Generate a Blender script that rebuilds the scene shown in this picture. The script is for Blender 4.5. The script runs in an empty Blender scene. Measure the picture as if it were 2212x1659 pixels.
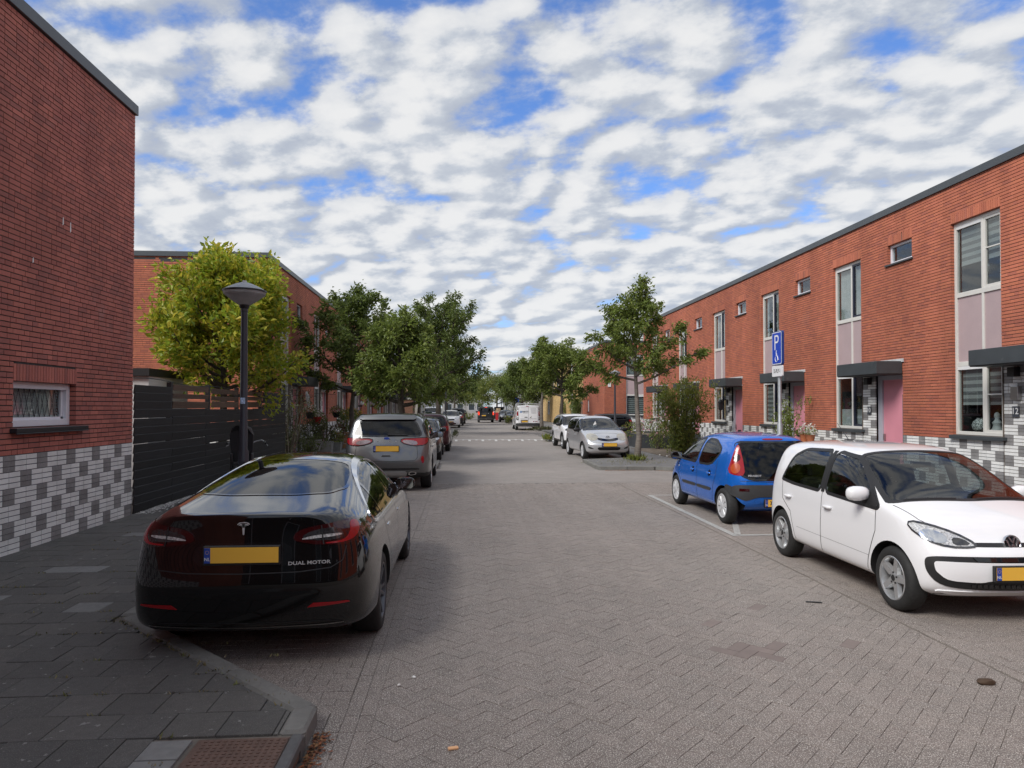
import bpy, bmesh, math, random
import numpy as np
from mathutils import Vector, Matrix
from mathutils.bvhtree import BVHTree
from mathutils.geometry import delaunay_2d_cdt

# ---------------------------------------------------------------- camera, sky, sun, exposure
scene = bpy.context.scene
COL = scene.collection
CAM_H = 1.84
cam_data = bpy.data.cameras.new('camera')
cam_data.sensor_width = 36.0
cam_data.lens = 36.0 * 1520.0 / 2212.0
cam_data.shift_y = 24.0 / 2212.0
cam_data.clip_end = 3000.0
cam = bpy.data.objects.new('camera', cam_data)
COL.objects.link(cam)
cam.location = (0, 0, CAM_H)
cam.rotation_euler = (math.radians(91.0), 0, math.radians(-3.99))
scene.camera = cam

SUN_EL, SUN_AZ = math.radians(43), math.radians(232)   # azimuth clockwise from +Y
sun_dir = Vector((math.sin(SUN_AZ) * math.cos(SUN_EL), math.cos(SUN_AZ) * math.cos(SUN_EL), math.sin(SUN_EL)))
sun_data = bpy.data.lights.new('sun', 'SUN')
sun_data.energy = 1.4
sun_data.angle = math.radians(24)
sun_data.color = (1.0, 0.965, 0.91)
sun = bpy.data.objects.new('sun', sun_data)
COL.objects.link(sun)
sun.rotation_euler = (-sun_dir).to_track_quat('-Z', 'Y').to_euler()

scene.view_settings.view_transform = 'Standard'
scene.view_settings.look = 'None'
scene.view_settings.exposure = 1.2
scene.view_settings.gamma = 1.0
scene.view_settings.use_curve_mapping = False
scene.render.engine = 'CYCLES'
scene.cycles.use_denoising = True
scene.cycles.max_bounces = 7
scene.cycles.transparent_max_bounces = 16
scene.cycles.caustics_reflective = False
scene.cycles.caustics_refractive = False

class NT:
    """tiny node-tree helper"""
    def __init__(s, tree):
        s.t = tree
    def n(s, typ, ins=None, **kw):
        nd = s.t.nodes.new(typ)
        for k, v in kw.items():
            setattr(nd, k, v)
        if ins:
            for k, v in ins.items():
                sk = nd.inputs[k]
                if isinstance(v, bpy.types.NodeSocket):
                    s.t.links.new(v, sk)
                else:
                    sk.default_value = v
        return nd
    def math(s, op, a, b=0.0, clamp=False):
        return s.n('ShaderNodeMath', {0: a, 1: b}, operation=op, use_clamp=clamp).outputs[0]
    def ramp(s, fac, stops, interp='LINEAR'):
        r = s.n('ShaderNodeValToRGB', {0: fac})
        cr = r.color_ramp
        cr.interpolation = interp
        while len(cr.elements) > 1:
            cr.elements.remove(cr.elements[-1])
        cr.elements[0].position = stops[0][0]
        cr.elements[0].color = (*stops[0][1], 1)
        for p, c in stops[1:]:
            e = cr.elements.new(p)
            e.color = (*c, 1)
        return r.outputs[0]
    def rng(s, v, a, b, c=0.0, d=1.0, smooth=True):
        return s.n('ShaderNodeMapRange', {0: v, 1: a, 2: b, 3: c, 4: d}, interpolation_type='SMOOTHSTEP' if smooth else 'LINEAR').outputs[0]
    def noise(s, vec, scale, detail=3.0, rough=0.55, dist=0.0, dims='3D'):
        return s.n('ShaderNodeTexNoise', noise_dimensions=dims, ins={'Vector': vec, 'Scale': scale, 'Detail': detail, 'Roughness': rough, 'Distortion': dist}).outputs[0]
    def mix(s, fac, a, b, blend='MIX'):
        m = s.n('ShaderNodeMix', data_type='RGBA', blend_type=blend)
        for i, v in ((0, fac), (6, a), (7, b)):
            if isinstance(v, bpy.types.NodeSocket):
                s.t.links.new(v, m.inputs[i])
            else:
                m.inputs[i].default_value = v if i == 0 else (*v[:3], 1)
        return m.outputs[2]

world = bpy.data.worlds.new('World')
scene.world = world
world.use_nodes = True
def build_sky():
    t = world.node_tree
    t.nodes.clear()
    k = NT(t)
    tc = k.n('ShaderNodeTexCoord').outputs['Generated']
    sep = k.n('ShaderNodeSeparateXYZ', {0: tc})
    x, y, z = sep.outputs
    sky = k.n('ShaderNodeTexSky', sky_type='NISHITA', sun_disc=False, sun_elevation=SUN_EL, sun_rotation=SUN_AZ,
              altitude=0, air_density=1.0, dust_density=0.6, ozone_density=2.0)
    blue = k.n('ShaderNodeBackground', {'Color': k.mix(0.6, sky.outputs[0], (0.22, 0.50, 1.0), 'MULTIPLY'), 'Strength': 0.088})
    zz = k.math('ADD', k.math('MAXIMUM', z, 0.0), 0.26)
    px = k.math('DIVIDE', x, zz)
    py = k.math('DIVIDE', y, zz)
    # cloud sheet coordinates, slightly sheared so that the banks run obliquely
    cx = k.math('ADD', k.math('MULTIPLY', px, 0.86), k.math('MULTIPLY', py, -0.10))
    cy = k.math('ADD', k.math('MULTIPLY', py, 1.0), k.math('MULTIPLY', px, 0.26))
    pv = k.n('ShaderNodeCombineXYZ', {0: k.math('ADD', cx, 3.1), 1: k.math('ADD', cy, 7.7), 2: 0.0}).outputs[0]
    pv2 = k.n('ShaderNodeVectorMath', {0: pv, 1: (-0.034, -0.053, 0.0)}, operation='ADD').outputs[0]
    def density(v):
        big = k.noise(v, 2.0, 2.0, 0.5, 0.0, '2D')
        mid = k.n('ShaderNodeTexVoronoi', {'Vector': k.n('ShaderNodeVectorMath', {0: v, 1: k.n('ShaderNodeVectorMath', {0: k.n('ShaderNodeTexNoise', {'Vector': v, 'Scale': 4.0, 'Detail': 3.0}, noise_dimensions='2D').outputs[1], 3: 0.16}, operation='SCALE').outputs[0]}, operation='ADD').outputs[0], 'Scale': 8.6, 'Smoothness': 0.9}, feature='SMOOTH_F1', voronoi_dimensions='2D').outputs['Distance']
        mid = k.rng(mid, 0.72, 0.08, 0.18, 0.82, False)
        sml = k.noise(v, 13.0, 5.0, 0.58, 0.0, '2D')
        return k.math('ADD', k.math('MULTIPLY', big, 0.25), k.math('ADD', k.math('MULTIPLY', mid, 0.40), k.math('MULTIPLY', sml, 0.35)))
    d1, d2 = density(pv), density(pv2)
    # gaps open overhead, the sheet closes towards the horizon; a clear strip right above the horizon
    th = k.rng(z, 0.10, 0.46, 0.345, 0.435, False)
    th = k.math('ADD', th, k.rng(z, 0.01, 0.085, 0.14, 0.0))
    m = k.math('SUBTRACT', d1, th)
    cov = k.rng(m, -0.11, 0.07)
    thick = k.rng(m, -0.02, 0.22)
    lit = k.rng(k.math('SUBTRACT', d1, d2), -0.14, 0.12)
    sh = k.math('ADD', k.math('MULTIPLY', lit, 0.60), k.math('MULTIPLY', thick, 0.34))
    ccol = k.ramp(sh, [(0.08, (0.50, 0.545, 0.63)), (0.38, (0.62, 0.66, 0.72)), (0.62, (0.76, 0.78, 0.81)), (0.95, (0.91, 0.91, 0.905))])
    cl = k.n('ShaderNodeBackground', {'Color': ccol, 'Strength': 0.415})
    mx = k.n('ShaderNodeMixShader', {0: k.math('MULTIPLY', cov, 0.97), 1: blue.outputs[0], 2: cl.outputs[0]})
    k.n('ShaderNodeOutputWorld', {0: mx.outputs[0]})
build_sky()

# ---------------------------------------------------------------- helpers
def proj(p):
    """pixel in a 2212x1659 frame and depth of a world point, used only to rank pieces by how large they show"""
    yaw, pit = math.radians(3.99), math.radians(1.0)
    dx, dy, dz = p[0], p[1], p[2] - CAM_H
    fx, fy, fz = math.sin(yaw) * math.cos(pit), math.cos(yaw) * math.cos(pit), math.sin(pit)
    zc = dx * fx + dy * fy + dz * fz
    if zc < 0.1:
        return None
    xr = dx * math.cos(yaw) - dy * math.sin(yaw)
    ux, uy, uz = -math.sin(yaw) * math.sin(pit), -math.cos(yaw) * math.sin(pit), math.cos(pit)
    yr = dx * ux + dy * uy + dz * uz
    return 1106 + 1520 * xr / zc, 853.5 - 1520 * yr / zc, zc
def shows(p, mg=20):
    q = proj(p)
    return q is not None and -mg < q[0] < 2212 + mg and -mg < q[1] < 1659 + mg

MATS = {}
def mat(name, col=(.5, .5, .5), rough=.6, metal=0., var=0., noise=None, bump=None, coat=0., spec=.5, pal=None,
        stain=None, speck=None, trans=0., grain=None, inner=None, emit=None):
    """procedural principled material; colours are albedo, all textures use world position"""
    if name in MATS:
        return MATS[name]
    m = bpy.data.materials.new(name)
    MATS[name] = m
    m.use_nodes = True
    t = m.node_tree
    k = NT(t)
    b = t.nodes['Principled BSDF']
    out = t.nodes['Material Output']
    geo = k.n('ShaderNodeNewGeometry')
    pos = geo.outputs['Position']
    rnd = None
    if var or pal:
        oi = k.n('ShaderNodeObjectInfo')
        rnd = k.math('FRACT', k.math('ADD', geo.outputs['Random Per Island'], oi.outputs['Random']))
    c = None
    if pal:
        c = k.ramp(rnd, [(i / len(pal), p) for i, p in enumerate(pal)], 'CONSTANT')
    fac = None
    if var:
        r2 = k.math('FRACT', k.math('MULTIPLY', rnd, 7.31))
        fac = k.math('ADD', k.math('MULTIPLY', r2, 2 * var), 1 - var)
    if noise:
        for sc, am in (noise if isinstance(noise, list) else [noise]):
            nz = k.rng(k.noise(pos, sc, 4.0), .3, .7, 1 - am, 1 + am, False)
            fac = nz if fac is None else k.math('MULTIPLY', fac, nz)
    if grain:       # stretched grain: (vector scale, amount)
        mp = k.n('ShaderNodeVectorMath', {0: pos, 1: grain[0]}, operation='MULTIPLY').outputs[0]
        nz = k.rng(k.noise(mp, 1.0, 5.0), .3, .7, 1 - grain[1], 1 + grain[1], False)
        fac = nz if fac is None else k.math('MULTIPLY', fac, nz)
    base = c if c is not None else k.n('ShaderNodeRGB').outputs[0]
    if c is None:
        base.default_value = (*col, 1)
    if fac is not None:
        base = k.n('ShaderNodeVectorMath', {0: base, 3: fac}, operation='SCALE').outputs[0]
    for sp in ([speck] if isinstance(speck, tuple) else speck or []):       # (scale, lo, hi, colour, amount)
        v = k.rng(k.noise(pos, sp[0], 1.5, .5), sp[1], sp[2])
        base = k.mix(k.math('MULTIPLY', v, sp[4]), base, sp[3])
    for st in ([stain] if isinstance(stain, tuple) else stain or []):       # (scale, lo, hi, colour, amount)
        v = k.rng(k.noise(pos, st[0], 5.0, .62), st[1], st[2])
        base = k.mix(k.math('MULTIPLY', v, st[4]), base, st[3])
    if inner:       # lining colour on the inner side of a shell
        base = k.mix(geo.outputs['Backfacing'], base, inner)
    t.links.new(base, b.inputs['Base Color'])
    b.inputs['Roughness'].default_value = rough
    b.inputs['Metallic'].default_value = metal
    b.inputs['Specular IOR Level'].default_value = spec
    if coat:
        b.inputs['Coat Weight'].default_value = coat
        b.inputs['Coat Roughness'].default_value = 0.02
    if bump:
        nz = k.noise(pos, bump[0], 4.0)
        bp = k.n('ShaderNodeBump', {'Strength': bump[1], 'Distance': bump[2] if len(bump) > 2 else .01, 'Height': nz})
        t.links.new(bp.outputs[0], b.inputs['Normal'])
    if emit:
        b.inputs['Emission Color'].default_value = (*emit[0], 1)
        b.inputs['Emission Strength'].default_value = emit[1]
    if trans:       # leaf-like: a share of light passes through
        tr = k.n('ShaderNodeBsdfTranslucent', {'Color': base})
        mx = k.n('ShaderNodeMixShader', {0: trans, 1: b.outputs[0], 2: tr.outputs[0]})
        t.links.new(mx.outputs[0], out.inputs[0])
    return m

def glass(name, tint, refl=1.0, rough=0.0, ior=1.5):
    """thin tinted pane: what is not reflected passes through darkened"""
    if name in MATS:
        return MATS[name]
    m = bpy.data.materials.new(name)
    MATS[name] = m
    m.use_nodes = True
    t = m.node_tree
    t.nodes.clear()
    k = NT(t)
    geo = k.n('ShaderNodeNewGeometry')
    fr = k.n('ShaderNodeFresnel', {'IOR': k.rng(geo.outputs['Backfacing'], 0., 1., ior, 1 / ior, False)})      # same reflectance from both sides
    f = k.math('MULTIPLY', fr.outputs[0], refl, True)
    tr = k.n('ShaderNodeBsdfTransparent', {'Color': (*tint, 1)})
    gl = k.n('ShaderNodeBsdfGlossy', {'Color': (1, 1, 1, 1), 'Roughness': rough})
    mx = k.n('ShaderNodeMixShader', {0: f, 1: tr.outputs[0], 2: gl.outputs[0]})
    k.n('ShaderNodeOutputMaterial', {0: mx.outputs[0]})
    return m

def link(o, parent=None, W=False):
    COL.objects.link(o)
    if parent is not None:
        o.parent = parent
        if W:
            L = Vector(parent.location)
            if parent.parent is not None:
                L = L + parent.parent.location
            o.location = -L
    return o
def tag(o, label=None, cat=None, group=None, kind=None):
    if label: o['label'] = label
    if cat: o['category'] = cat
    if group: o['group'] = group
    if kind: o['kind'] = kind
    return o
def thing(name, label, cat, loc=(0, 0, 0), rz=0., group=None):
    o = bpy.data.objects.new(name, None)
    o.empty_display_size = .2
    COL.objects.link(o)
    o.location = loc
    o.rotation_euler = (0, 0, rz)
    return tag(o, label, cat, group)
def meshobj(name, me, parent=None, W=False, loc=None, rot=None, scale=None):
    o = bpy.data.objects.new(name, me)
    link(o, parent, W)
    if loc is not None: o.location = loc
    if rot is not None: o.rotation_euler = rot
    if scale is not None: o.scale = scale
    return o
def copy_tree(o, parent=None):
    c = o.copy()
    COL.objects.link(c)
    c.parent = parent
    for ch in list(o.children):
        copy_tree(ch, c)
    return c

class MB:
    """collects simple shapes into one mesh"""
    def __init__(s):
        s.v, s.f, s.m = [], [], []
    def add(s, vs, fs, mi=0):
        o = len(s.v)
        s.v += [tuple(p) for p in vs]
        s.f += [tuple(i + o for i in f) for f in fs]
        s.m += [mi] * len(fs)
        return s
    def box(s, x0, x1, y0, y1, z0, z1, mi=0, M=None):
        vs = [(x, y, z) for z in (z0, z1) for y in (y0, y1) for x in (x0, x1)]
        if M is not None:
            vs = [M @ Vector(p) for p in vs]
        return s.add(vs, [(0, 2, 3, 1), (4, 5, 7, 6), (0, 1, 5, 4), (2, 6, 7, 3), (0, 4, 6, 2), (1, 3, 7, 5)], mi)
    def cbox(s, x0, x1, y0, y1, z0, z1, c=.01, mi=0, M=None):
        """box with chamfered edges on top and sides"""
        a = [(x0 + c, y0), (x1 - c, y0), (x1, y0 + c), (x1, y1 - c), (x1 - c, y1), (x0 + c, y1), (x0, y1 - c), (x0, y0 + c)]
        i_ = [(x0 + c * 2, y0 + c), (x1 - c * 2, y0 + c), (x1 - c, y0 + c * 2), (x1 - c, y1 - c * 2), (x1 - c * 2, y1 - c), (x0 + c * 2, y1 - c), (x0 + c, y1 - c * 2), (x0 + c, y0 + c * 2)]
        vs = [(*p, z0) for p in a] + [(*p, z1 - c) for p in a] + [(*p, z1) for p in i_]
        fs = [tuple(range(7, -1, -1))]
        for q in (0, 8):
            fs += [(q + i, q + (i + 1) % 8, q + 8 + (i + 1) % 8, q + 8 + i) for i in range(8)]
        fs.append(tuple(range(16, 24)))
        if M is not None:
            vs = [M @ Vector(p) for p in vs]
        return s.add(vs, fs, mi)
    def prism(s, poly, fn, a, b, mi=0, cap=True):
        """poly in 2D extruded between a and b, fn(u, v, w) -> xyz"""
        n = len(poly)
        vs = [fn(u, v, a) for u, v in poly] + [fn(u, v, b) for u, v in poly]
        fs = [(i, (i + 1) % n, n + (i + 1) % n, n + i) for i in range(n)]
        if cap:
            fs += [tuple(range(n - 1, -1, -1)), tuple(range(n, 2 * n))]
        return s.add(vs, fs, mi)
    def tube(s, pts, rad, n=8, mi=0, cap=True):
        pts = [Vector(p) for p in pts]
        if not hasattr(rad, '__len__'):
            rad = [rad] * len(pts)
        vs, prev = [], None
        for i, p in enumerate(pts):
            d = (pts[min(i + 1, len(pts) - 1)] - pts[max(i - 1, 0)]).normalized()
            if prev is None:
                a = d.cross(Vector((0, 0, 1)) if abs(d.z) < .9 else Vector((1, 0, 0))).normalized()
            else:
                a = (prev - d * prev.dot(d)).normalized()
            prev = a
            b = d.cross(a)
            vs += [p + (a * math.cos(6.28319 * j / n) + b * math.sin(6.28319 * j / n)) * rad[i] for j in range(n)]
        fs = [(i * n + j, i * n + (j + 1) % n, (i + 1) * n + (j + 1) % n, (i + 1) * n + j) for i in range(len(pts) - 1) for j in range(n)]
        if cap:
            fs += [tuple(range(n - 1, -1, -1)), tuple(range((len(pts) - 1) * n, len(pts) * n))]
        return s.add(vs, fs, mi)
    def lathe(s, prof, n=24, M=None, mi=0):
        vs = [(r * math.cos(6.28319 * j / n), r * math.sin(6.28319 * j / n), z) for r, z in prof for j in range(n)]
        if M is not None:
            vs = [M @ Vector(p) for p in vs]
        fs = [(i * n + j, i * n + (j + 1) % n, (i + 1) * n + (j + 1) % n, (i + 1) * n + j) for i in range(len(prof) - 1) for j in range(n)]
        return s.add(vs, fs, mi)
    def mesh(s, name, mats, smooth=None):
        me = bpy.data.meshes.new(name)
        me.from_pydata(s.v, [], s.f)
        for m in (mats if isinstance(mats, (list, tuple)) else [mats]):
            me.materials.append(m)
        if any(s.m):
            me.polygons.foreach_set('material_index', s.m)
        if smooth is not None:
            me.shade_smooth()
            if smooth < 180:
                me.set_sharp_from_angle(angle=math.radians(smooth))
        return me
    def build(s, name, mats, parent=None, W=False, smooth=None, bevel=0.):
        o = meshobj(name, s.mesh(name, mats, smooth), parent, W)
        if bevel:
            b = o.modifiers.new('bevel', 'BEVEL')
            b.width = bevel
            b.segments = 2
            b.limit_method = 'ANGLE'
            b.harden_normals = False
        return o

_txt = {}
def text_mesh(s, size, depth=.002, bold=0.0):
    key = (s, size, depth, bold)
    if key not in _txt:
        cu = bpy.data.curves.new('lettering', 'FONT')
        cu.body = s
        cu.size = size
        cu.extrude = depth
        cu.offset = bold
        cu.align_x = 'CENTER'
        cu.align_y = 'CENTER'
        cu.resolution_u = 3
        ob = bpy.data.objects.new('lettering', cu)
        COL.objects.link(ob)
        dg = bpy.context.evaluated_depsgraph_get()
        me = bpy.data.meshes.new_from_object(ob.evaluated_get(dg))
        bpy.data.objects.remove(ob)
        _txt[key] = me
    return _txt[key]
def lettering(s, size, material, parent, M, name='lettering', sx=1.0, bold=0.0, depth=.002):
    me = text_mesh(s, size, depth, bold).copy()
    me.materials.clear()
    me.materials.append(material)
    o = meshobj(name, me, parent)
    o.matrix_local = M @ Matrix.Diagonal((sx, 1, 1, 1))
    return o
def frame(right, up, out, org):
    """matrix whose x, y, z axes are right, up, out"""
    m = Matrix((right, up, out)).transposed().to_4x4()
    m.translation = Vector(org)
    return m

def piece_pick(centers, sizes, limit=300):
    """indices of the pieces that show largest in the picture, largest first"""
    sc = []
    for i, (c, sz) in enumerate(zip(centers, sizes)):
        q = proj(c)
        if q and -30 < q[0] < 2242 and -30 < q[1] < 1689:
            sc.append((sz / q[2], i))
    sc.sort(reverse=True)
    return [i for _, i in sc[:limit]]
# ---------------------------------------------------------------- materials
random.seed(7)
m_redbrick = mat('red brick', pal=[(.475, .150, .085), (.455, .142, .080), (.495, .158, .090), (.435, .133, .078), (.465, .146, .086), (.475, .152, .083), (.385, .122, .078)], rough=.85, var=.06,
                 noise=[(.32, .14), (1.4, .08), (60., .08)], grain=((1.6, 1.6, .16), .13), stain=[(.8, .60, .78, (.50, .24, .18), .2), (.5, .58, .75, (.30, .075, .05), .45)], bump=(180., .2, .002))
m_redbrick_shade = mat('shade toned red brick', pal=[(.43, .145, .112), (.40, .133, .104), (.45, .153, .116), (.37, .123, .098), (.42, .140, .11), (.44, .147, .11), (.34, .122, .10)], rough=.85, var=.07, noise=[(.5, .13), (2.2, .08), (50., .10)], grain=((1.6, 1.6, .16), .14), stain=[(1.4, .60, .8, (.46, .30, .27), .4), (.4, .55, .75, (.30, .085, .075), .5)], bump=(180., .2, .002))  # same brick as the terrace, its cooler look in shade put into the palette
m_redbrick_far = None
m_mortar = mat('mortar', (.15, .12, .10), .95, noise=[(8., .25)])
m_white_brick = mat('white glazed brick', (.78, .78, .76), .5, var=.07, noise=[(5., .06), (50., .05)], stain=[(2.2, .54, .75, (.46, .44, .40), .45), (7., .62, .74, (.38, .36, .33), .4)])
m_grey_brick = mat('grey glazed brick', (.245, .238, .235), .55, var=.16, noise=[(6., .12), (40., .12)])
m_base_joint = mat('base joint', (.10, .10, .125), .9, noise=(12., .2))
m_yellow_brick = mat('yellow brick', pal=[(.60, .40, .17), (.55, .36, .15), (.65, .45, .20), (.52, .36, .18)], rough=.85, var=.08, noise=[(1.5, .10)])
m_anthracite = mat('anthracite metal', (.052, .060, .066), .42, noise=(3., .12), stain=(4., .62, .75, (.16, .17, .17), .3))
m_cornice = mat('roof edge metal', (.066, .075, .082), .40, noise=(2., .10))
m_frame = mat('window frame paint', (.66, .645, .60), .45, noise=(6., .04))
m_whiteframe = mat('white frame paint', (.76, .77, .82), .4, noise=(5., .03))
m_sash = mat('dark blue sash paint', (.025, .028, .05), .35)
m_panel = mat('pink spandrel panel', (.44, .335, .34), .5, noise=[(2., .05), (30., .02)])
m_door = mat('pink door paint', (.68, .27, .33), .38, noise=(2., .05))
m_jamb = mat('lilac grey frame paint', (.42, .41, .46), .45, noise=(5., .04))
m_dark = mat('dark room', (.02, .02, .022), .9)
m_zinc = mat('zinc flashing', (.55, .56, .56), .5, .0, noise=(6., .2))
m_curtain = mat('net curtain', (.72, .73, .72), .9, noise=(9., .10), trans=.3)
m_blind = mat('striped blind', (.62, .62, .60), .85, trans=.25)
m_blind_grey = mat('grey blind stripe', (.20, .20, .20), .9)
m_white = mat('white plaster', (.74, .74, .73), .6, noise=(4., .05))
m_black = mat('black plastic', (.012, .012, .013), .45)
m_pane = glass('window pane', (.80, .84, .84), 1.4)
m_roof = mat('bitumen roof', (.06, .06, .06), .95)
SPK = [(150., .56, .63, (.62, .58, .53), .85), (75., .60, .68, (.45, .41, .37), .5), (110., .57, .66, (.06, .053, .048), .7)]
m_stone = mat('paving clinker', pal=[(.190, .161, .143), (.197, .167, .148), (.183, .156, .139), (.203, .171, .151), (.193, .161, .143)], rough=.9, var=.035,
              noise=[(.55, .13), (9., .08)], grain=((2.6, .18, 1.), .10), speck=SPK, bump=(220., .5, .004), stain=[(.9, .56, .75, (.265, .238, .215), .5), (1.7, .62, .8, (.15, .135, .122), .45)])
m_stone_new = mat('smooth paving clinker', (.205, .166, .150), .85, var=.08, noise=[(8., .08), (90., .06)], bump=(150., .2, .003))
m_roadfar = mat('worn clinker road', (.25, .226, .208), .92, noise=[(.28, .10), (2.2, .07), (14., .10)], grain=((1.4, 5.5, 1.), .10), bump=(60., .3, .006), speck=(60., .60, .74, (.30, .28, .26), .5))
m_joint = mat('sand joint', (.15, .130, .110), .95, noise=[(5., .3)], stain=(3., .6, .75, (.18, .165, .14), .6))
m_tile = mat('concrete paving tile', pal=[(.100, .096, .090), (.092, .089, .084), (.107, .102, .095), (.095, .092, .087)], rough=.92, var=.08,
             noise=[(1.2, .10), (22., .10)], speck=[(170., .58, .68, (.24, .23, .21), .5), (120., .60, .70, (.05, .048, .045), .5)], bump=(200., .35, .004), stain=[(13., .655, .675, (.30, .30, .285), .7), (5., .60, .80, (.15, .14, .12), .5)])
m_tile_light = mat('light concrete paver', (.185, .185, .18), .92, var=.08, noise=[(18., .12)], speck=(300., .6, .74, (.34, .34, .32), .5), bump=(200., .4, .004))
m_kerb = mat('concrete kerb', (.165, .162, .15), .92, var=.08, noise=[(3., .16), (30., .10)], speck=(280., .6, .74, (.30, .30, .28), .4), bump=(160., .4, .005), stain=(4., .58, .75, (.09, .085, .07), .6))
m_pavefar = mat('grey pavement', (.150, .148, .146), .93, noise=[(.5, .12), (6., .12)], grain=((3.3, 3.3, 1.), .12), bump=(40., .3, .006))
m_paint = mat('worn road paint', (.46, .46, .44), .85, noise=[(4., .12)], speck=(120., .42, .60, (.17, .16, .15), .75))
m_paint2 = mat('white road paint', (.52, .52, .50), .8, noise=[(5., .1)], stain=(14., .60, .72, (.18, .17, .16), .5))
m_iron = mat('rusty cast iron', (.125, .074, .056), .6, noise=[(9., .18), (60., .2)], bump=(150., .3, .003))
m_soil = mat('garden soil', (.13, .105, .08), .95, noise=[(3., .3), (40., .3)], bump=(30., .6, .02))
m_litter = mat('dry leaf litter', pal=[(.22, .075, .03), (.17, .06, .03), (.27, .14, .06), (.12, .06, .03)], rough=.9, var=.25)
m_moss = mat('joint moss', pal=[(.17, .14, .06), (.12, .13, .045), (.21, .17, .09)], rough=.95, var=.3)
m_gravel = mat('white gravel', pal=[(.52, .51, .49), (.62, .61, .58), (.40, .39, .38)], rough=.85, var=.2)

# ---------------------------------------------------------------- ground, road, pavements
def sheet(name, polys, m, parent=None, kind='structure'):
    b = MB()
    for poly, z in polys:
        b.add([(x, y, z) for x, y in poly], [tuple(range(len(poly)))])
    o = b.build(name, m, parent, W=parent is not None)
    if kind and parent is None:
        o['kind'] = kind
    return o
ground = sheet('ground', [([(-900, -400), (900, -400), (900, 1500), (-900, 1500)], -.06)], mat('far ground', (.10, .10, .085), .95, noise=[(.02, .3)]))
NEAR = 17.0
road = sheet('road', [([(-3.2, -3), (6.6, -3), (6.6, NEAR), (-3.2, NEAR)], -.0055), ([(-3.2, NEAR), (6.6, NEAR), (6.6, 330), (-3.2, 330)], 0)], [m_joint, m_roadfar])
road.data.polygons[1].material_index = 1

def clip_half(poly, p, n):
    out = []
    for i in range(len(poly)):
        a, b = poly[i], poly[(i + 1) % len(poly)]
        da, db = (a[0] - p[0]) * n[0] + (a[1] - p[1]) * n[1], (b[0] - p[0]) * n[0] + (b[1] - p[1]) * n[1]
        if da <= 0: out.append(a)
        if da * db < 0:
            t_ = da / (da - db)
            out.append((a[0] + (b[0] - a[0]) * t_, a[1] + (b[1] - a[1]) * t_))
    return out
def area(p):
    return .5 * abs(sum(p[i][0] * p[(i + 1) % len(p)][1] - p[(i + 1) % len(p)][0] * p[i][1] for i in range(len(p))))
def stones(rects, material_fn, parent, name, limit=300, top=0., joint=.0025, depth=.03):
    """rects: (cx, cy, length, width, angle). The largest in view become objects, the rest one part."""
    mats_ = []
    cen = [(r[0], r[1], top) for r in rects]
    pick = set(piece_pick(cen, [r[2] for r in rects], limit))
    rest = {}
    meshes = {}
    rr = random.Random(3)
    for i, (cx, cy, L, w, a) in enumerate(rects):
        mt = material_fn(cx, cy)
        dz = rr.uniform(-.0015, .0012)
        tx, ty = rr.gauss(0, .004), rr.gauss(0, .004)
        if i in pick:
            key = (round(L, 3), round(w, 3), mt.name)
            if key not in meshes:
                meshes[key] = MB().cbox(-L / 2 + joint / 2, L / 2 - joint / 2, -w / 2 + joint / 2, w / 2 - joint / 2, -depth, 0, .0015).mesh(name, mt)
            o = meshobj(name, meshes[key], parent)
            o.location = (cx, cy, top + dz)
            o.rotation_euler = (tx, ty, a + rr.gauss(0, .004))
        else:
            Mx = Matrix.Translation((cx, cy, top + dz)) @ Matrix.Rotation(a + rr.gauss(0, .004), 4, 'Z') @ Matrix.Rotation(tx, 4, 'X') @ Matrix.Rotation(ty, 4, 'Y')
            vs = [Mx @ Vector((x, y, z)) for z in (-depth, 0) for x, y in ((-L / 2 + joint / 2, -w / 2 + joint / 2), (L / 2 - joint / 2, -w / 2 + joint / 2), (L / 2 - joint / 2, w / 2 - joint / 2), (-L / 2 + joint / 2, w / 2 - joint / 2))]
            rest.setdefault(mt.name, (mt, MB()))[1].add(vs, [(4, 5, 6, 7), (0, 1, 5, 4), (1, 2, 6, 5), (2, 3, 7, 6), (3, 0, 4, 7)])
    for mt, b in rest.values():
        if b.f:
            tag(b.build(name, mt, parent), kind='stuff')

# carriageway: herringbone at 45 degrees; bays: stretcher courses
new_spots = [(2.05, 5.18), (2.3, 5.12), (2.55, 5.16), (2.42, 5.30), (2.2, 5.30), (3.05, 5.24), (2.15, 5.87), (2.75, 6.32)]
def road_mat(x, y):
    return m_stone_new if any(abs(x - a) < .09 and abs(y - b) < .07 for a, b in new_spots) else m_stone
road_edge_l, road_edge_r = -.52, 3.72
L_, w_ = .21, .105
cutstones = []
rects = []
c45 = math.cos(math.pi / 4)
for a in range(-160, 200):
    for b in range(-160, 200):
        s_ = (a - b) % 4
        if s_ == 0:
            px, py, ang = (a + 1) * w_, (b + .5) * w_, 0
        elif s_ == 2:
            px, py, ang = (a + .5) * w_, b * w_, math.pi / 2
        else:
            continue
        X, Y = (px - py) * c45, (px + py) * c45
        if not (road_edge_l - .12 < X < road_edge_r + .12 and 2.6 < Y < NEAR): continue
        if road_edge_l + .12 < X < road_edge_r - .12:
            rects.append((X, Y, L_, w_, ang + math.pi / 4))
        else:
            ca, sa = math.cos(ang + math.pi / 4), math.sin(ang + math.pi / 4)
            q = [(X + u * ca - v * sa, Y + u * sa + v * ca) for u, v in ((-.1035, -.051), (.1035, -.051), (.1035, .051), (-.1035, .051))]
            q = clip_half(clip_half(q, (road_edge_r, 0), (1, 0)), (road_edge_l, 0), (-1, 0))
            if len(q) > 2 and area(q) > .0008: cutstones.append(q)
stones(rects, road_mat, road, 'paving_stone')
cb = MB()
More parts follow.
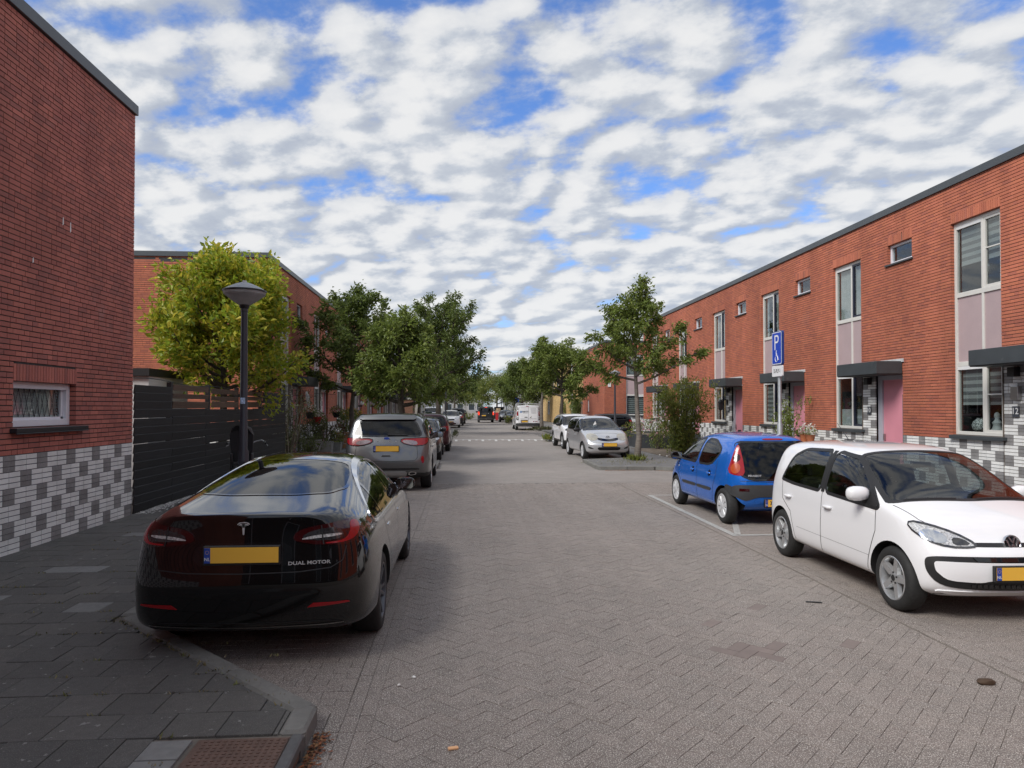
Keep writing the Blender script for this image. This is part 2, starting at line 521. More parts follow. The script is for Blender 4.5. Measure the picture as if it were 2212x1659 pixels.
for q in cutstones:
    n = len(q); dz = random.uniform(-.002, .0015)
    cb.add([(x, y, -.03) for x, y in q] + [(x, y, dz) for x, y in q], [(i, (i + 1) % n, n + (i + 1) % n, n + i) for i in range(n)] + [tuple(range(n, 2 * n))])
tag(cb.build('paving_stone', m_stone, road), kind='stuff')
rects = []
for x0 in (-.79, -.70, -.61):            # gutter strips left
    y = 2.6
    while y < (NEAR if x0 > -.75 else 4.3):
        rects.append((x0 + .045, y + .105, .21, .09, math.pi / 2)); y += .211
for x0 in (3.80, 3.905):
    y = 2.6 + (x0 > 3.85) * .1
    while y < NEAR:
        rects.append((x0, y + .105, .21, .1, math.pi / 2)); y += .211
row = 0
y = 2.6
while y < NEAR:
    x = -2.9 - (row % 2) * .105
    while x < -.72:
        lim = -.705 if y > 4.35 else -.795
        Ls = min(.21, lim - x)
        if x > -2.85 and Ls > .03 and (y > 6.3 or x + y * .98 > 2.95):
            rects.append((x + Ls / 2, y, Ls, .105, 0))
        x += .211
    x = 3.96 - (row % 2) * .105
    while x < 6.05:
        rects.append((x + .105, y, .21, .105, 0)); x += .211
    row += 1
    y += .1055
stones(rects, lambda x, y: m_stone, road, 'bay_paving_stone', 250)

# kerb lines (outer edge) and pavements behind them
KL = [(-.84, -2), (-.84, 4.2), (-2.72, 6.12), (-2.72, 20.6), (-.75, 21.0), (-.75, 23.3), (-2.72, 23.7), (-2.72, 34.4), (-.6, 36.0), (-.6, 57.5), (-2.72, 58.6), (-2.72, 96), (.5, 99), (.5, 330)]
KR = [(6.05, -2), (6.05, 19.9), (5.6, 20.25), (4.0, 20.4), (3.95, 20.9), (4.0, 23.4), (6.05, 24.2), (6.05, 36.2), (4.65, 37.4), (4.65, 43.5), (6.05, 44.6), (6.05, 55.2), (5.6, 56.2), (5.6, 58.6), (6.3, 60.5), (6.3, 330)]
def clipline(pts, ymin, ymax):
    out = []
    for (x0, y0), (x1, y1) in zip(pts, pts[1:]):
        a, b = max(y0, ymin), min(y1, ymax)
        if a > b: continue
        f = lambda y: (x0 + (x1 - x0) * (y - y0) / (y1 - y0), y)
        out += [f(a), f(b)]
    return out
KY = 13.2
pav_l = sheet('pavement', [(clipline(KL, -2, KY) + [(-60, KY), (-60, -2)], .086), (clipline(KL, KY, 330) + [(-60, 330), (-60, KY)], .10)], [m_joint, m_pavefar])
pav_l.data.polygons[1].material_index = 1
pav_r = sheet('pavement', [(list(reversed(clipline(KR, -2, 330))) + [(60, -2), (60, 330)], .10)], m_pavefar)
def kerb(pts, side, parent, ymax, wide=.14, skip=None):
    rr = random.Random(5)
    for (x0, y0), (x1, y1) in zip(pts, pts[1:]):
        if y0 > ymax: break
        d = Vector((x1 - x0, y1 - y0))
        if y0 < 2: 
            d = Vector((0, y1 - 2.0)); x0, y0 = x1, 2.0
        n = max(1, round(d.length / 1.0))
        ang = math.atan2(d.y, d.x)
        for i in range(n):
            a = Vector((x0, y0)) + d * (i / n)
            L = d.length / n
            if skip and skip(a.x + d.x / n / 2, a.y + d.y / n / 2): continue
            me = MB().cbox(.004, L - .004, 0 if side > 0 else -wide, wide if side > 0 else 0, -.05, .112, .018).mesh('kerb_stone', m_kerb)
            o = meshobj('kerb_stone', me, parent)
            o.location = (a.x, a.y, rr.uniform(-.004, .002))
            o.rotation_euler = (0, 0, ang)
kerb([(-.84, -2), (-.84, 3.1)], 1, pav_l, 60)
kerb([(-.84, 3.86), (-.84, 4.2)] + KL[2:], 1, pav_l, 60)
kerb(KR, -1, pav_r, 60)

# near pavement tiles, 30 x 30 cm in half bond, cut along the kerb
tiles = []
T = .30
row = 0
y = 2.36
while y < KY - .05:
    x = -5.36 - (row % 2) * .15
    while x < -.9:
        p = [(x + .003, y + .003), (x + T - .003, y + .003), (x + T - .003, y + T - .003), (x + .003, y + T - .003)]
        p = clip_half(p, (-5.36, 0), (-1, 0))
        if y + T / 2 > 6.1:
            p = clip_half(p, (-2.865, 0), (1, 0))
        else:
            p = clip_half(p, (-.985, 0), (1, 0))
            nn = Vector((1.92, 1.88)).normalized()
            p = clip_half(p, (-.84 - nn.x * .143, 4.2 - nn.y * .143), nn)
        if x + T > -1.62 and y < 3.8 and y + T > 2.4:
            p = clip_half(p, (-1.62, 0), (1, 0))
        if len(p) > 2 and area(p) > .004:
            tiles.append(p)
        x += T
    row += 1
    y += T
# light pavers around the drain
for (x0, x1, y0, y1) in [(-1.615, -1.41, 3.30, 3.40), (-1.615, -1.41, 3.41, 3.61), (-1.615, -1.41, 3.62, 3.82), (-1.615, -1.41, 3.09, 3.29), (-1.615, -1.41, 2.88, 3.08), (-1.615, -1.41, 2.67, 2.87)]:
    tiles.append([(x0, y0), (x1, y0), (x1, y1), (x0, y1)])
N_LIGHT = 6
for i, p in enumerate(tiles):
    cx, cy = sum(q[0] for q in p) / len(p), sum(q[1] for q in p) / len(p)
    b = MB()
    n = len(p)
    ins = [(cx + (q[0] - cx) * .982, cy + (q[1] - cy) * .982) for q in p]
    vs = [(q[0] - cx, q[1] - cy, -.03) for q in p] + [(q[0] - cx, q[1] - cy, -.0025) for q in p] + [(q[0] - cx, q[1] - cy, 0) for q in ins]
    fs = [(k * n + j, k * n + (j + 1) % n, (k + 1) * n + (j + 1) % n, (k + 1) * n + j) for k in (0, 1) for j in range(n)] + [tuple(range(2 * n, 3 * n))]
    b.add(vs, fs)
    lt = i >= len(tiles) - N_LIGHT or random.random() < .012
    o = b.build('paving_tile' if not lt else 'light_paving_tile', m_tile_light if lt else m_tile, pav_l)
    o.location = (cx, cy, .10 + random.uniform(-.003, .002))
    o.rotation_euler = (random.gauss(0, .004), random.gauss(0, .004), 0)

# moss and dry grass in the tile joints
def tufts(name, spots, m, parent, h=.02, n=6, spread=.05):
    b = MB()
    for (x, y, z) in spots:
        for _ in range(n):
            a = random.uniform(0, 6.28)
            px, py = x + random.gauss(0, spread), y + random.gauss(0, spread * .35)
            hh = h * random.uniform(.3, 1.1)
            w = random.uniform(.003, .008)
            dx, dy = math.cos(a), math.sin(a)
            b.add([(px - dx * w, py - dy * w, z), (px + dx * w, py + dy * w, z), (px + dy * hh * .9, py - dx * hh * .9, z + hh)], [(0, 1, 2)])
    return tag(b.build(name, m, parent), kind='stuff')
spots = []
for _ in range(170):
    r_ = random.randint(0, 26)
    spots.append((random.uniform(-5, -1), 2.36 + r_ * .3 + random.gauss(0, .004), .098))
for _ in range(60):
    t_ = random.random()
    spots.append((-.94 - t_ * 1.9, 4.15 + t_ * 1.9, .10))
tufts('joint_moss', spots, m_moss, pav_l, .022, 9, .035)

# painted markings
def mark(name, polys, m, z=.0045):
    return sheet(name, [(p, z) for p in polys], m, road)
def strip(x0, y0, x1, y1, w):
    d = Vector((x1 - x0, y1 - y0)).normalized()
    n = Vector((-d.y, d.x)) * w / 2
    return [(x0 - n.x, y0 - n.y), (x1 - n.x, y1 - n.y), (x1 + n.x, y1 + n.y), (x0 + n.x, y0 + n.y)]
for q in (strip(3.9, 9.85, 3.9, 14.55, .10), strip(3.96, 9.9, 6.0, 9.9, .10), strip(3.96, 14.5, 6.0, 14.5, .10), strip(3.97, 9.97, 4.55, 11.6, .09)):
    mark('bay_marking', [q], m_paint)

# speed hump: ramp, plateau and the tooth pattern painted on the ramp
hump = MB()
RZ = .09
hump.add([(-.58, 37.3, .001), (4.62, 37.3, .001), (4.62, 38.5, RZ), (-.58, 38.5, RZ), (4.62, 50, RZ), (-.58, 50, RZ), (4.62, 51.2, .001), (-.58, 51.2, .001)],
         [(0, 1, 2, 3), (3, 2, 4, 5), (5, 4, 6, 7)])
hump = tag(hump.build('speed_hump', m_roadfar), kind='structure')
rz = lambda y: .006 + RZ * (y - 37.3) / 1.2
def ramp_mark(x0, x1, y0, y1):
    b = MB()
    b.add([(x0, y0, rz(y0)), (x1, y0, rz(y0)), (x1, y1, rz(y1)), (x0, y1, rz(y1))], [(0, 1, 2, 3)])
    b.build('ramp_marking', m_paint2, hump)
ramp_mark(-.5, 4.6, 38.34, 38.43)
for i in range(15):
    xx = -.42 + i * .357
    if i % 2 == 0: ramp_mark(xx, xx + .13, 37.7, 38.34)
    else: ramp_mark(xx + .02, xx + .14, 38.12, 38.34)

# kerb drain with studded iron lid
dr = thing('kerb_drain', 'rusty studded iron drain lid set into the dark corner pavement', 'drain', (-1.1, 3.45, 0))
b = MB()
b.cbox(-.285, .255, -.42, .385, .02, .094, .006)
b.build('drain_frame', m_iron, dr)
lid = MB().cbox(-.255, .19, -.40, .355, .094, .104, .004).build('lid', m_iron, dr)
b = MB()
for i in range(13):
    for j in range(22):
        if 5 <= i <= 7 and 9 <= j <= 12: continue
        b.box(-.235 + i * .0335, -.235 + i * .0335 + .016, -.38 + j * .0335, -.38 + j * .0335 + .016, .104, .1075)
tag(b.build('lid_studs', m_iron, lid), kind='stuff')
b = MB()
for j in range(4): b.box(-.05 + j * .012, -.044 + j * .012, -.07, .0, .104, .109)
b.add([(-.075, -.07, .109), (-.055, 0, .109), (-.055, -.07, .109)], [(0, 1, 2)])
b.build('lid_emblem', m_iron, lid)
b = MB()
b.cbox(.195, .262, -.42, .385, .06, .112, .01)
b.box(.19, .262, -.42, -.36, -.03, .06); b.box(.19, .262, .30, .385, -.03, .06); b.box(.19, .262, -.04, 0, -.03, .06)
b.box(.15, .2, -.42, .385, -.03, .055, 1)
b.build('inlet', [mat('grey cast iron', (.10, .10, .10), .6, noise=(20., .2)), m_black], dr)
b = MB()
for _ in range(420):
    y_ = random.uniform(3.0, 4.05)
    px, py = -.82 + abs(random.gauss(0, .045)), y_
    a = random.uniform(0, 6.28); L = random.uniform(.006, .02); w = random.uniform(.003, .007)
    dx, dy = math.cos(a), math.sin(a); z = random.uniform(.002, .016)
    b.add([(px - dx * L - dy * w, py - dy * L + dx * w, z), (px - dx * L + dy * w, py - dy * L - dx * w, z + .003), (px + dx * L + dy * w, py + dy * L - dx * w, z), (px + dx * L - dy * w, py + dy * L + dx * w, z + .006)], [(0, 1, 2, 3)])
for _ in range(500):
    t_ = random.random()
    px, py = 4.1 + 3.2 * t_ + random.gauss(0, .02), 20.33 - random.uniform(0, .09)
    if px > 5.6: py = 20.2 - (px - 5.6) * .7 - random.uniform(0, .08)
    if px > 6: continue
    s_ = .02
    b.add([(px, py, .004), (px + s_, py + .004, .006), (px + s_ * .5, py + s_, .012)], [(0, 1, 2)])
tag(b.build('leaf_litter', m_litter), 'rust brown dry leaf litter lying along the kerb foot', 'litter', kind='stuff')
# small litter on the road
for i, (x, y, sx, sy, c, lab) in enumerate([(-.05, 3.83, .028, .012, (.75, .42, .22), 'orange cigarette butt nearest the camera on the road'),
        (-.42, 4.72, .012, .008, (.75, .72, .68), 'white paper scrap on the road behind the black saloon'), (-.33, 4.85, .013, .010, (.8, .8, .78), 'white pebble sized scrap on the road')]):
    b = MB().cbox(-sx, sx, -sy, sy, 0, .01, .003)
    o = b.build('cigarette_butt' if 'butt' in lab else 'paper_scrap', mat('scrap%d' % i, c, .8))
    o.location = (x, y, .004); o.rotation_euler = (0, 0, .2 + i)
    tag(o, lab, 'litter')
b = MB()
rr = random.Random(4)
b.lathe([(.0, 0), (.035, .003), (.045, .015), (.03, .03), (0, .034)], 10)
b.v = [(x * (1.5 + rr.uniform(-.2, .2)), y * (.9 + rr.uniform(-.3, .3)), z) for x, y, z in b.v]
o = b.build('dog_dropping', mat('brown dropping', (.06, .035, .02), .8), smooth=60); o.location = (3.47, 4.48, .003)
tag(o, 'small dark brown lump on the road at the right', 'dropping')
b = MB().box(-.07, .02, -.012, .012, 0, .006).box(.015, .07, -.018, .006, 0, .007)
o = b.build('rubber_strip', m_black); o.location = (3.3, 6.45, .004); o.rotation_euler = (0, 0, -.25)
tag(o, 'thin black rubber strip on the road before the white hatchback', 'litter')
# ---------------------------------------------------------------- buildings
CO = .066          # brick course height
class Wall:
    """a brick face: s runs along it, z up, n outwards"""
    def __init__(s, org, sdir, ndir):
        s.o, s.sd, s.nd = Vector(org), Vector(sdir), Vector(ndir)
    def p(s, a, z, n=0.):
        return s.o + s.sd * a + s.nd * n + Vector((0, 0, z))
    def M(s, a, z, n=0.):
        return frame(s.sd, Vector((0, 0, 1)), s.nd, s.p(a, z, n))
def wbox(b, w, s0, s1, z0, z1, n0, n1, mi=0):
    vs = [w.p(a, z, n) for z in (z0, z1) for n in (n0, n1) for a in (s0, s1)]
    fs = [(0, 2, 3, 1), (4, 5, 7, 6), (0, 1, 5, 4), (2, 6, 7, 3), (0, 4, 6, 2), (1, 3, 7, 5)]
    if w.sd.cross(w.nd).z < 0:
        fs = [tuple(reversed(f)) for f in fs]
    return b.add(vs, fs, mi)
def subtract(iv, cuts):
    out = [iv]
    for c0, c1 in cuts:
        nx = []
        for a, b_ in out:
            if c1 <= a or c0 >= b_: nx.append((a, b_)); continue
            if c0 > a: nx.append((a, c0))
            if c1 < b_: nx.append((c1, b_))
        out = nx
    return [q for q in out if q[1] - q[0] > .02]
def brick_wall(parent, w, s0, s1, z0, z1, base_top, opens, limit=300, seed=1, checker0=None, reveal=.11, detail=True, mred=None, mortar=None, piers=(), lintels=True, pj=.005):
    """mortar plane with openings, bricks in front of it; opens: (s0, s1, z0, z1); piers: checker brick areas"""
    rr = random.Random(seed)
    mred = mred or m_redbrick
    # mortar backing as rectangles between openings
    ss = sorted({s0, s1, *[o[0] for o in opens], *[o[1] for o in opens]})
    zs = sorted({z0, z1, base_top, *[o[2] for o in opens], *[o[3] for o in opens]})
    ss = [a for a in ss if s0 <= a <= s1]; zs = [a for a in zs if z0 <= a <= z1]
    b = MB()
    R = -.010
    for a, c in zip(ss, ss[1:]):
        for e, f in zip(zs, zs[1:]):
            ms, mz = (a + c) / 2, (e + f) / 2
            if any(o[0] < ms < o[1] and o[2] < mz < o[3] for o in opens): continue
            q = [w.p(a, e, R), w.p(c, e, R), w.p(c, f, R), w.p(a, f, R)]
            b.add(q, [(0, 1, 2, 3)], 1 if mz < base_top else 0)
    for o in opens:     # reveals
        for a in (o[0], o[1]):
            if s0 < a < s1:
                ao = a + (-.008 if a == o[0] else .008)
                b.add([w.p(ao, o[2], R), w.p(ao, o[2], -reveal - .1), w.p(ao, o[3], -reveal - .1), w.p(ao, o[3], R)], [(0, 1, 2, 3)], 0)
        zo = o[3] + .006
        b.add([w.p(o[0], zo, R), w.p(o[1], zo, R), w.p(o[1], zo, -reveal - .1), w.p(o[0], zo, -reveal - .1)], [(0, 1, 2, 3)], 0)
    b.build('wall', [mortar or m_mortar, m_base_joint], parent, W=True)
    if not detail:
        return
    bricks = []     # s, z, length, height, depth, matkey
    nrow = int(round((z1 - base_top) / CO))
    for r in range(nrow):
        zc = base_top + (r + .5) * CO
        if zc + CO / 2 > z1 + .01: break
        cuts = []
        for o in opens:
            top = o[3] + (.215 if lintels and o[3] < z1 - .3 and o[3] - o[2] > .3 else 0)
            if o[2] - .01 < zc < top: cuts.append((o[0], o[1]))
        cuts += [(p_[0], p_[1]) for p_ in piers if p_[2] < zc < p_[3]]
        for a, c in subtract((s0, s1), cuts):
            x = a
            first = True
            while x < c - .005:
                L = rr.choice([.21, .21, .21, .10]) if not first else rr.choice([.21, .155, .10])
                e = min(x + L, c)
                if c - e < .045: e = c
                edge = first or e >= c - .001
                dep = reveal if edge and cuts else .03
                bricks.append(((x + e) / 2, zc, e - x, CO - .013, dep, 'r'))
                x = e + pj
                first = False
    if lintels:
        for o in opens:
            if o[3] < z1 - .3 and o[3] - o[2] > .3:
                x = o[0] + .03
                while x < o[1]:
                    bricks.append((x, o[3] + .105, .05, .205, reveal, 'r')); x += .0605
    def checker(a0, a1, e0, e1, off):
        nr = int(round((e1 - e0) / CO))
        for r in range(nr):
            zc = e1 - (r + .5) * CO
            if zc < e0: break
            cell = r // 3
            cuts = [(o[0], o[1]) for o in opens if o[2] < zc < o[3] and not (a0 >= o[0] - .01 and a1 <= o[1] + .01)]
            for a, c in subtract((a0, a1), cuts):
                i0 = math.floor((a - off) / .22) - 1
                for i in range(i0, i0 + int((c - a) / .22) + 4):
                    lo, hi = off + i * .22 + (.11 if cell % 2 else 0), off + (i + 1) * .22 + (.11 if cell % 2 else 0)
                    lo, hi = max(lo, a), min(hi, c)
                    if hi - lo < .03: continue
                    key = 'g' if (i + (2 if cell % 2 else 0)) % 3 == 0 else 'w'
                    bricks.append(((lo + hi) / 2, zc, hi - lo - .010, CO - (.011 if key == 'w' else .007), .03, key))
    if base_top > z0 + .05:
        checker(s0, s1, z0, base_top, checker0 if checker0 is not None else s0)
    for p_ in piers:
        checker(p_[0], p_[1], p_[2], p_[3], p_[0])
    cen = [w.p(q[0], q[1]) for q in bricks]
    pick = set(piece_pick(cen, [q[2] for q in bricks], limit)) if limit else set()
    MM = {'r': mred, 'w': m_white_brick, 'g': m_grey_brick}
    rest = {}
    cache = {}
    rot = w.M(0, 0).to_3x3().to_4x4()
    for i, (a, z, L, h, dep, key) in enumerate(bricks):
        n1 = rr.uniform(-.0012, .0012) if key == 'r' else rr.uniform(-.0008, .0008)
        if i in pick:
            ck = (round(L, 2), round(h, 3), dep, key)
            if ck not in cache:
                cb = MB().box(-ck[0] / 2, ck[0] / 2, -h / 2, h / 2, -dep, 0)
                cache[ck] = cb.mesh('brick', MM[key])
            o = meshobj('brick', cache[ck], parent)
            m_ = rot.copy(); m_.translation = w.p(a, z, n1) - parent.location
            o.matrix_local = m_
            if abs(L - ck[0]) > .002: o.scale.x = L / ck[0]
        else:
            rest.setdefault(key, []).append((a, z, L, h, dep, n1))
    for key, lst in rest.items():
        A = np.array(lst)
        o, sd, nd = np.array(w.o), np.array(w.sd), np.array(w.nd)
        n = len(A)
        V = np.empty((n, 8, 3))
        for j, (ks, kz, kn) in enumerate([(-1, -1, 0), (1, -1, 0), (1, 1, 0), (-1, 1, 0), (-1, -1, 1), (1, -1, 1), (1, 1, 1), (-1, 1, 1)]):
            s_ = A[:, 0] + ks * A[:, 2] / 2
            z_ = A[:, 1] + kz * A[:, 3] / 2
            n_ = A[:, 5] - kn * A[:, 4]
            V[:, j] = o + s_[:, None] * sd + n_[:, None] * nd
            V[:, j, 2] += z_
        F0 = np.array([(0, 1, 2, 3), (3, 2, 6, 7), (1, 0, 4, 5), (1, 5, 6, 2), (0, 3, 7, 4)])
        if w.sd.cross(w.nd).z < 0: pass
        else: F0 = F0[:, ::-1]
        F = (F0[None] + (np.arange(n) * 8)[:, None, None]).reshape(-1, 4)
        me = bpy.data.meshes.new('brick')
        me.vertices.add(n * 8); me.vertices.foreach_set('co', V.reshape(-1))
        me.loops.add(len(F) * 4); me.loops.foreach_set('vertex_index', F.reshape(-1))
        me.polygons.add(len(F)); me.polygons.foreach_set('loop_start', np.arange(0, len(F) * 4, 4))
        me.update(calc_edges=True)
        me.materials.append(MM[key]); me.shade_flat()
        tag(meshobj('brick', me, parent, W=True), kind='stuff')

def wpart(parent, w, name, m, boxes, bevel=0.):
    b = MB()
    for q in boxes: wbox(b, w, *q)
    return b.build(name, m, parent, W=True, bevel=bevel)
def curtain(parent, w, s0, s1, z0, z1, n, amp=.018, waves=9):
    b = MB()
    N = waves * 6
    vs = []
    for i in range(N + 1):
        a = s0 + (s1 - s0) * i / N
        d = n + amp * math.sin(6.283 * waves * i / N)
        vs += [w.p(a, z0, d), w.p(a, z1, d)]
    b.add(vs, [(2 * i, 2 * i + 2, 2 * i + 3, 2 * i + 1) for i in range(N)])
    return b.build('net_curtain', m_curtain, parent, W=True)
def stripes(parent, w, s0, s1, z0, z1, n, h=.075):
    b = MB(); z = z1; i = 0
    while z > z0 + .01:
        e = max(z0, z - h)
        wbox(b, w, s0, s1, e, z, n, n + .004, i % 2); z = e; i += 1
    wbox(b, w, s0, s1, z0 - .02, z0, n - .01, n + .012, 0)
    return b.build('striped_blind', [m_blind, m_blind_grey], parent, W=True)
def window_strip(h, w, s0, s1, style, hi=True, zs=(1.27, 2.70, 2.80, 4.16, 4.26, 5.75), far_right=1):
    """full-height strip: lower window, pink spandrel panels, upper window; far_right: +1 when the opening sash is at the s0 side"""
    f = .07
    nf, nb = -.075, -.155
    zb, z1, z2, z3, z4, zt = zs
    sm = s0 + (s1 - s0) * .42
    fr = []
    for a in (s0, s1 - f): fr.append((a, a + f, zb, zt, nb, nf))
    for z in (zb, z1, z3, zt - f): fr.append((s0 + f, s1 - f, z, z + f + (.03 if z in (z1, z3) else 0), nb, nf - .002))
    fr.append((sm - .03, sm + .03, zb + f, zt - f, nb, nf - .004))
    wpart(h, w, 'window_frame', m_frame, fr, .005 if hi else 0)
    for a, c in ((s0 + f, sm - .03), (sm + .03, s1 - f)):
        wpart(h, w, 'spandrel_panel', m_panel, [(a, c, z1 + .10, z3, nb + .02, nf - .03)])
    for lv, (za, zc) in enumerate(((zb + f, z1), (z3 + .10, zt - f))):
        for side, (a, c) in enumerate(((s0 + f, sm - .03), (sm + .03, s1 - f))):
            win = wpart(h, w, 'pane', m_pane, [(a, c, za, zc, nb + .03, nb + .036)])
            if side == 0:       # dark opening sash
                t = .05
                sb = [(a, a + t, za, zc, nb + .02, nb + .065), (c - t, c, za, zc, nb + .02, nb + .065), (a + t, c - t, za, za + t, nb + .02, nb + .065), (a + t, c - t, zc - t, zc, nb + .02, nb + .065)]
                wpart(h, w, 'sash', m_frame if style.get('white_sash') else m_sash, sb)
                if style.get('white_sash'):
                    wpart(h, w, 'glazing_bar', m_frame, [(a + t, c - t, za + (zc - za) * .55, za + (zc - za) * .55 + .025, nb + .02, nb + .06)])
            else:
                wpart(h, w, 'vent_strip', m_white, [(a, c, zc - .07, zc, nb + .037, nb + .075)])
            cs = style.get('up' if lv else 'low', 'net')
            if cs == 'net': curtain(h, w, a + .02, c - .02, za, zc, nb - .035)
            elif cs == 'half': curtain(h, w, a + .02, c - .02, za, za + .45, nb - .035)
            elif cs == 'sides':
                curtain(h, w, a + .02, a + .02 + (c - a) * .3, za, zc, nb - .035, waves=4)
                curtain(h, w, c - (c - a) * .25, c - .02, za, zc, nb - .035, waves=4)
            elif cs == 'stripe': stripes(h, w, a + .02, c - .02, za + (zc - za) * .42, zc, nb - .03)
            elif cs == 'stripe_full': stripes(h, w, a + .02, c - .02, za + .01, zc, nb - .03)
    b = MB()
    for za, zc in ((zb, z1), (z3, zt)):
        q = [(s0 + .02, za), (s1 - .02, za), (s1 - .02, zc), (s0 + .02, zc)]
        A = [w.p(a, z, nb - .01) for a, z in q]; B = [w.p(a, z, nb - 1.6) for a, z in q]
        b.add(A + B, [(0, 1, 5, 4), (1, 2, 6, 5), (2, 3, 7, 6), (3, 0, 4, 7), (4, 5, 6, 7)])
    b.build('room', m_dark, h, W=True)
    wpart(h, w, 'sill', m_anthracite, [(s0 - .08, s1 + (.02 if far_right else .08), zb - .075, zb - .008, -.1, .075), (s0 - .08, s1 + .02, zb - .09, zb - .075, .06, .075)], .006)
def small_window(h, w, s0, s1, z0, z1, leaded=False):
    f = .06
    wpart(h, w, 'small_window_frame', m_whiteframe, [(s0, s0 + f, z0, z1, -.16, -.085), (s1 - f, s1, z0, z1, -.16, -.085), (s0 + f, s1 - f, z0, z0 + f, -.16, -.087), (s0 + f, s1 - f, z1 - f, z1, -.16, -.087)], .004)
    wpart(h, w, 'pane', m_pane, [(s0 + f, s1 - f, z0 + f, z1 - f, -.13, -.124)])
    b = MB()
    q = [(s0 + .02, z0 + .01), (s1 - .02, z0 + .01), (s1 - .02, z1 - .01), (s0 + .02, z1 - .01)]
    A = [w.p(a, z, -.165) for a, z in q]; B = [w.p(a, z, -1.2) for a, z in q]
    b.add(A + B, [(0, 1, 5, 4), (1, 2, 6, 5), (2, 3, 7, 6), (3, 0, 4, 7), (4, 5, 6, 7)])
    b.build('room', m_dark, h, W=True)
    wpart(h, w, 'sill', m_anthracite, [(s0 - .04, s1 + .05, z0 - .045, z0 - .004, -.1, .05)], .005)
def front_door(h, w, s0, s1, num, hinge=1, ztop=2.63, hi=True, rec=-.14, num_s=None):
    """door leaf, lilac jambs, letterbox, glazed slot, house number beside it"""
    z0 = .16
    f = .11
    wpart(h, w, 'door_frame', m_jamb, [(s0, s0 + f * .5, z0, ztop, rec - .06, rec + .04), (s1 - f * 1.6, s1, z0, ztop, rec - .06, rec + .04), (s0, s1, ztop - f, ztop, rec - .06, rec + .042)], .004)
    a, c = s0 + f * .5, s1 - f * 1.6
    d = wpart(h, w, 'door', m_door, [(a, c, z0, ztop - f, rec - .05, rec)], .004)
    g0 = a + .07
    wpart(d, w, 'door_glass', mat('ribbed door glass', (.10, .12, .11), .12, noise=(60., .5)), [(g0, g0 + .10, .55, 2.15, rec, rec + .004)])
    wpart(d, w, 'letterbox', mat('steel', (.45, .45, .44), .35, 1.), [(a + .42, a + .70, .92, .99, rec, rec + .012)])
    wpart(d, w, 'letter_slot', m_black, [(a + .45, a + .67, .945, .97, rec + .012, rec + .015)])
    wpart(d, w, 'door_handle', MATS['steel'], [(c - .08, c - .05, 1.02, 1.18, rec, rec + .05)])
    wpart(h, w, 'door_step', m_kerb, [(s0, s1, .08, z0, rec - .06, .10)])
    if num:
        na = num_s
        pl = wpart(h, w, 'number_plate', mat('dark number plate', (.05, .055, .07), .5), [(na - .075, na + .075, 1.66, 1.86, -.025, .004)])
        o = lettering(num, .17, m_white, pl, Matrix.Identity(4), 'house_number', sx=.9)
        o.matrix_local = Matrix.Translation(-0 * h.location) @ frame(w.sd * w.flip, Vector((0, 0, 1)), w.nd, w.p(na, 1.765, .006))
def canopy(h, w, s0, s1, z0=2.64, z1=2.94, dep=.65, flash=0):
    c = wpart(h, w, 'canopy', m_anthracite, [(s0, s1, z0, z1, 0.004, dep)], .008)
    if flash:
        a = s0 if flash < 0 else s1
        wpart(c, w, 'flashing', m_zinc, [(s0 - .06 if flash < 0 else s0, s1 if flash < 0 else s1 + .06, z1 - .02, z1 + .06, .002, .03)])
    wpart(c, w, 'drip_edge', m_black, [(s0 + .01, s1 - .01, z0 - .02, z0, .02, dep - .02)])
    return c
def house_shell(h, w, s0, s1, top, depth, brick_far=None):
    wpart(h, w, 'roof_edge', m_cornice, [(s0, s1, top - .08, top + .08, -.20, .045)], .006)
    wpart(h, w, 'roof', m_roof, [(s0, s1, top - .25, top - .12, -depth, -.2)])
    wpart(h, w, 'rear_wall', m_redbrick, [(s0, s1, .0, top, -depth - .1, -depth)])

H_TOP = 6.64
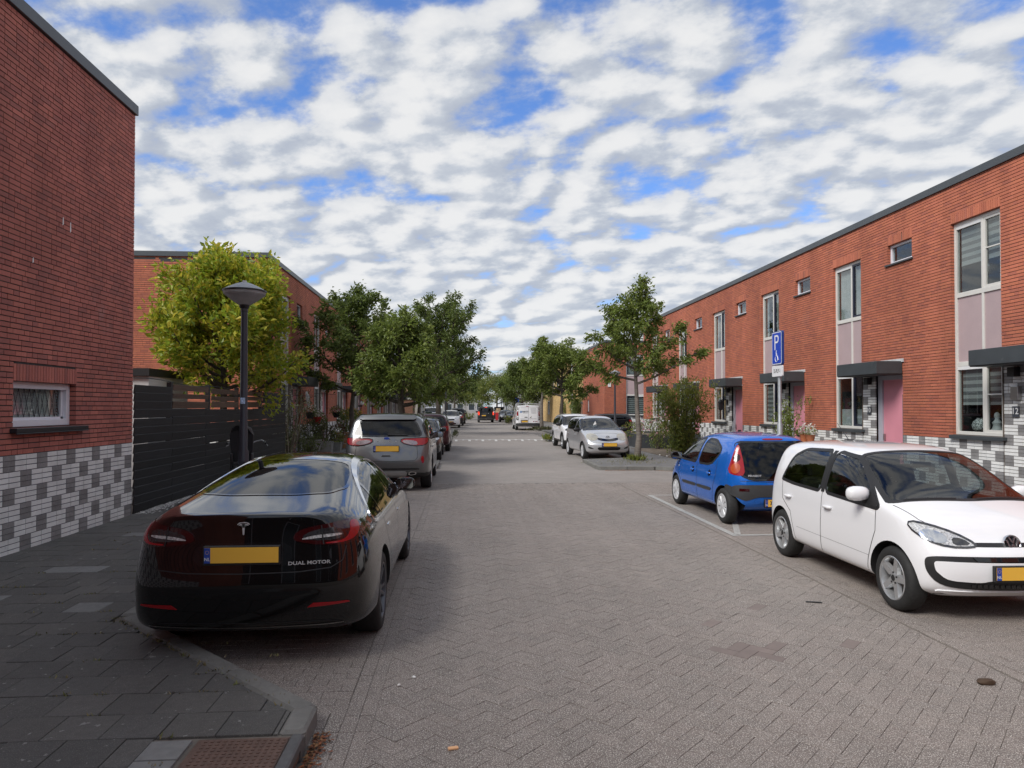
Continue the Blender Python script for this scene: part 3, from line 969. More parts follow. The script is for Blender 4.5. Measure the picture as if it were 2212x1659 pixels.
# right-hand terrace, facade at x = 10.4 (s runs along +y, outwards is -x)
RW = Wall((10.4, 0, 0), (0, 1, 0), (-1, 0, 0)); RW.flip = -1
r_styles = [dict(low='stripe', up='stripe', white_sash=True), dict(low='half', up='net'), dict(low='stripe_full', up='sides'), dict(low='sides', up='sides'), dict(low='net', up='net'), dict(low='net', up='net')]
r_nums = ['12', '10', '8', '6', None, None]
r_lab = ['red brick terraced house at right edge with open small white framed casements', 'red brick terraced house numbered 10 behind the white hatchback', 'red brick terraced house numbered 8 behind the parking sign',
         'red brick terraced house with black wall lantern by the pink door', 'red brick terraced house behind the tall green bush', 'last red brick terraced house of the right row, behind the young tree']
PIT = 4.8
for k in range(6):
    a = 11.19 + k * PIT
    h = thing('terraced_house', r_lab[k], 'house', (10.4, a, 0), 0, 'red brick terrace on the right')
    door = (a + .0, a + 1.72, .1, 2.70)
    win = (a + 1.72, a + 3.11, 1.27, 5.75)
    s_end = a + PIT
    brick_wall(h, RW, a, s_end, .06, H_TOP, .06 + 17 * CO, [(door[0], door[1], .06, 2.70), win] + ([(a + .0, a + .56, 5.33, 5.80)] if k > 0 else []) + ([(s_end - .39, s_end, 5.33, 5.80)] if k < 5 else []),
               limit=300 if k < 3 else 0, seed=20 + k, detail=k < 5 or True, piers=[], checker0=a + .05)
    # recessed pier of checker brick between door and window
    pw = Wall(RW.p(0, 0, -.03), (0, 1, 0), (-1, 0, 0)); pw.flip = -1
    brick_wall(h, pw, a + 1.16, a + 1.72, .06, 2.70, .06, [], limit=40 if k < 2 else 0, seed=40 + k, piers=[(a + 1.16, a + 1.72, .06, 2.70)], lintels=False)
    window_strip(h, RW, win[0], win[1], r_styles[k], hi=k < 3)
    front_door(h, RW, a, a + 1.16, r_nums[k], num_s=a + 1.40, hi=k < 3)
    canopy(h, RW, a - .0, a + 1.76, flash=-1)
    # the small window above the next door belongs to this house's frame of reference: build it once per house at its own party wall
    if k > 0:
        small_window(h, RW, a - .39, a + .56, 5.33, 5.80)
    house_shell(h, RW, a, s_end, H_TOP, 8.)
    wpart(h, RW, 'porch_lamp', m_black, [(a + 1.30, a + 1.48, 2.42, 2.60, -.03, .10)], .01)
    if k in (0,):
        wpart(h, RW, 'intercom', mat('steel', (.45, .45, .44), .35, 1.), [(a + 1.28, a + 1.46, 1.98, 2.24, -.03, .05)], .01)
    if k == 3:
        l = wpart(h, RW, 'wall_lantern', m_black, [(a + 1.50, a + 1.53, 1.95, 2.15, -.02, .02), (a + 1.50, a + 1.53, 2.12, 2.15, .0, .28)])
        b = MB(); c_ = RW.p(a + 1.515, 1.72, .26)
        b.lathe([(.02, 0), (.09, .05), (.10, .30), (.13, .32), (.05, .40), (.01, .44)], 6, Matrix.Translation(c_))
        b.build('lantern_body', m_black, h, W=True)

# left-hand near house with the leaded window, wall at x = -5.36 (s runs along +y, outwards is +x)
LW = Wall((-5.36, 0, 0), (0, 1, 0), (1, 0, 0)); LW.flip = 1
hl = thing('corner_house', 'tall shade toned red brick side wall at left edge with small leaded window', 'house', (-5.36, 7, 0))
wl = (8.80, 10.17, 1.60, 2.16)
brick_wall(hl, LW, -1.5, 11.85, .08, H_TOP + .06, .08 + 18 * CO, [wl], limit=300, seed=3, checker0=.05, pj=.009, mred=m_redbrick_shade, mortar=mat('dark mortar', (.055, .052, .05), .95, noise=(8., .25)))
LN = Wall((-5.36, 11.85, 0), (-1, 0, 0), (0, 1, 0)); LN.flip = 1
house_shell(hl, LW, -8, 11.87, H_TOP + .06, 9.)
wpart(hl, LW, 'side_wall', m_redbrick, [(11.84, 11.848, .08, H_TOP + .05, -9., -.012), (-8, -1.51, .08, H_TOP + .05, -9., -.012)])
f = .085
wpart(hl, LW, 'window_frame', m_whiteframe, [(wl[0], wl[0] + f, wl[2], wl[3], -.17, -.085), (wl[1] - f, wl[1], wl[2], wl[3], -.17, -.085), (wl[0] + f, wl[1] - f, wl[2], wl[2] + f, -.17, -.087), (wl[0] + f, wl[1] - f, wl[3] - f, wl[3], -.17, -.087)], .005)
wpart(hl, LW, 'inner_frame', m_whiteframe, [(wl[0] + f, wl[0] + f + .05, wl[2] + f, wl[3] - f, -.17, -.13), (wl[1] - f - .05, wl[1] - f, wl[2] + f, wl[3] - f, -.17, -.13), (wl[0] + f, wl[1] - f, wl[2] + f, wl[2] + f + .03, -.17, -.13)])
wpart(hl, LW, 'pane', m_pane, [(wl[0] + f, wl[1] - f, wl[2] + f, wl[3] - f, -.160, -.155)])
b = MB()
ga, gb, gz0, gz1 = wl[0] + f + .04, wl[1] - f - .05, wl[2] + f + .03, wl[3] - f
H_ = gz1 - gz0
m_lead = mat('lead came', (.05, .045, .05), .5)
pit = .222
for s_ in (-1, 1):
    for i in range(-2, 9):
        a0 = ga + i * pit
        pts = []
        for q in range(13):
            z_ = gz0 + H_ * q / 12
            a_ = a0 + s_ * (q / 12) * pit * .5 * 2 * .5
            if ga <= a_ <= gb: pts.append(LW.p(a_, z_, -.15))
        if len(pts) > 1: b.tube([pts[0], pts[-1]], .004, 4)
for i in range(-2, 9):
    for s_ in (-1, 1):
        a0 = ga + (i + .5) * pit
        pts = [LW.p(a0 + s_ * pit * .5 * q / 12, gz0 + H_ * q / 12, -.15) for q in range(13) if ga <= a0 + s_ * pit * .5 * q / 12 <= gb]
        if len(pts) > 1: b.tube([pts[0], pts[-1]], .004, 4)
b.build('lead_came', m_lead, hl, W=True)
b = MB()
for i in range(9):
    z_ = gz0 + (i + .5) * H_ / 9
    for (a_, c_) in ((ga, ga + .58), (ga + .66, gb)):
        q = [LW.p(a_, z_ + .02, -.20), LW.p(c_, z_ + .02, -.20), LW.p(c_, z_ - .02, -.172), LW.p(a_, z_ - .02, -.172)]
        b.add(q, [(0, 1, 2, 3)])
wbox(b, LW, ga + .58, ga + .66, gz0, gz1, -.20, -.172)
b.build('shutter', mat('white shutter', (.85, .84, .82), .7, trans=.2), hl, W=True)
wpart(hl, LW, 'room_back', mat('room back', (.25, .24, .23), .9), [(wl[0], wl[1], wl[2], wl[3], -.40, -.36)])
wpart(hl, LW, 'sill', mat('black metal sill', (.018, .020, .024), .35), [(wl[0] - .06, wl[1] + .18, wl[2] - .07, wl[2] - .012, -.1, .085), (wl[0] - .06, wl[1] + .18, wl[2] - .085, wl[2] - .07, .07, .085)], .007)
bb = MB()     # bird droppings streak on the brick
for (a_, z_, L_s) in ((9.98, 4.38, .16), (9.80, 4.40, .12), (9.15, 3.72, .08)):
    bb.add([LW.p(a_ - .012, z_ - L_s, .004), LW.p(a_ + .016, z_ - L_s * .8, .004), LW.p(a_ + .010, z_, .004), LW.p(a_ - .008, z_ - .02, .004)], [(0, 1, 2, 3)])
bb.build('bird_dropping', m_white, hl, W=True)

# left-hand terrace beyond the garden: gable towards the camera at y = 22.6, facade at x = -6.15
GW = Wall((-6.15, 22.6, 0), (-1, 0, 0), (0, -1, 0)); GW.flip = 1
FW = Wall((-6.15, 0, 0), (0, 1, 0), (1, 0, 0)); FW.flip = 1
l_styles = [dict(low='net', up='net'), dict(low='net', up='sides'), dict(low='half', up='net')]
LP = 5.4
l_lab = ['end house of the left terrace with sunlit brick gable behind the yellow green tree', 'red brick terraced house behind the hanging flower baskets on the left', 'red brick terraced house on the left behind the black and yellow flowers',
         'red brick terraced house on the left with globe porch lamp', 'fifth red brick terraced house from the garden fence on the left', 'sixth red brick terraced house from the garden fence on the left', 'seventh red brick terraced house from the garden fence on the left',
         'eighth red brick terraced house from the garden fence on the left', 'farthest red brick terraced house of the left row']
for k in range(9):
    a = 24.2 + k * LP
    s0 = 22.6 if k == 0 else a - 1.6
    s1 = a + LP - 1.6
    h = thing('terraced_house', l_lab[k], 'house', (-6.15, a, 0), 0, 'red brick terrace on the left')
    near = k < 2
    win = (a, a + 1.4, 1.27, 5.75)
    dr_ = (a + 1.4, a + 3.05, .06, 2.70)
    smw = (a + 2.35, a + 3.25, 5.1, 5.72)
    brick_wall(h, FW, s0, s1, .06, H_TOP, .06 + 17 * CO, [win, dr_, smw], limit=0, seed=60 + k, detail=k < 6, checker0=a)
    pw = Wall(FW.p(0, 0, -.03), (0, 1, 0), (1, 0, 0)); pw.flip = 1
    brick_wall(h, pw, a + 1.4, a + 1.95, .06, 2.70, .06, [], limit=0, seed=80 + k, piers=[(a + 1.4, a + 1.95, .06, 2.70)], lintels=False)
    window_strip(h, FW, win[0], win[1], l_styles[k % 3], hi=False)
    front_door(h, FW, a + 1.95, a + 3.05, None, hi=False)
    canopy(h, FW, a + 1.35, a + 3.1)
    small_window(h, FW, *smw)
    house_shell(h, FW, s0, s1, H_TOP, 8.)
    if k == 0:
        brick_wall(h, GW, 0.0, 8.0, .06, H_TOP, .06 + 17 * CO, [], limit=300, seed=99, checker0=0)
        wpart(h, GW, 'gable_roof_edge', m_cornice, [(-.05, 8., H_TOP - .08, H_TOP + .08, -.1, .045)], .006)
    if k in (3, 4, 5):
        b = MB().lathe([(.0, -.13), (.08, -.10), (.13, 0), (.08, .10), (0, .13)], 12, Matrix.Translation(FW.p(a + 1.7, 2.1, .2)))
        b.build('globe_lamp', mat('milky glass', (.7, .7, .68), .25), h, W=True, smooth=180)
        wpart(h, FW, 'lamp_bracket', m_black, [(a + 1.68, a + 1.72, 1.88, 1.96, -.02, .22)])

# second block on the right: gable towards the camera at y = 51.2
G2 = Wall((10.4, 51.2, 0), (1, 0, 0), (0, -1, 0)); G2.flip = 1
F2 = Wall((10.4, 0, 0), (0, 1, 0), (-1, 0, 0)); F2.flip = -1
h = thing('gable_house', 'red brick house across the side path with a wide blind covered ground floor window', 'house', (10.4, 51.2, 0))
wn = (1.62, 3.55, 1.27, 5.75)
brick_wall(h, G2, 0, 7.5, .06, H_TOP, .06 + 17 * CO, [wn], limit=0, seed=5, checker0=.1)
window_strip(h, G2, wn[0], wn[1], dict(low='stripe_full', up='net'), hi=False)
brick_wall(h, F2, 51.2, 60.6, .06, H_TOP, .06 + 17 * CO, [(57.6, 58.5, 1.5, 2.5)], limit=0, seed=6, checker0=.1)
small_window(h, F2, 57.6, 58.5, 1.5, 2.5)
wpart(h, G2, 'roof_edge', m_cornice, [(-.05, 7.5, H_TOP - .02, H_TOP + .16, -.2, .045)], .006)
wpart(h, F2, 'side_roof_edge', m_cornice, [(51.0, 60.6, H_TOP - .02, H_TOP + .15, -.2, .04)])
wpart(h, G2, 'roof', m_roof, [(0, 7.5, H_TOP - .25, H_TOP - .12, -9.4, -.2)])
wpart(h, G2, 'alarm_box', m_white, [(.25, .47, 3.35, 3.65, 0, .06)], .01)
wpart(h, G2, 'rear_wall', m_redbrick, [(0, 7.5, .06, H_TOP, -9.4, -9.3)])

# yellow brick blocks further on, both sides
m_ybrick_wall = mat('yellow brick wall', (.56, .38, .165), .85, noise=[(.8, .10), (9., .08)], grain=((1.5, 1.5, 18.), .28))
def far_block(name, lab, x0, x1, y0, y1, top, m, wins, cat='house', roofm=None, face_x=None, gable=()):
    h = thing(name, lab, cat, ((x0 + x1) / 2, y0, 0))
    MB().box(x0, x1, y0, y1, .0, top).build('wall', m, h, W=True)
    MB().box(x0 - .06, x1 + .06, y0 - .06, y1 + .06, top + .002, top + .18).build('roof_edge', roofm or m_cornice, h, W=True)
    wg = Wall((x0, y0, 0), (1, 0, 0), (0, -1, 0)); wg.flip = 1
    for (a, c, z0, z1) in gable:
        o = wpart(h, wg, 'window', m_whiteframe, [(a, c, z0, z1, -.02, .03)])
        wpart(o, wg, 'pane', mat('far window', (.05, .06, .07), .12), [(a + .07, c - .07, z0 + .07, z1 - .07, .03, .036)])
    if face_x is not None:
        wf = Wall((face_x, 0, 0), (0, 1, 0), (-1 if face_x > 0 else 1, 0, 0)); wf.flip = 1
        for (a, c, z0, z1) in wins:
            o = wpart(h, wf, 'window', m_whiteframe, [(a, c, z0, z1, -.02, .03)])
            wpart(o, wf, 'pane', MATS['far window'] if 'far window' in MATS else mat('far window', (.05, .06, .07), .12), [(a + .07, c - .07, z0 + .07, z1 - .07, .03, .036)])
    return h
mat('far window', (.05, .06, .07), .12)
hy = far_block('yellow_house', 'pale yellow brick house beyond the ivy covered garden wall on the right', 10.4, 19, 70, 91, 6.4, m_ybrick_wall, [(72.6, 73.3, 1.1, 2.2), (76, 77.4, 3.6, 5.3), (80, 81.4, 3.6, 5.3), (84, 85.4, 1., 2.6)], face_x=10.4)
MB().tube([(10.9, 69.9, .1), (10.9, 69.9, 6.3)], .07, 8).build('drain_pipe', m_white, hy, W=True)
hy2 = far_block('yellow_house', 'pale yellow brick house past the end of the left terrace', -14, -6.6, 82, 97, 6.6, m_ybrick_wall, [(86, 87.2, 1.0, 2.5), (90, 91.2, 3.4, 5.)], face_x=-6.6)
b = MB().box(-7.6, -5.4, 76.4, 80.0, .1, 2.7).box(-7.75, -5.25, 76.3, 80.1, 2.7, 3.0, 1)
tag(b.build('brick_shed', [mat('brown brick', (.20, .10, .065), .9, grain=((2., 2., 16.), .25)), mat('concrete coping', (.5, .49, .46), .8)]), 'small brown brick shed with pale coping at the end of the left terrace', 'shed')
gw = MB()
gw.box(11.0, 11.35, 61.3, 69.0, .1, 2.2).box(10.95, 11.40, 61.2, 69.1, 2.2, 2.38, 1)
for q in (61.3, 63.8, 66.2, 68.7): gw.box(10.93, 11.42, q - .22, q + .22, .1, 2.2, 2)
tag(gw.build('garden_wall', [mat('pinkish brick', (.36, .20, .15), .9, grain=((2., 2., 16.), .2)), mat('dark coping', (.10, .09, .09), .8), mat('brown brick', (.20, .10, .065))]), 'pinkish brick garden wall with dark coping before the yellow house', 'wall')
m_beige = mat('pale render', (.50, .47, .42), .85, noise=[(.6, .06)])
m_greyr = mat('grey render', (.36, .35, .34), .85, noise=[(.6, .06)])
far_block('apartment_block', 'pale grey flat roofed block closing the far end of the street', -6, 6.0, 205, 220, 9.8, m_greyr, [], cat='building',
          gable=[(a, a + 1.8, z, z + 1.9) for a in (1., 4.3, 7.6, 10.) for z in (1.0, 4.1, 7.1)])
far_block('cream_house', 'cream rendered house glimpsed between left hand trees beyond the yellow house', -15, -6.4, 101, 118, 6.8, m_beige, [(103, 104.5, 1., 3.), (107, 108.5, 3.6, 5.4), (111, 112.5, 1., 3.), (115, 116, 3.6, 5.4)], face_x=-6.4)
far_block('pale_house', 'pale grey house row seen behind the street lamps far right', 10.8, 20, 108, 128, 6.6, m_beige, [(a, a + 1.3, z, z + 1.7) for a in (110, 114, 118, 122, 126) for z in (.9, 3.8)], face_x=10.8)
far_block('pale_house', 'pale terrace at the far right end of the street', 10.8, 20, 132, 190, 6.6, m_greyr, [(a, a + 1.5, z, z + 1.8) for a in range(134, 188, 5) for z in (.9, 3.8)], face_x=10.8)
far_block('cream_house', 'cream terrace at the far left end of the street', -16, -6.6, 122, 196, 6.6, m_beige, [(a, a + 1.5, z, z + 1.8) for a in range(124, 194, 5) for z in (.9, 3.8)], face_x=-6.6)
# painted garden shed behind the fence
sh = thing('garden_shed', 'white painted brick shed with black fascia behind the black fence', 'shed', (-8.6, 15.5, 0))
MB().box(-10.5, -6.9, 16.0, 18.2, .1, 2.53).build('wall', mat('white painted brick', (.70, .70, .68), .7, grain=((2., 2., 15.), .10)), sh, W=True)
MB().box(-10.6, -6.85, 15.9, 18.3, 2.534, 2.70).build('fascia', mat('black fascia', (.02, .021, .023), .5), sh, W=True)

# the street goes on behind the photographer: red brick on the right, a dark row added for reflections
bh_ = far_block('unseen_house_row', 'red brick house row on the right, continuing nearer than the photo shows', 10.42, 19, -9, 11.17, H_TOP, mat('plain red brick wall', (.42, .088, .042), .85, grain=((1.5, 1.5, 16.), .2)), [(a, a + 1.4, 1.2, 5.7) for a in (-7., -2.2, 2.6, 7.4)], face_x=10.42)
bk_ = far_block('unseen_house_row', 'unseen dark brown house row added behind the photographer for car reflections', -14, 16, -24, -15, H_TOP, mat('dark brown brick wall', (.07, .045, .035), .85), [])  # unseen row, put in and darkened for what the black car reflects
wk_ = Wall((-14, -15, 0), (1, 0, 0), (0, 1, 0)); wk_.flip = 1
for a in range(1, 29, 5):
    o = wpart(bk_, wk_, 'window', m_whiteframe, [(a, a + 1.5, 1.2, 5.6, -.02, .03)]); wpart(o, wk_, 'pane', MATS['far window'], [(a + .08, a + 1.42, 1.3, 5.5, .03, .036)])
# ---------------------------------------------------------------- vehicles
def paint(name, col, metal=0., rough=.32):
    return mat('paint ' + name, col, rough, metal, coat=1.0, spec=.15, inner=(.02, .02, .022), noise=[(700., .05)] if metal else None)
m_tyre = mat('tyre rubber', (.018, .018, .018), .75, noise=[(30., .25)], stain=(6., .55, .8, (.06, .055, .05), .4))
m_trim = mat('black car trim', (.015, .015, .016), .5)
m_clad = mat('grey plastic cladding', (.035, .036, .038), .6, noise=(20., .1))
m_gloss = mat('gloss black', (.006, .006, .007), .08, coat=.5)
m_chrome = mat('chrome', (.75, .75, .76), .12, 1.)
m_alloy = mat('silver alloy', (.50, .51, .52), .32, .7)
m_alloy_dk = mat('dark alloy', (.10, .105, .12), .35, .6)
m_plate_y = mat('yellow plate', (.80, .46, .06), .45)
m_plate_b = mat('blue plate band', (.02, .06, .32), .45)
m_seat = mat('seat cloth', (.028, .028, .031), .85)
m_dash = mat('dashboard', (.018, .018, .02), .65)
m_cglass = glass('car glass', (.36, .40, .40), 1.2)
m_pglass = glass('privacy glass', (.08, .085, .10), .8)
m_redlens = mat('red lamp lens', (.30, .006, .010), .2, coat=.25)
m_redlens_dk = mat('dark red lamp lens', (.035, .002, .003), .10, coat=.4)
m_clearlens = mat('clear lamp lens', (.55, .55, .55), .14, .25, coat=.8, noise=(70., .55))
m_darklens = mat('smoked lamp lens', (.03, .03, .033), .10, coat=.8, noise=(40., .5))
m_amber = mat('amber lens', (.42, .07, .02), .2, coat=.25)
m_brake = mat('lit brake lamp', (.6, .02, .01), .2, emit=((1., .06, .02), .9))
m_badge = mat('badge silver', (.72, .73, .75), .3, .55)
m_mirror = mat('mirror', (.85, .86, .88), .02, 1.)

def chaikin(p, it=2, r=.25, dm=.055):
    p = [Vector(x) for x in p]
    if r >= .24 and len(p) > 9: dm = 1.
    for k in range(it):
        q = []
        for i in range(len(p)):
            a, b = p[i], p[(i + 1) % len(p)]
            L = (b - a).length
            t = min(r if k == 0 else .25, dm / max(L, 1e-6)) if L else 0
            q += [a.lerp(b, t), a.lerp(b, 1 - t)]
        p = q
        dm *= .38
    return p
def resample(p, step):
    out = []
    n = len(p)
    for i in range(n):
        a, b = Vector(p[i]), Vector(p[(i + 1) % n])
        k = max(1, int((b - a).length / step))
        out += [a.lerp(b, j / k) for j in range(k)]
    return out
def signed(p):
    return sum(p[i].x * p[(i + 1) % len(p)].y - p[(i + 1) % len(p)].x * p[i].y for i in range(len(p)))
def inset(p, d):
    n = len(p)
    s_ = 1 if signed(p) > 0 else -1
    out = []
    for i in range(n):
        t = (p[(i + 1) % n] - p[i - 1])
        if t.length < 1e-9: out.append(p[i].copy()); continue
        t.normalize()
        out.append(p[i] + Vector((-t.y, t.x)) * d * s_)
    return out
def inside(q, p):
    c = False
    n = len(p)
    for i in range(n):
        a, b = p[i], p[i - 1]
        if (a.y > q.y) != (b.y > q.y) and q.x < (b.x - a.x) * (q.y - a.y) / (b.y - a.y) + a.x:
            c = not c
    return c
VIEWS = {'side': (Vector((-1, 0, 0)), Vector((0, 1, 0)), Vector((0, 0, 1))), 'rear': (Vector((0, 1, 0)), Vector((1, 0, 0)), Vector((0, 0, 1))),
         'front': (Vector((0, -1, 0)), Vector((1, 0, 0)), Vector((0, 0, 1))), 'top': (Vector((0, 0, -1)), Vector((1, 0, 0)), Vector((0, 1, 0))),
         'rq': (Vector((-.707, .707, 0)), Vector((.707, .707, 0)), Vector((0, 0, 1))), 'fq': (Vector((-.707, -.707, 0)), Vector((-.707, .707, 0)), Vector((0, 0, 1)))}

class Car:
    def __init__(s, name, label, cat, paintm, rows, W, L, H, axles, R, zbot=.20, zmid=.55, rear_dy=(0,) * 7, front_dy=(0,) * 7, bulge_r=(.05, .09), bulge_f=(.07, .12), sub=3,
                 crease=None, arch=1.16, capc=None, group=None, cladz=None, sillw=.02):
        s.t = thing(name, label, cat, (0, 0, 0), 0, group)
        s.paint, s.L, s.W, s.H, s.R, s.axles = paintm, L, W, H, R, axles
        s.glasses = []
        cr = dict(crease or {})
        n = len(rows)
        V, F = [], []
        idx = {}
        def vid(key, co):
            if key not in idx:
                idx[key] = len(V); V.append(co)
            return idx[key]
        ring = []
        for i, (y, wm, wb, zb, wr, zr, zt) in enumerate(rows):
            dy = rear_dy if i == 0 else front_dy if i == n - 1 else (0,) * 7
            zq = zbot + (0.05 if i in (0, n - 1) else 0)
            lv = [(wm - .16, zq), (wm - sillw, zq + .075), (wm, min(zmid, zb - .08)), (wb, zb), (wr, zr), (wr * .55, zr + (zt - zr) * .8), (0, zt)]
            if i in (0, n - 1): lv[0] = (wm - .12, zq)
            row = {}
            for sg in (1, -1):
                for k, (w, z) in enumerate(lv):
                    if k == 6 and sg < 0: continue
                    row[(k, sg)] = vid((i, k, sg), (w * sg, y + dy[k], z))
                row[('m', sg)] = vid((i, 'm', sg), (lv[0][0] * .5 * sg, y + dy[0], zq - .01))
            row[(6, -1)] = row[(6, 1)]
            row['b'] = vid((i, 'b'), (0, y + dy[0], zq - .01))
            ring.append(row)
        E = {}
        def quad(a, b, c, d): F.append((a, b, c, d))
        for i in range(n - 1):
            A, B = ring[i], ring[i + 1]
            for sg in (1, -1):
                seq = ['b', ('m', sg)] + [(k, sg) for k in range(7)]
                for p, q in zip(seq, seq[1:]):
                    f_ = (A[p], B[p], B[q], A[q])
                    F.append(f_ if sg < 0 else f_[::-1])
                for k in range(7):
                    if k in cr: E[tuple(sorted((A[(k, sg)], B[(k, sg)])))] = cr[k]
        for i, sgn, bl in ((0, -1, bulge_r), (n - 1, 1, bulge_f)):
            r_ = ring[i]
            rows3 = []
            for k in range(5):
                if k == 0: rows3.append([r_[(0, 1)], r_[('m', 1)], r_['b'], r_[('m', -1)], r_[(0, -1)]])
                elif k == 4: rows3.append([r_[(4, 1)], r_[(5, 1)], r_[(6, 1)], r_[(5, -1)], r_[(4, -1)]])
                else:
                    a = V[r_[(k, 1)]]
                    m1 = vid((i, 'c', k, 1), (a[0] * .55, a[1] + sgn * bl[0], a[2]))
                    m0 = vid((i, 'c', k, 0), (0, a[1] + sgn * bl[1], a[2]))
                    m2 = vid((i, 'c', k, -1), (-a[0] * .55, a[1] + sgn * bl[0], a[2]))
                    rows3.append([r_[(k, 1)], m1, m0, m2, r_[(k, -1)]])
            for kk, val in (capc or {}).get('r' if sgn < 0 else 'f', {}).items():
                for j in range(4): E[tuple(sorted((rows3[kk][j], rows3[kk][j + 1])))] = val
            for p, q in zip(rows3, rows3[1:]):
                for j in range(4):
                    f_ = (p[j], p[j + 1], q[j + 1], q[j])
                    F.append(f_[::-1] if sgn < 0 else f_)
        me = bpy.data.meshes.new('body')
        me.from_pydata(V, [], F)
        me.materials.append(paintm)
        me.materials.append(m_trim)
        bm = bmesh.new(); bm.from_mesh(me)
        bmesh.ops.recalc_face_normals(bm, faces=bm.faces)
        cl = bm.edges.layers.float.new('crease_edge')
        bm.edges.ensure_lookup_table()
        for e in bm.edges:
            key = tuple(sorted((e.verts[0].index, e.verts[1].index)))
            if key in E: e[cl] = E[key]
        bm.to_mesh(me); bm.free()
        ob = bpy.data.objects.new('body', me)
        COL.objects.link(ob)
        md = ob.modifiers.new('s', 'SUBSURF'); md.levels = md.render_levels = sub
        dg = bpy.context.evaluated_depsgraph_get()
        m2 = bpy.data.meshes.new_from_object(ob.evaluated_get(dg))
        co = np.empty(len(m2.vertices) * 3); m2.vertices.foreach_get('co', co); co = co.reshape(-1, 3)
        mn, mx = co.min(0), co.max(0)
        co[:, 0] *= W / (mx[0] - mn[0])
        co[:, 1] = (co[:, 1] - mn[1]) / (mx[1] - mn[1]) * L - L / 2
        co[:, 2] = (co[:, 2] - mn[2]) / (mx[2] - mn[2]) * (H - zbot) + zbot
        m2.vertices.foreach_set('co', co.reshape(-1))
        m2.update()
        fs = [tuple(p.vertices) for p in m2.polygons]
        s.bvh = BVHTree.FromPolygons([Vector(c) for c in co], fs)
        # wheel arches
        cut = MB()
        for ya in axles:
            for sg in (1, -1):
                ra = R * arch
                pts = [(ya + ra * math.cos(a), R + ra * math.sin(a)) for a in [6.28319 * j / 40 for j in range(40)]]
                x0, x1 = (W / 2 - .27, W / 2 + .2) if sg > 0 else (-W / 2 - .2, -W / 2 + .27)
                cut.prism(pts, lambda u, v, w: (w, u, v), x0, x1)
        cme = cut.mesh('cut', [m_trim])
        bm = bmesh.new(); bm.from_mesh(cme); bmesh.ops.recalc_face_normals(bm, faces=bm.faces); bm.to_mesh(cme); bm.free()
        co_ = bpy.data.objects.new('cut', cme); COL.objects.link(co_)
        ob.modifiers.clear(); ob.data = m2
        bo = ob.modifiers.new('b', 'BOOLEAN'); bo.operation = 'DIFFERENCE'; bo.object = co_; bo.solver = 'EXACT'; bo.material_mode = 'TRANSFER'
        dg = bpy.context.evaluated_depsgraph_get()
        m3 = bpy.data.meshes.new_from_object(ob.evaluated_get(dg))
        bpy.data.objects.remove(co_); bpy.data.objects.remove(ob)
        s.me = m3
        s.cladz = cladz
    def hit(s, v2, view, off):
        d, u, v = VIEWS[view]
        o = u * v2.x + v * v2.y - d * 4
        if view in ('rq', 'fq'): o = u * v2.x + v * v2.y - d * 5
        h = s.bvh.ray_cast(o, d)
        if h[0] is None:
            h = s.bvh.find_nearest(o + d * 3.6)
            nrm = h[1] if h[1].dot(d) < 0 else -h[1]
            return h[0] + nrm * off
        nrm = h[1] if h[1].dot(d) < 0 else -h[1]
        return h[0] + nrm * off
    def to2(s, p3, view):
        d, u, v = VIEWS[view]
        return Vector((Vector(p3).dot(u), Vector(p3).dot(v)))
    def patch(s, name, m, pts, view, off=.004, rim=.015, both=False, step=.045, rnd=2, parent=None, rr=.25, sides=(1,)):
        if len(pts[0]) == 3: pts = [s.to2(p, view) for p in pts]
        poly = chaikin(pts, rnd, rr) if rnd else [Vector(p) for p in pts]
        poly = resample(poly, step)
        if signed(poly) < 0: poly.reverse()
        nb = len(poly)
        mnx, mxx = min(p.x for p in poly), max(p.x for p in poly)
        mny, mxy = min(p.y for p in poly), max(p.y for p in poly)
        core = inset(poly, step * .5)
        pin = []
        y = mny + step
        while y < mxy:
            x = mnx + step
            while x < mxx:
                q = Vector((x, y))
                if inside(q, core): pin.append(q)
                x += step
            y += step
        r = delaunay_2d_cdt(poly + pin, [(i, (i + 1) % nb) for i in range(nb)], [], 1, 1e-6)
        v3 = [s.hit(q, view, off) for q in r[0]]
        fs = [tuple(f) for f in r[2]]
        d = VIEWS[view][0]
        res = []
        for sg in ((1, -1) if both else sides):
            b = MB()
            vs = [Vector((p.x * sg, p.y, p.z)) for p in v3]
            dd = Vector((d.x * sg, d.y, d.z))
            ff = []
            for f in fs:
                nn = (vs[f[1]] - vs[f[0]]).cross(vs[f[2]] - vs[f[0]])
                ff.append(f if nn.dot(dd) < 0 else f[::-1])
            b.add(vs, ff)
            # rim going inwards
            bv = [s.hit(q, view, off) for q in poly]
            bi = [s.hit(q, view, -rim) for q in poly]
            bv = [Vector((p.x * sg, p.y, p.z)) for p in bv]; bi = [Vector((p.x * sg, p.y, p.z)) for p in bi]
            b.add(bv + bi, [(i, (i + 1) % nb, nb + (i + 1) % nb, nb + i) for i in range(nb)])
            o = b.build(name, m, parent or s.t, smooth=50)
            res.append(o)
        return res
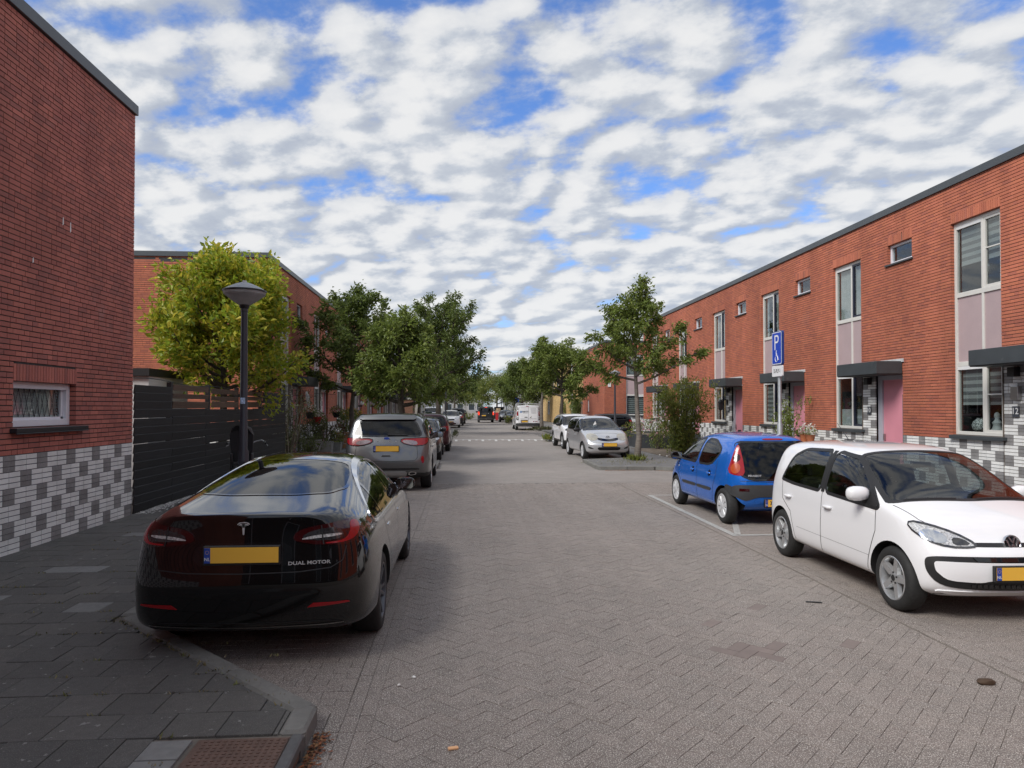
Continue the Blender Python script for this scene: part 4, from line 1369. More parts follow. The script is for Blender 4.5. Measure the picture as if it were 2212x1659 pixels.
    def ring(s, name, m, pts, view, w, off=.006, rnd=2, both=False, rr=.25, step=.04, out=0., rim=.01, sides=(1,)):
        if len(pts[0]) == 3: pts = [s.to2(p, view) for p in pts]
        poly = resample(chaikin(pts, rnd, rr) if rnd else [Vector(p) for p in pts], step)
        if signed(poly) < 0: poly.reverse()
        o_ = inset(poly, -out); i_ = inset(poly, w)
        n = len(poly)
        for sg in ((1, -1) if both else sides):
            fl = lambda p: Vector((p.x * sg, p.y, p.z))
            A = [fl(s.hit(q, view, off)) for q in o_]; B = [fl(s.hit(q, view, off)) for q in i_]
            A2 = [fl(s.hit(q, view, -rim)) for q in o_]; B2 = [fl(s.hit(q, view, -rim)) for q in i_]
            b = MB()
            b.add(A + B + A2 + B2, [f if sg > 0 else f[::-1] for i in range(n) for j in [(i + 1) % n] for f in ((i, j, n + j, n + i), (2 * n + i, 2 * n + j, j, i), (n + i, n + j, 3 * n + j, 3 * n + i))])
            b.build(name, m, s.t, smooth=60)
    def line(s, name, m, pts, view, w=.007, off=.0015, both=False, sides=(1,), parent=None):
        if len(pts[0]) == 3: pts = [s.to2(p, view) for p in pts]
        pts = [Vector(p) for p in pts]
        den = []
        for a, b_ in zip(pts, pts[1:]):
            k = max(1, int((b_ - a).length / .03))
            den += [a.lerp(b_, j / k) for j in range(k)]
        den.append(pts[-1])
        for sg in ((1, -1) if both else sides):
            vs, fs = [], []
            for i, p in enumerate(den):
                t = den[min(i + 1, len(den) - 1)] - den[max(i - 1, 0)]
                t = t.normalized() if t.length > 1e-9 else Vector((1, 0))
                nn = Vector((-t.y, t.x)) * w / 2
                for q in (p - nn, p + nn):
                    h = s.hit(q, view, off); vs.append(Vector((h.x * sg, h.y, h.z)))
            for i in range(len(den) - 1):
                fs.append((2 * i, 2 * i + 1, 2 * i + 3, 2 * i + 2))
            b = MB(); b.add(vs, fs); b.build(name, m, parent or s.t)
    def window(s, name, pts, view, m=None, both=False, seal=.022, rnd=2, rr=.13, hole=True, sealm=None, sealout=.012):
        m = m or m_cglass
        s.patch(name, m, pts, view, off=.002, rim=.0, both=both, rnd=rnd, rr=rr, step=.05)
        s.ring('window_seal', sealm or m_trim, pts, view, seal, off=.0045, rnd=rnd, both=both, rr=rr, out=sealout)
        p2 = [s.to2(p, view) if len(p) == 3 else Vector(p) for p in pts]
        poly = chaikin(p2, rnd, rr)
        if hole: s.glasses.append((inset(poly if signed(poly) > 0 else poly[::-1], .012), view, both))
    def handle(s, y, z, m=None, L=.16, both=True, recess=True):
        for sg in ((1, -1) if both else (1,)):
            h = s.hit(Vector((y, z)), 'side', 0)
            b = MB()
            pts = []
            for j in range(9):
                t = j / 8 - .5
                pts.append((sg * (h.x + .012 + .020 * (1 - (2 * t) ** 4)), y + t * L, z))
            b.tube(pts, [.009] + [.014] * 7 + [.009], 8)
            b.v = [(x, yy, z + (zz - z) * 1.15) for x, yy, zz in b.v]
            b.build('door_handle', m or s.paint, s.t, smooth=60)
    def mirror(s, y, z, m=None, big=1., lens=True, x=None):
        for sg in (1, -1):
            h = s.hit(Vector((y, z - .03)), 'side', 0)
            cx = (x or h.x + .10) * 1.0
            b = MB()
            n1, n2 = 12, 10
            vs = []
            for i in range(n1 + 1):
                th = math.pi * i / n1
                for j in range(n2):
                    ph = 6.28319 * j / n2
                    px, pz, py = math.cos(th), math.sin(th) * math.sin(ph), math.sin(th) * math.cos(ph)
                    sp = lambda v, e: math.copysign(abs(v) ** e, v)
                    X = cx + .115 * big * sp(px, .7); Z = z + .075 * big * sp(pz, .75); Y = y + .075 * big * (sp(py, .8) if py > 0 else .35 * sp(py, .3))
                    vs.append((X * sg, Y, Z))
            fs = [(i * n2 + j, i * n2 + (j + 1) % n2, (i + 1) * n2 + (j + 1) % n2, (i + 1) * n2 + j) for i in range(n1) for j in range(n2)]
            b.add(vs, fs if sg < 0 else [f[::-1] for f in fs])
            o = b.build('side_mirror', m or s.paint, s.t, smooth=70)
            b = MB()
            b.tube([(sg * (h.x - .02), y + .02, z - .06), (sg * (cx - .02), y + .01, z - .05)], [.035, .03], 8)
            b.build('mirror_arm', m_trim, o)
            b = MB()
            yy = y - .075 * big * .35 - .004
            b.add([(sg * (cx + .095 * big * a), yy, z + .058 * big * c) for a, c in ((-1, -.7), (-.8, -1), (.8, -1), (1, -.6), (1, .6), (.8, 1), (-.8, 1), (-1, .7))], [tuple(range(8))[::sg]])
            b.build('mirror_glass', m_mirror, o)
    def plate(s, z, rear=True, w=.52, h=.11, dy=.012, tilt=0., x=0., txt=None):
        view = 'rear' if rear else 'front'
        sg = -1 if rear else 1
        p0 = s.hit(Vector((x, z)), view, 0)
        y = p0.y + sg * dy
        M_ = frame(Vector((1, 0, 0)) * (-sg), Vector((0, 0, 1)), Vector((0, sg, 0)), (x, y, z)) @ Matrix.Rotation(tilt, 4, 'X')
        holder = MB().cbox(-w / 2 - .012, w / 2 + .012, -h / 2 - .018, h / 2 + .01, -.03, .004, .004, M=M_).build('plate_holder', m_trim, s.t)
        pl = MB().box(-w / 2, w / 2, -h / 2, h / 2, .004, .009, M=M_).build('licence_plate', m_plate_y, holder)
        MB().box(-w / 2, -w / 2 + .042, -h / 2, h / 2, .009, .0105, M=M_).build('plate_band', m_plate_b, pl)
        lettering('NL', .034, m_white, pl, M_ @ Matrix.Translation((-w / 2 + .021, -h * .25, .0115)), 'country_letters', depth=.0005)
        b = MB()
        for j in range(12):
            a = 6.283 * j / 12
            cx, cz = -w / 2 + .021 + .012 * math.cos(a), h * .2 + .012 * math.sin(a)
            b.box(cx - .0015, cx + .0015, cz - .0015, cz + .0015, .0105, .0112, M=M_)
        b.build('star_ring', m_plate_y, pl)
        if txt: lettering(txt, .085, m_black, pl, M_ @ Matrix.Translation((.02 if len(txt) > 1 else -.17, 0, .0105)), 'plate_letters', sx=.85, depth=.0005, bold=.001)
        return M_
    def wheels(s, style, rimm, rimR=None, width=.2, inset_=.02, cap=None):
        key = (style, rimm.name, round(s.R, 3), rimR, width)
        tm, rm = wheel_meshes(style, rimm, s.R, rimR or s.R * .68, width)
        for ya in s.axles:
            for sg in (1, -1):
                w = bpy.data.objects.new('wheel', None); COL.objects.link(w); w.parent = s.t
                w.location = (sg * (s.W / 2 - inset_ - width / 2), ya, s.R)
                if sg < 0: w.rotation_euler = (0, 0, math.pi)
                meshobj('tyre', tm, w); r_ = meshobj('rim', rm, w)
                r_.rotation_euler = (random.uniform(0, 6), 0, 0)
    def interior(s, belt, y0, y1, steer=True, lhd=True, seat_h=1.12, wheel_y=None):
        """dashboard, seats, steering wheel; driver on the left (-x)"""
        W = s.W / 2 - .12
        b = MB().cbox(-W, W, y1 - .45, y1 + .1, .35, belt + .02, .05); b.build('dashboard', m_dash, s.t)
        for x in (-.36, .36):
            for yy in ((y0 + y1) / 2 - .05, y0 + .35):
                b = MB()
                b.cbox(x - .24, x + .24, yy - .25, yy + .30, .35, .58, .05)
                M_ = Matrix.Translation((x, yy - .22, .5)) @ Matrix.Rotation(.25, 4, 'X')
                b.cbox(-.23, .23, -.09, .05, 0, seat_h - .68, .04, M=M_)
                b.cbox(-.13, .13, -.06, .04, seat_h - .66, seat_h - .47, .03, M=M_)
                b.build('seat', m_seat, s.t, smooth=40)
        wy = wheel_y or y1 - .62
        b = MB()
        M_ = Matrix.Translation((-.36, wy, belt - .0)) @ Matrix.Rotation(-1.15, 4, 'X')
        n = 20
        b.tube([M_ @ Vector((.18 * math.cos(6.2832 * j / n), .18 * math.sin(6.2832 * j / n), 0)) for j in range(n + 1)], .014, 6)
        b.box(-.17, .17, -.02, .02, -.01, .01, M=M_)
        b.build('steering_wheel', m_dash, s.t, smooth=60)
    def finish(s, loc, rz, scale=1.0, clad=None):
        bm = bmesh.new(); bm.from_mesh(s.me)
        dele = []
        for f in bm.faces:
            c = f.calc_center_median()
            for poly, view, both in s.glasses:
                d = VIEWS[view][0]
                for sg in ((1, -1) if both else (1,)):
                    cc = Vector((c.x * sg, c.y, c.z)); nn = Vector((f.normal.x * sg, f.normal.y, f.normal.z))
                    if nn.dot(d) < -.05 and inside(s.to2(cc, view), poly):
                        dele.append(f); break
                else: continue
                break
        bmesh.ops.delete(bm, geom=list(set(dele)), context='FACES')
        if clad:
            for f in bm.faces:
                if clad(f.calc_center_median()): f.material_index = 1
        bm.to_mesh(s.me); bm.free()
        s.me.shade_smooth()
        s.me.set_sharp_from_angle(angle=math.radians(38))
        meshobj('body', s.me, s.t)
        s.t.location = loc; s.t.rotation_euler = (0, 0, rz); s.t.scale = (scale,) * 3
        return s.t

_wm = {}
def wheel_meshes(style, rimm, R, rimR, width):
    key = (style, rimm.name, R, rimR, width)
    if key in _wm: return _wm[key]
    Mx = Matrix.Rotation(math.pi / 2, 4, 'Y')      # lathe axis z -> x (outer face towards +x)
    h = width / 2
    b = MB()
    b.lathe([(rimR, -h), (rimR + .01, -h - .004), (R - .03, -h), (R - .008, -h + .02), (R, -h + .045), (R, h - .045), (R - .008, h - .02), (R - .03, h), (rimR + .012, h + .004), (rimR, h - .004)], 40, Mx)
    tm = b.mesh('tyre', m_tyre, 40)
    b = MB()
    b.lathe([(rimR + .003, h - .004), (rimR - .004, h + .002), (rimR - .016, h - .004), (rimR - .03, h - .05), (rimR - .035, -h)], 40, Mx)
    b.lathe([(0, h - .09), (rimR - .03, h - .09)], 24, Mx, 1)
    b.lathe([(.0, h - .055), (rimR * .62, h - .06)], 24, Mx, 2)
    def spoke(a, w0, w1, r0, r1, t0, t1, mi=0, z0=-.012, z1=-.012):
        c, s_ = math.cos(a), math.sin(a)
        vs = []
        for r, w, tt, zz in ((r0, w0, t0, z0), (r1, w1, t1, z1)):
            for ww, dz in ((-w, -tt), (w, -tt), (w * .72, 0), (-w * .72, 0)):
                vs.append((h + zz + dz, r * c - ww * s_, r * s_ + ww * c))
        b.add(vs, [(0, 1, 5, 4), (1, 2, 6, 5), (2, 3, 7, 6), (3, 0, 4, 7), (3, 2, 1, 0), (4, 5, 6, 7)], mi)
    if style == 'five':
        for j in range(5): spoke(6.2832 * j / 5, .045, .034, .03, rimR - .01, .04, .035, z0=-.022, z1=-.008)
        b.lathe([(0, h - .012), (.045, h - .014), (.06, h - .024), (.065, h - .05)], 24, Mx)
        b.lathe([(0, h - .009), (.028, h - .010), (.030, h - .014)], 20, Mx, 1)
        for j in range(5):
            a = 6.2832 * (j + .5) / 5
            b.lathe([(0, h - .012), (.009, h - .012), (.009, h - .04)], 8, Mx @ Matrix.Translation((.05 * math.cos(a), .05 * math.sin(a), 0)), 1)
    elif style == 'cap':
        for j in range(9):
            a = 6.2832 * j / 9
            spoke(a, .018, .052 * rimR / .19, .03, rimR - .004, .012, .012, z0=.0, z1=-.004)
        b.lathe([(0, h + .006), (.05, h + .003), (.07, h - .01)], 24, Mx)
        b.lathe([(rimR - .03, h - .004), (rimR + .002, h - .002)], 40, Mx)
    elif style == 'multi':
        for j in range(10): spoke(6.2832 * j / 10, .016, .014, .04, rimR - .008, .04, .03, z0=-.02, z1=-.006)
        b.lathe([(0, h - .012), (.05, h - .014), (.06, h - .05)], 24, Mx)
    elif style == 'aero':
        for j in range(10):
            a = 6.2832 * j / 10
            spoke(a + (.10 if j % 2 else -.10), .022, .018, .05, rimR - .008, .035, .03, z0=-.03, z1=-.008)
        b.lathe([(0, h - .018), (.05, h - .02), (.075, h - .05)], 24, Mx)
    rm = b.mesh('rim', [rimm, m_trim, mat('brake disc', (.22, .21, .20), .4, .8)], 40)
    _wm[key] = (tm, rm)
    return tm, rm
# ---------------------------------------------------------------- fence, street furniture, planters
m_board = mat('black stained board', (.020, .021, .023), .55, var=.25, grain=((6., 1.2, 60.), .35), bump=(60., .3, .004))
m_brown = mat('weathered brown slat', (.115, .075, .05), .75, var=.25, grain=((6., 2., 50.), .35))
m_pole = mat('dark blue grey coated steel', (.030, .034, .045), .38, noise=(3., .12))
m_galv = mat('galvanised steel', (.36, .38, .39), .45, .5, noise=(9., .15))
fe = thing('garden_fence', 'black horizontal board garden fence with brown see-through slats behind the street lamp', 'fence', (-5.36, 16.7, 0))
def fboard(y0, y1, z0, z1, x=-5.36, th=.022, m=None, name='board', tilt=0.):
    b = MB().cbox(-th / 2, th / 2, y0 + .003, y1 - .003, -(z1 - z0) / 2, (z1 - z0) / 2, .004)
    o = b.build(name, m or m_board, fe)
    o.location = (x - fe.location.x, -fe.location.y, (z0 + z1) / 2)
    o.rotation_euler = (random.gauss(0, .0006), tilt + random.gauss(0, .012), 0)
Y0, Y1, Y2, Y3 = 11.9, 13.35, 19.3, 21.7
nb, bh = 12, .1415
for i in range(nb):
    z0 = .10 + i * bh
    for a, c in ((Y0, 15.1), (15.1, 18.4), (18.4, Y3)) if i % 2 else ((Y0, 13.4), (13.4, 16.8), (16.8, 20.2), (20.2, Y3)):
        fboard(a, c, z0 - .004, z0 + bh + .006, tilt=.13)
for i in range(3):
    z0 = .10 + (nb + i) * bh
    fboard(Y0, Y1, z0 - .004, z0 + bh + .006, tilt=.13)
    fboard(Y2, Y3, z0 - .004 + i * .01, z0 + bh + .014 + i * .01, tilt=.13)
for a, c in ((13.42, 15.25), (15.45, 17.2), (17.35, 19.22)):
    for i, (z0, z1) in enumerate(((1.86, 1.99), (2.04, 2.13), (2.17, 2.28))):
        fboard(a, c, z0 - .03, z1 - .03, m=m_brown, name='slat', tilt=.12)
for y in (13.38, 15.35, 17.28, 19.26): fboard(y - .05, y + .05, .1, 2.30, x=-5.41, th=.08, name='post')
b = MB()
b.tube([(-5.36 - fe.location.x, y - fe.location.y, 2.30 + .02 * math.sin(y * 2.1) + .03 * math.sin(y * .7)) for y in np.linspace(11.9, 21.7, 30)], .008, 5)
b.build('cable', m_black, fe)
b = MB()
rr = random.Random(8)
for _ in range(1500):
    y = rr.uniform(11.9, 18); x = -5.33 + abs(rr.gauss(0, .13)); r = rr.uniform(.008, .02); z = .10 + rr.uniform(0, .012)
    a = rr.uniform(0, 6)
    b.add([(x + r * math.cos(a), y + r * math.sin(a), z), (x + r * math.cos(a + 2.1), y + r * math.sin(a + 2.1), z), (x + r * math.cos(a + 4.2), y + r * math.sin(a + 4.2), z), (x, y, z + r * .9)], [(0, 1, 3), (1, 2, 3), (2, 0, 3)])
tag(b.build('white_gravel', m_gravel), 'strip of white gravel along the foot of the black fence', 'gravel', kind='stuff')

def street_lamp(loc, label, hi=True, h=3.93):
    t = thing('street_lamp', label, 'street lamp', loc, 0, 'street lamps with conical heads')
    n = 28 if hi else 12
    z = h
    MB().lathe([(.085, 0), (.085, 1.0), (.065, 1.05), (.052, z - .60), (.052, z - .50), (.058, z - .495), (.058, z - .44), (0, z - .44)], n).build('pole', m_pole, t, smooth=40)
    MB().lathe([(.045, z - .46), (.08, z - .42), (.085, z - .375), (.07, z - .365)], n).build('collar', m_black, t, smooth=40)
    MB().lathe([(.07, z - .385), (.10, z - .375), (.20, z - .31), (.333, z - .205), (.338, z - .16)], n).build('lens', mat('frosted lamp lens', (.85, .86, .86), .3, noise=(6., .12), trans=.8), t, smooth=40)
    MB().lathe([(.338, z - .168), (.352, z - .164), (.352, z - .140), (.335, z - .135)], n).build('rim', m_black, t, smooth=30)
    MB().lathe([(.345, z - .139), (.25, z - .085), (.13, z - .03), (.05, z - .005), (.0, z)], n).build('lid', mat('grey lamp lid', (.22, .235, .25), .38), t, smooth=40)
    MB().lathe([(.035, z - .01), (.035, z + .025), (.0, z + .03)], 12).build('finial', m_zinc, t)
    if hi:
        MB().box(-.035, .04, -.0635, -.0605, 1.80, 1.90).build('sticker', mat('blue white sticker', (.45, .60, .80), .5, noise=(60., .6)), t)
        MB().box(-.05, .05, -.0875, -.084, .5, .85).build('hatch', m_pole, t)
    return t
street_lamp((-3.64, 12.0, .1), 'dark street lamp with conical head standing before the yellow green tree', True, 3.83)
street_lamp((-1.34, 55.0, .1), 'dark street lamp between the left hand tree trunks beyond the speed hump', False)
street_lamp((8.95, 41.0, .1), 'dark street lamp half hidden behind the young tree on the right', False)
street_lamp((6.9, 111, .1), 'tiny pale street lamp at the far right, nearer of the pair', False)
street_lamp((6.9, 126, .1), 'tiny pale street lamp at the far right, farther of the pair', False)

# parking sign for the disabled bay, facing the street
ps = thing('parking_sign', 'blue disabled parking sign on a galvanised post behind the blue hatchback', 'sign', (5.98, 12.93, .1))
MB().lathe([(.052, 0), (.052, 1.42), (.034, 1.46), (.034, 3.2), (0, 3.21)], 16).build('post', m_galv, ps, smooth=40)
def rrect(w, h, r, n=4):
    pts = []
    for cx, cy, a0 in ((w / 2 - r, h / 2 - r, 0), (-w / 2 + r, h / 2 - r, math.pi / 2), (-w / 2 + r, -h / 2 + r, math.pi), (w / 2 - r, -h / 2 + r, 1.5 * math.pi)):
        pts += [(cx + r * math.cos(a0 + math.pi / 2 * j / n), cy + r * math.sin(a0 + math.pi / 2 * j / n)) for j in range(n + 1)]
    return pts
m_sblue = mat('sign blue', (.012, .06, .46), .35); m_swhite = mat('sign white', (.78, .78, .78), .4)
def on_sign(z):   # x to the viewer's right (-y), y up, out towards -x
    return frame(Vector((0, -1, 0)), Vector((0, 0, 1)), Vector((-1, 0, 0)), (-.05, 0, z))
Ms = on_sign(2.86)
fn = lambda M_: (lambda u, v, w: M_ @ Vector((u, v, w)))
board = MB().prism(rrect(.43, .64, .04), fn(Ms), -.045, .0).build('sign_board', mat('sign edge blue', (.012, .045, .20), .4), ps, bevel=.004)
MB().prism(rrect(.40, .61, .03), fn(Ms), .0015, .003).build('sign_border', m_swhite, board)
MB().prism(rrect(.372, .582, .022), fn(Ms), .003, .0045).build('sign_face', m_sblue, board)
b = MB()
b.prism([(-.085, -.03), (-.05, -.03), (-.05, .25), (-.085, .25)], fn(Ms), .0045, .006)
arc = [(.02 + .072 * math.cos(a), .173 + .077 * math.sin(a)) for a in np.linspace(-math.pi / 2, math.pi / 2, 9)]
arc2 = [(.02 + .036 * math.cos(a), .173 + .044 * math.sin(a)) for a in np.linspace(math.pi / 2, -math.pi / 2, 9)]
b.prism([(-.05, .096)] + arc + [(-.05, .25), (-.05, .217)] + arc2 + [(-.05, .129)], fn(Ms), .0045, .006)
b.build('letter_p', m_swhite, board)
b = MB()       # wheelchair symbol
ring_ = [(-.005 + .055 * math.cos(a), -.20 + .055 * math.sin(a), .0055) for a in np.linspace(math.radians(140), math.radians(385), 16)]
b.tube([Ms @ Vector(p) for p in ring_], .007, 4)
b.tube([Ms @ Vector(p) for p in ((-.012, -.075, .0055), (-.006, -.15, .0055), (.04, -.15, .0055), (.065, -.225, .0055), (.09, -.215, .0055))], .009, 4)
b.tube([Ms @ Vector(p) for p in ((-.008, -.115, .0055), (.03, -.115, .0055))], .007, 4)
b.prism([(-.012 + .017 * math.cos(a), -.055 + .017 * math.sin(a)) for a in np.linspace(0, 6.28, 11)[:-1]], fn(Ms), .0045, .006)
b.build('wheelchair_symbol', m_swhite, board)
Ml = on_sign(2.425)
sub = MB().prism(rrect(.43, .20, .02), fn(Ml), -.03, 0).build('sub_plate', m_swhite, ps, bevel=.003)
lettering('32-PLP-1', .105, m_black, sub, Ml @ Matrix.Translation((0, 0, .001)), 'plate_text', sx=.78, depth=.001)
for z in (2.7, 3.0, 2.42): MB().lathe([(.040, 0), (.040, .04)], 12, Matrix.Translation((0, 0, z))).build('clamp', m_galv, ps)

# bicycle with child seat behind the lamp
bk = thing('bicycle', 'dark bicycle with black child seat parked behind the street lamp', 'bicycle', (-3.92, 13.05, .1), math.radians(-80))
for x in (-.56, .52):
    w = bpy.data.objects.new('wheel', None); COL.objects.link(w); w.parent = bk; w.location = (x, 0, .34)
    b = MB(); n = 28
    b.tube([(.33 * math.cos(6.2832 * j / n), 0, .33 * math.sin(6.2832 * j / n)) for j in range(n + 1)], .02, 6); b.build('tyre', m_tyre, w)
    b = MB()
    for j in range(12): b.tube([(0, 0, 0), (.32 * math.cos(6.2832 * j / 12), .015 * (-1) ** j, .32 * math.sin(6.2832 * j / 12))], .0015, 3)
    b.build('spoke', m_galv, w)
b = MB(); r = .018
P = dict(bb=(-.02, 0, .30), st=(.14, 0, .82), hd=(-.40, 0, .90), hl=(-.43, 0, .70), rr=(.52, 0, .34), fr=(-.56, 0, .34))
for a, c in (('bb', 'st'), ('bb', 'hl'), ('st', 'rr'), ('bb', 'rr'), ('hd', 'fr'), ('hl', 'st')): b.tube([P[a], P[c]], r, 8)
b.build('frame', mat('bicycle frame', (.02, .02, .022), .3), bk, smooth=40)
b = MB()
b.tube([(-.40, 0, .88), (-.38, 0, 1.02)], .016, 8)
for s_ in (-1, 1): b.tube([(-.38, 0, 1.02), (-.40, s_ * .12, 1.10), (-.36, s_ * .24, 1.13), (-.22, s_ * .31, 1.10)], .012, 8)
o = b.build('handlebar', m_galv, bk, smooth=40)
for s_ in (-1, 1):
    MB().tube([(-.24, s_ * .305, 1.105), (-.10, s_ * .33, 1.08)], .018, 8).build('grip', m_black, o)
    MB().tube([(-.30, s_ * .30, 1.10), (-.34, s_ * .33, 1.05), (-.20, s_ * .36, 1.03)], .007, 6).build('brake_lever', m_galv, o)
MB().cbox(.02, .28, -.09, .09, .86, .93, .03).build('saddle', m_black, bk)
b = MB().tube([(.14, 0, .80), (.14, 0, .88)], .015, 8); b.build('seat_post', m_galv, bk)
b = MB()
for s_ in (-1, 1): b.tube([(.2, s_ * .07, .72), (.72, s_ * .07, .72), (.52, s_ * .05, .36)], .008, 6)
b.build('rack', m_galv, bk)
cs = MB()
prof = [(-.16, 0), (-.17, .10), (-.19, .30), (-.20, .50), (-.16, .62), (-.08, .67), (.08, .67), (.16, .62), (.20, .50), (.19, .30), (.17, .10), (.16, 0)]
vs = [(.58 + .10 * (z / .67) - (.10 if abs(y) > .13 else 0), y, .76 + z) for y, z in prof]
vs += [(x + .03, y * .96, z) for x, y, z in vs]
n = len(prof)
cs.add(vs, [tuple(range(n)), tuple(range(2 * n - 1, n - 1, -1))] + [(i, (i + 1) % n, n + (i + 1) % n, n + i) for i in range(n)])
cs.cbox(.30, .62, -.15, .15, .74, .80, .02)
for s_ in (-1, 1): cs.cbox(.32, .60, s_ * .16 - .02, s_ * .16 + .02, .50, .95, .015)
seat = cs.build('child_seat', mat('dark grey shell', (.022, .023, .026), .45), bk)
MB().cbox(.66, .70, -.02, .04, .66, .72, .008).build('rear_light', m_redlens, bk)

# planters, pots and bins
m_pot = mat('grey pot', (.30, .29, .275), .8, noise=(8., .12)); m_wood = mat('planter wood', (.40, .22, .10), .7, grain=((3., 3., 30.), .25)); m_terra = mat('terracotta', (.42, .15, .07), .85, noise=(9., .12))
m_anth_box = mat('anthracite planter', (.045, .05, .057), .6, noise=(6., .15))
def leafball(name, parent, cx, cy, cz, rx, ry, rz_, n, size, mats_, seed=0, droop=.3, hollow=.35, kind='stuff'):
    """loose foliage: leaf faces spread through an ellipsoid"""
    g = np.random.default_rng(seed)
    d = g.normal(size=(n, 3)); d /= np.linalg.norm(d, axis=1)[:, None]
    rad = (hollow + (1 - hollow) * g.random(n) ** .5) * (1 + .18 * np.sin(d[:, 0] * 5 + seed) * np.cos(d[:, 2] * 4 + d[:, 1] * 6))
    c = np.array([cx, cy, cz]) + d * rad[:, None] * np.array([rx, ry, rz_])
    return leaf_mesh(name, parent, c, d, size, mats_, g, droop, kind)
def leaf_mesh(name, parent, c, out, size, m, g, droop=.3, kind='stuff', wide=.42, fold=.12):
    n = len(c)
    a = out + g.normal(size=(n, 3)) * .6; a[:, 2] -= droop
    a /= np.linalg.norm(a, axis=1)[:, None]
    u = g.normal(size=(n, 3)); u[:, 2] += 1.2
    s_ = np.cross(a, u); s_ /= np.linalg.norm(s_, axis=1)[:, None] + 1e-9
    nn = np.cross(s_, a)
    L = size * (.65 + .7 * g.random(n))[:, None]
    V = np.empty((n, 4, 3))
    V[:, 0] = c
    V[:, 1] = c + a * L * .48 + s_ * L * wide * .5 + nn * L * fold
    V[:, 2] = c + a * L - nn * L * fold * .6
    V[:, 3] = c + a * L * .48 - s_ * L * wide * .5 + nn * L * fold
    F = (np.array([(0, 1, 2), (0, 2, 3)])[None] + (np.arange(n) * 4)[:, None, None]).reshape(-1, 3)
    me = bpy.data.meshes.new(name)
    me.vertices.add(n * 4); me.vertices.foreach_set('co', V.reshape(-1))
    me.loops.add(len(F) * 3); me.loops.foreach_set('vertex_index', F.reshape(-1))
    me.polygons.add(len(F)); me.polygons.foreach_set('loop_start', np.arange(0, len(F) * 3, 3))
    me.update(calc_edges=True)
    me.materials.append(m); me.shade_flat()
    o = meshobj(name, me, parent, W=parent is not None)
    if kind: o['kind'] = kind
    return o
GREEN = [(.175, .225, .048), (.20, .255, .054), (.145, .195, .045), (.235, .28, .062), (.18, .24, .045)]
m_leaf = mat('cherry leaf', pal=GREEN, rough=.5, var=.22, trans=.42)
m_leaf_dk = mat('dark leaf', pal=[(.125, .172, .040), (.150, .198, .046), (.105, .146, .036), (.175, .218, .05)], rough=.45, var=.22, trans=.45)
m_leaf_y = mat('yellow green leaf', pal=[(.36, .41, .038), (.46, .45, .045), (.27, .36, .036), (.56, .48, .06), (.22, .31, .036), (.40, .43, .042)], rough=.45, var=.22, trans=.45)
m_leaf_b = mat('bush leaf', pal=[(.17, .215, .042), (.21, .24, .048), (.13, .175, .036), (.25, .255, .056)], rough=.45, var=.22, trans=.42)
m_leaf_o = mat('olive leaf', pal=[(.085, .095, .04), (.11, .11, .05), (.065, .075, .032)], rough=.6, var=.25, trans=.3)
m_pink = mat('pink petals', pal=[(.62, .14, .26), (.70, .35, .42), (.75, .55, .55)], rough=.6, var=.15, trans=.3)
m_wpetal = mat('white petals', (.78, .77, .72), .6, var=.1, trans=.3)
m_ypetal = mat('yellow petals', pal=[(.62, .36, .03), (.70, .42, .05), (.10, .05, .015)], rough=.6, var=.2, trans=.2)
m_bark = mat('bark', (.085, .070, .055), .9, noise=[(6., .25), (40., .25)], grain=((20., 20., 3.), .3), bump=(30., .7, .02), stain=(5., .55, .75, (.15, .15, .11), .5))
m_birch = mat('ringed cherry bark', (.15, .13, .11), .75, noise=[(5., .2)], grain=((3., 3., 45.), .45), bump=(25., .4, .01))
def pot(name, label, prof, loc, m, n=20, square=False):
    b = MB()
    if square:
        w, h = prof
        b.prism([(-w / 2 * .85, -w / 2 * .85), (w / 2 * .85, -w / 2 * .85), (w / 2 * .85, w / 2 * .85), (-w / 2 * .85, w / 2 * .85)], lambda u, v, z: (u * (1 + .17 * z / h), v * (1 + .17 * z / h), z), 0, h)
    else: b.lathe(prof, n)
    t = thing(name, label, 'planter', loc, 0, 'pots and planters before the left terrace')
    b.build('pot', m, t, smooth=40)
    return t
RP = [(.0, 0), (.20, 0), (.26, .15), (.33, .38), (.36, .52), (.38, .54), (.36, .56), (.33, .52), (.0, .48)]
PZ = .14
MB().cbox(-6.1, -4.6, 24.9, 31.5, .1, PZ, .01).build('front_garden_slab', m_tile_light, pav_l)
t = pot('flower_pot', 'big round grey pot with bushy herb, leftmost before the left terrace', RP, (-5.35, 25.5, PZ), m_pot); leafball('plant', t, -5.35, 25.5, 1.0, .42, .42, .45, 900, .09, m_leaf_o, 1)
t = pot('flower_pot', 'square pale grey tub beside the big round pot', (.45, .45), (-5.0, 26.3, PZ), m_pot, square=True); leafball('plant', t, -5.0, 26.3, .85, .3, .3, .35, 400, .08, m_leaf_o, 2)
t = pot('flower_pot', 'tall dark slate planter with purple and white flowers', (.32, .75), (-5.45, 27.1, PZ), m_anth_box, square=True); leafball('plant', t, -5.45, 27.1, 1.25, .32, .32, .42, 600, .09, m_leaf_dk, 3); leafball('blossom', t, -5.45, 27.1, 1.5, .33, .33, .2, 90, .07, m_pink, 4)
t = pot('flower_pot', 'small square pale pot beside the slate planter', (.34, .36), (-4.85, 27.6, PZ), m_pot, square=True); leafball('plant', t, -4.85, 27.6, .70, .25, .25, .3, 300, .08, m_leaf_b, 5)
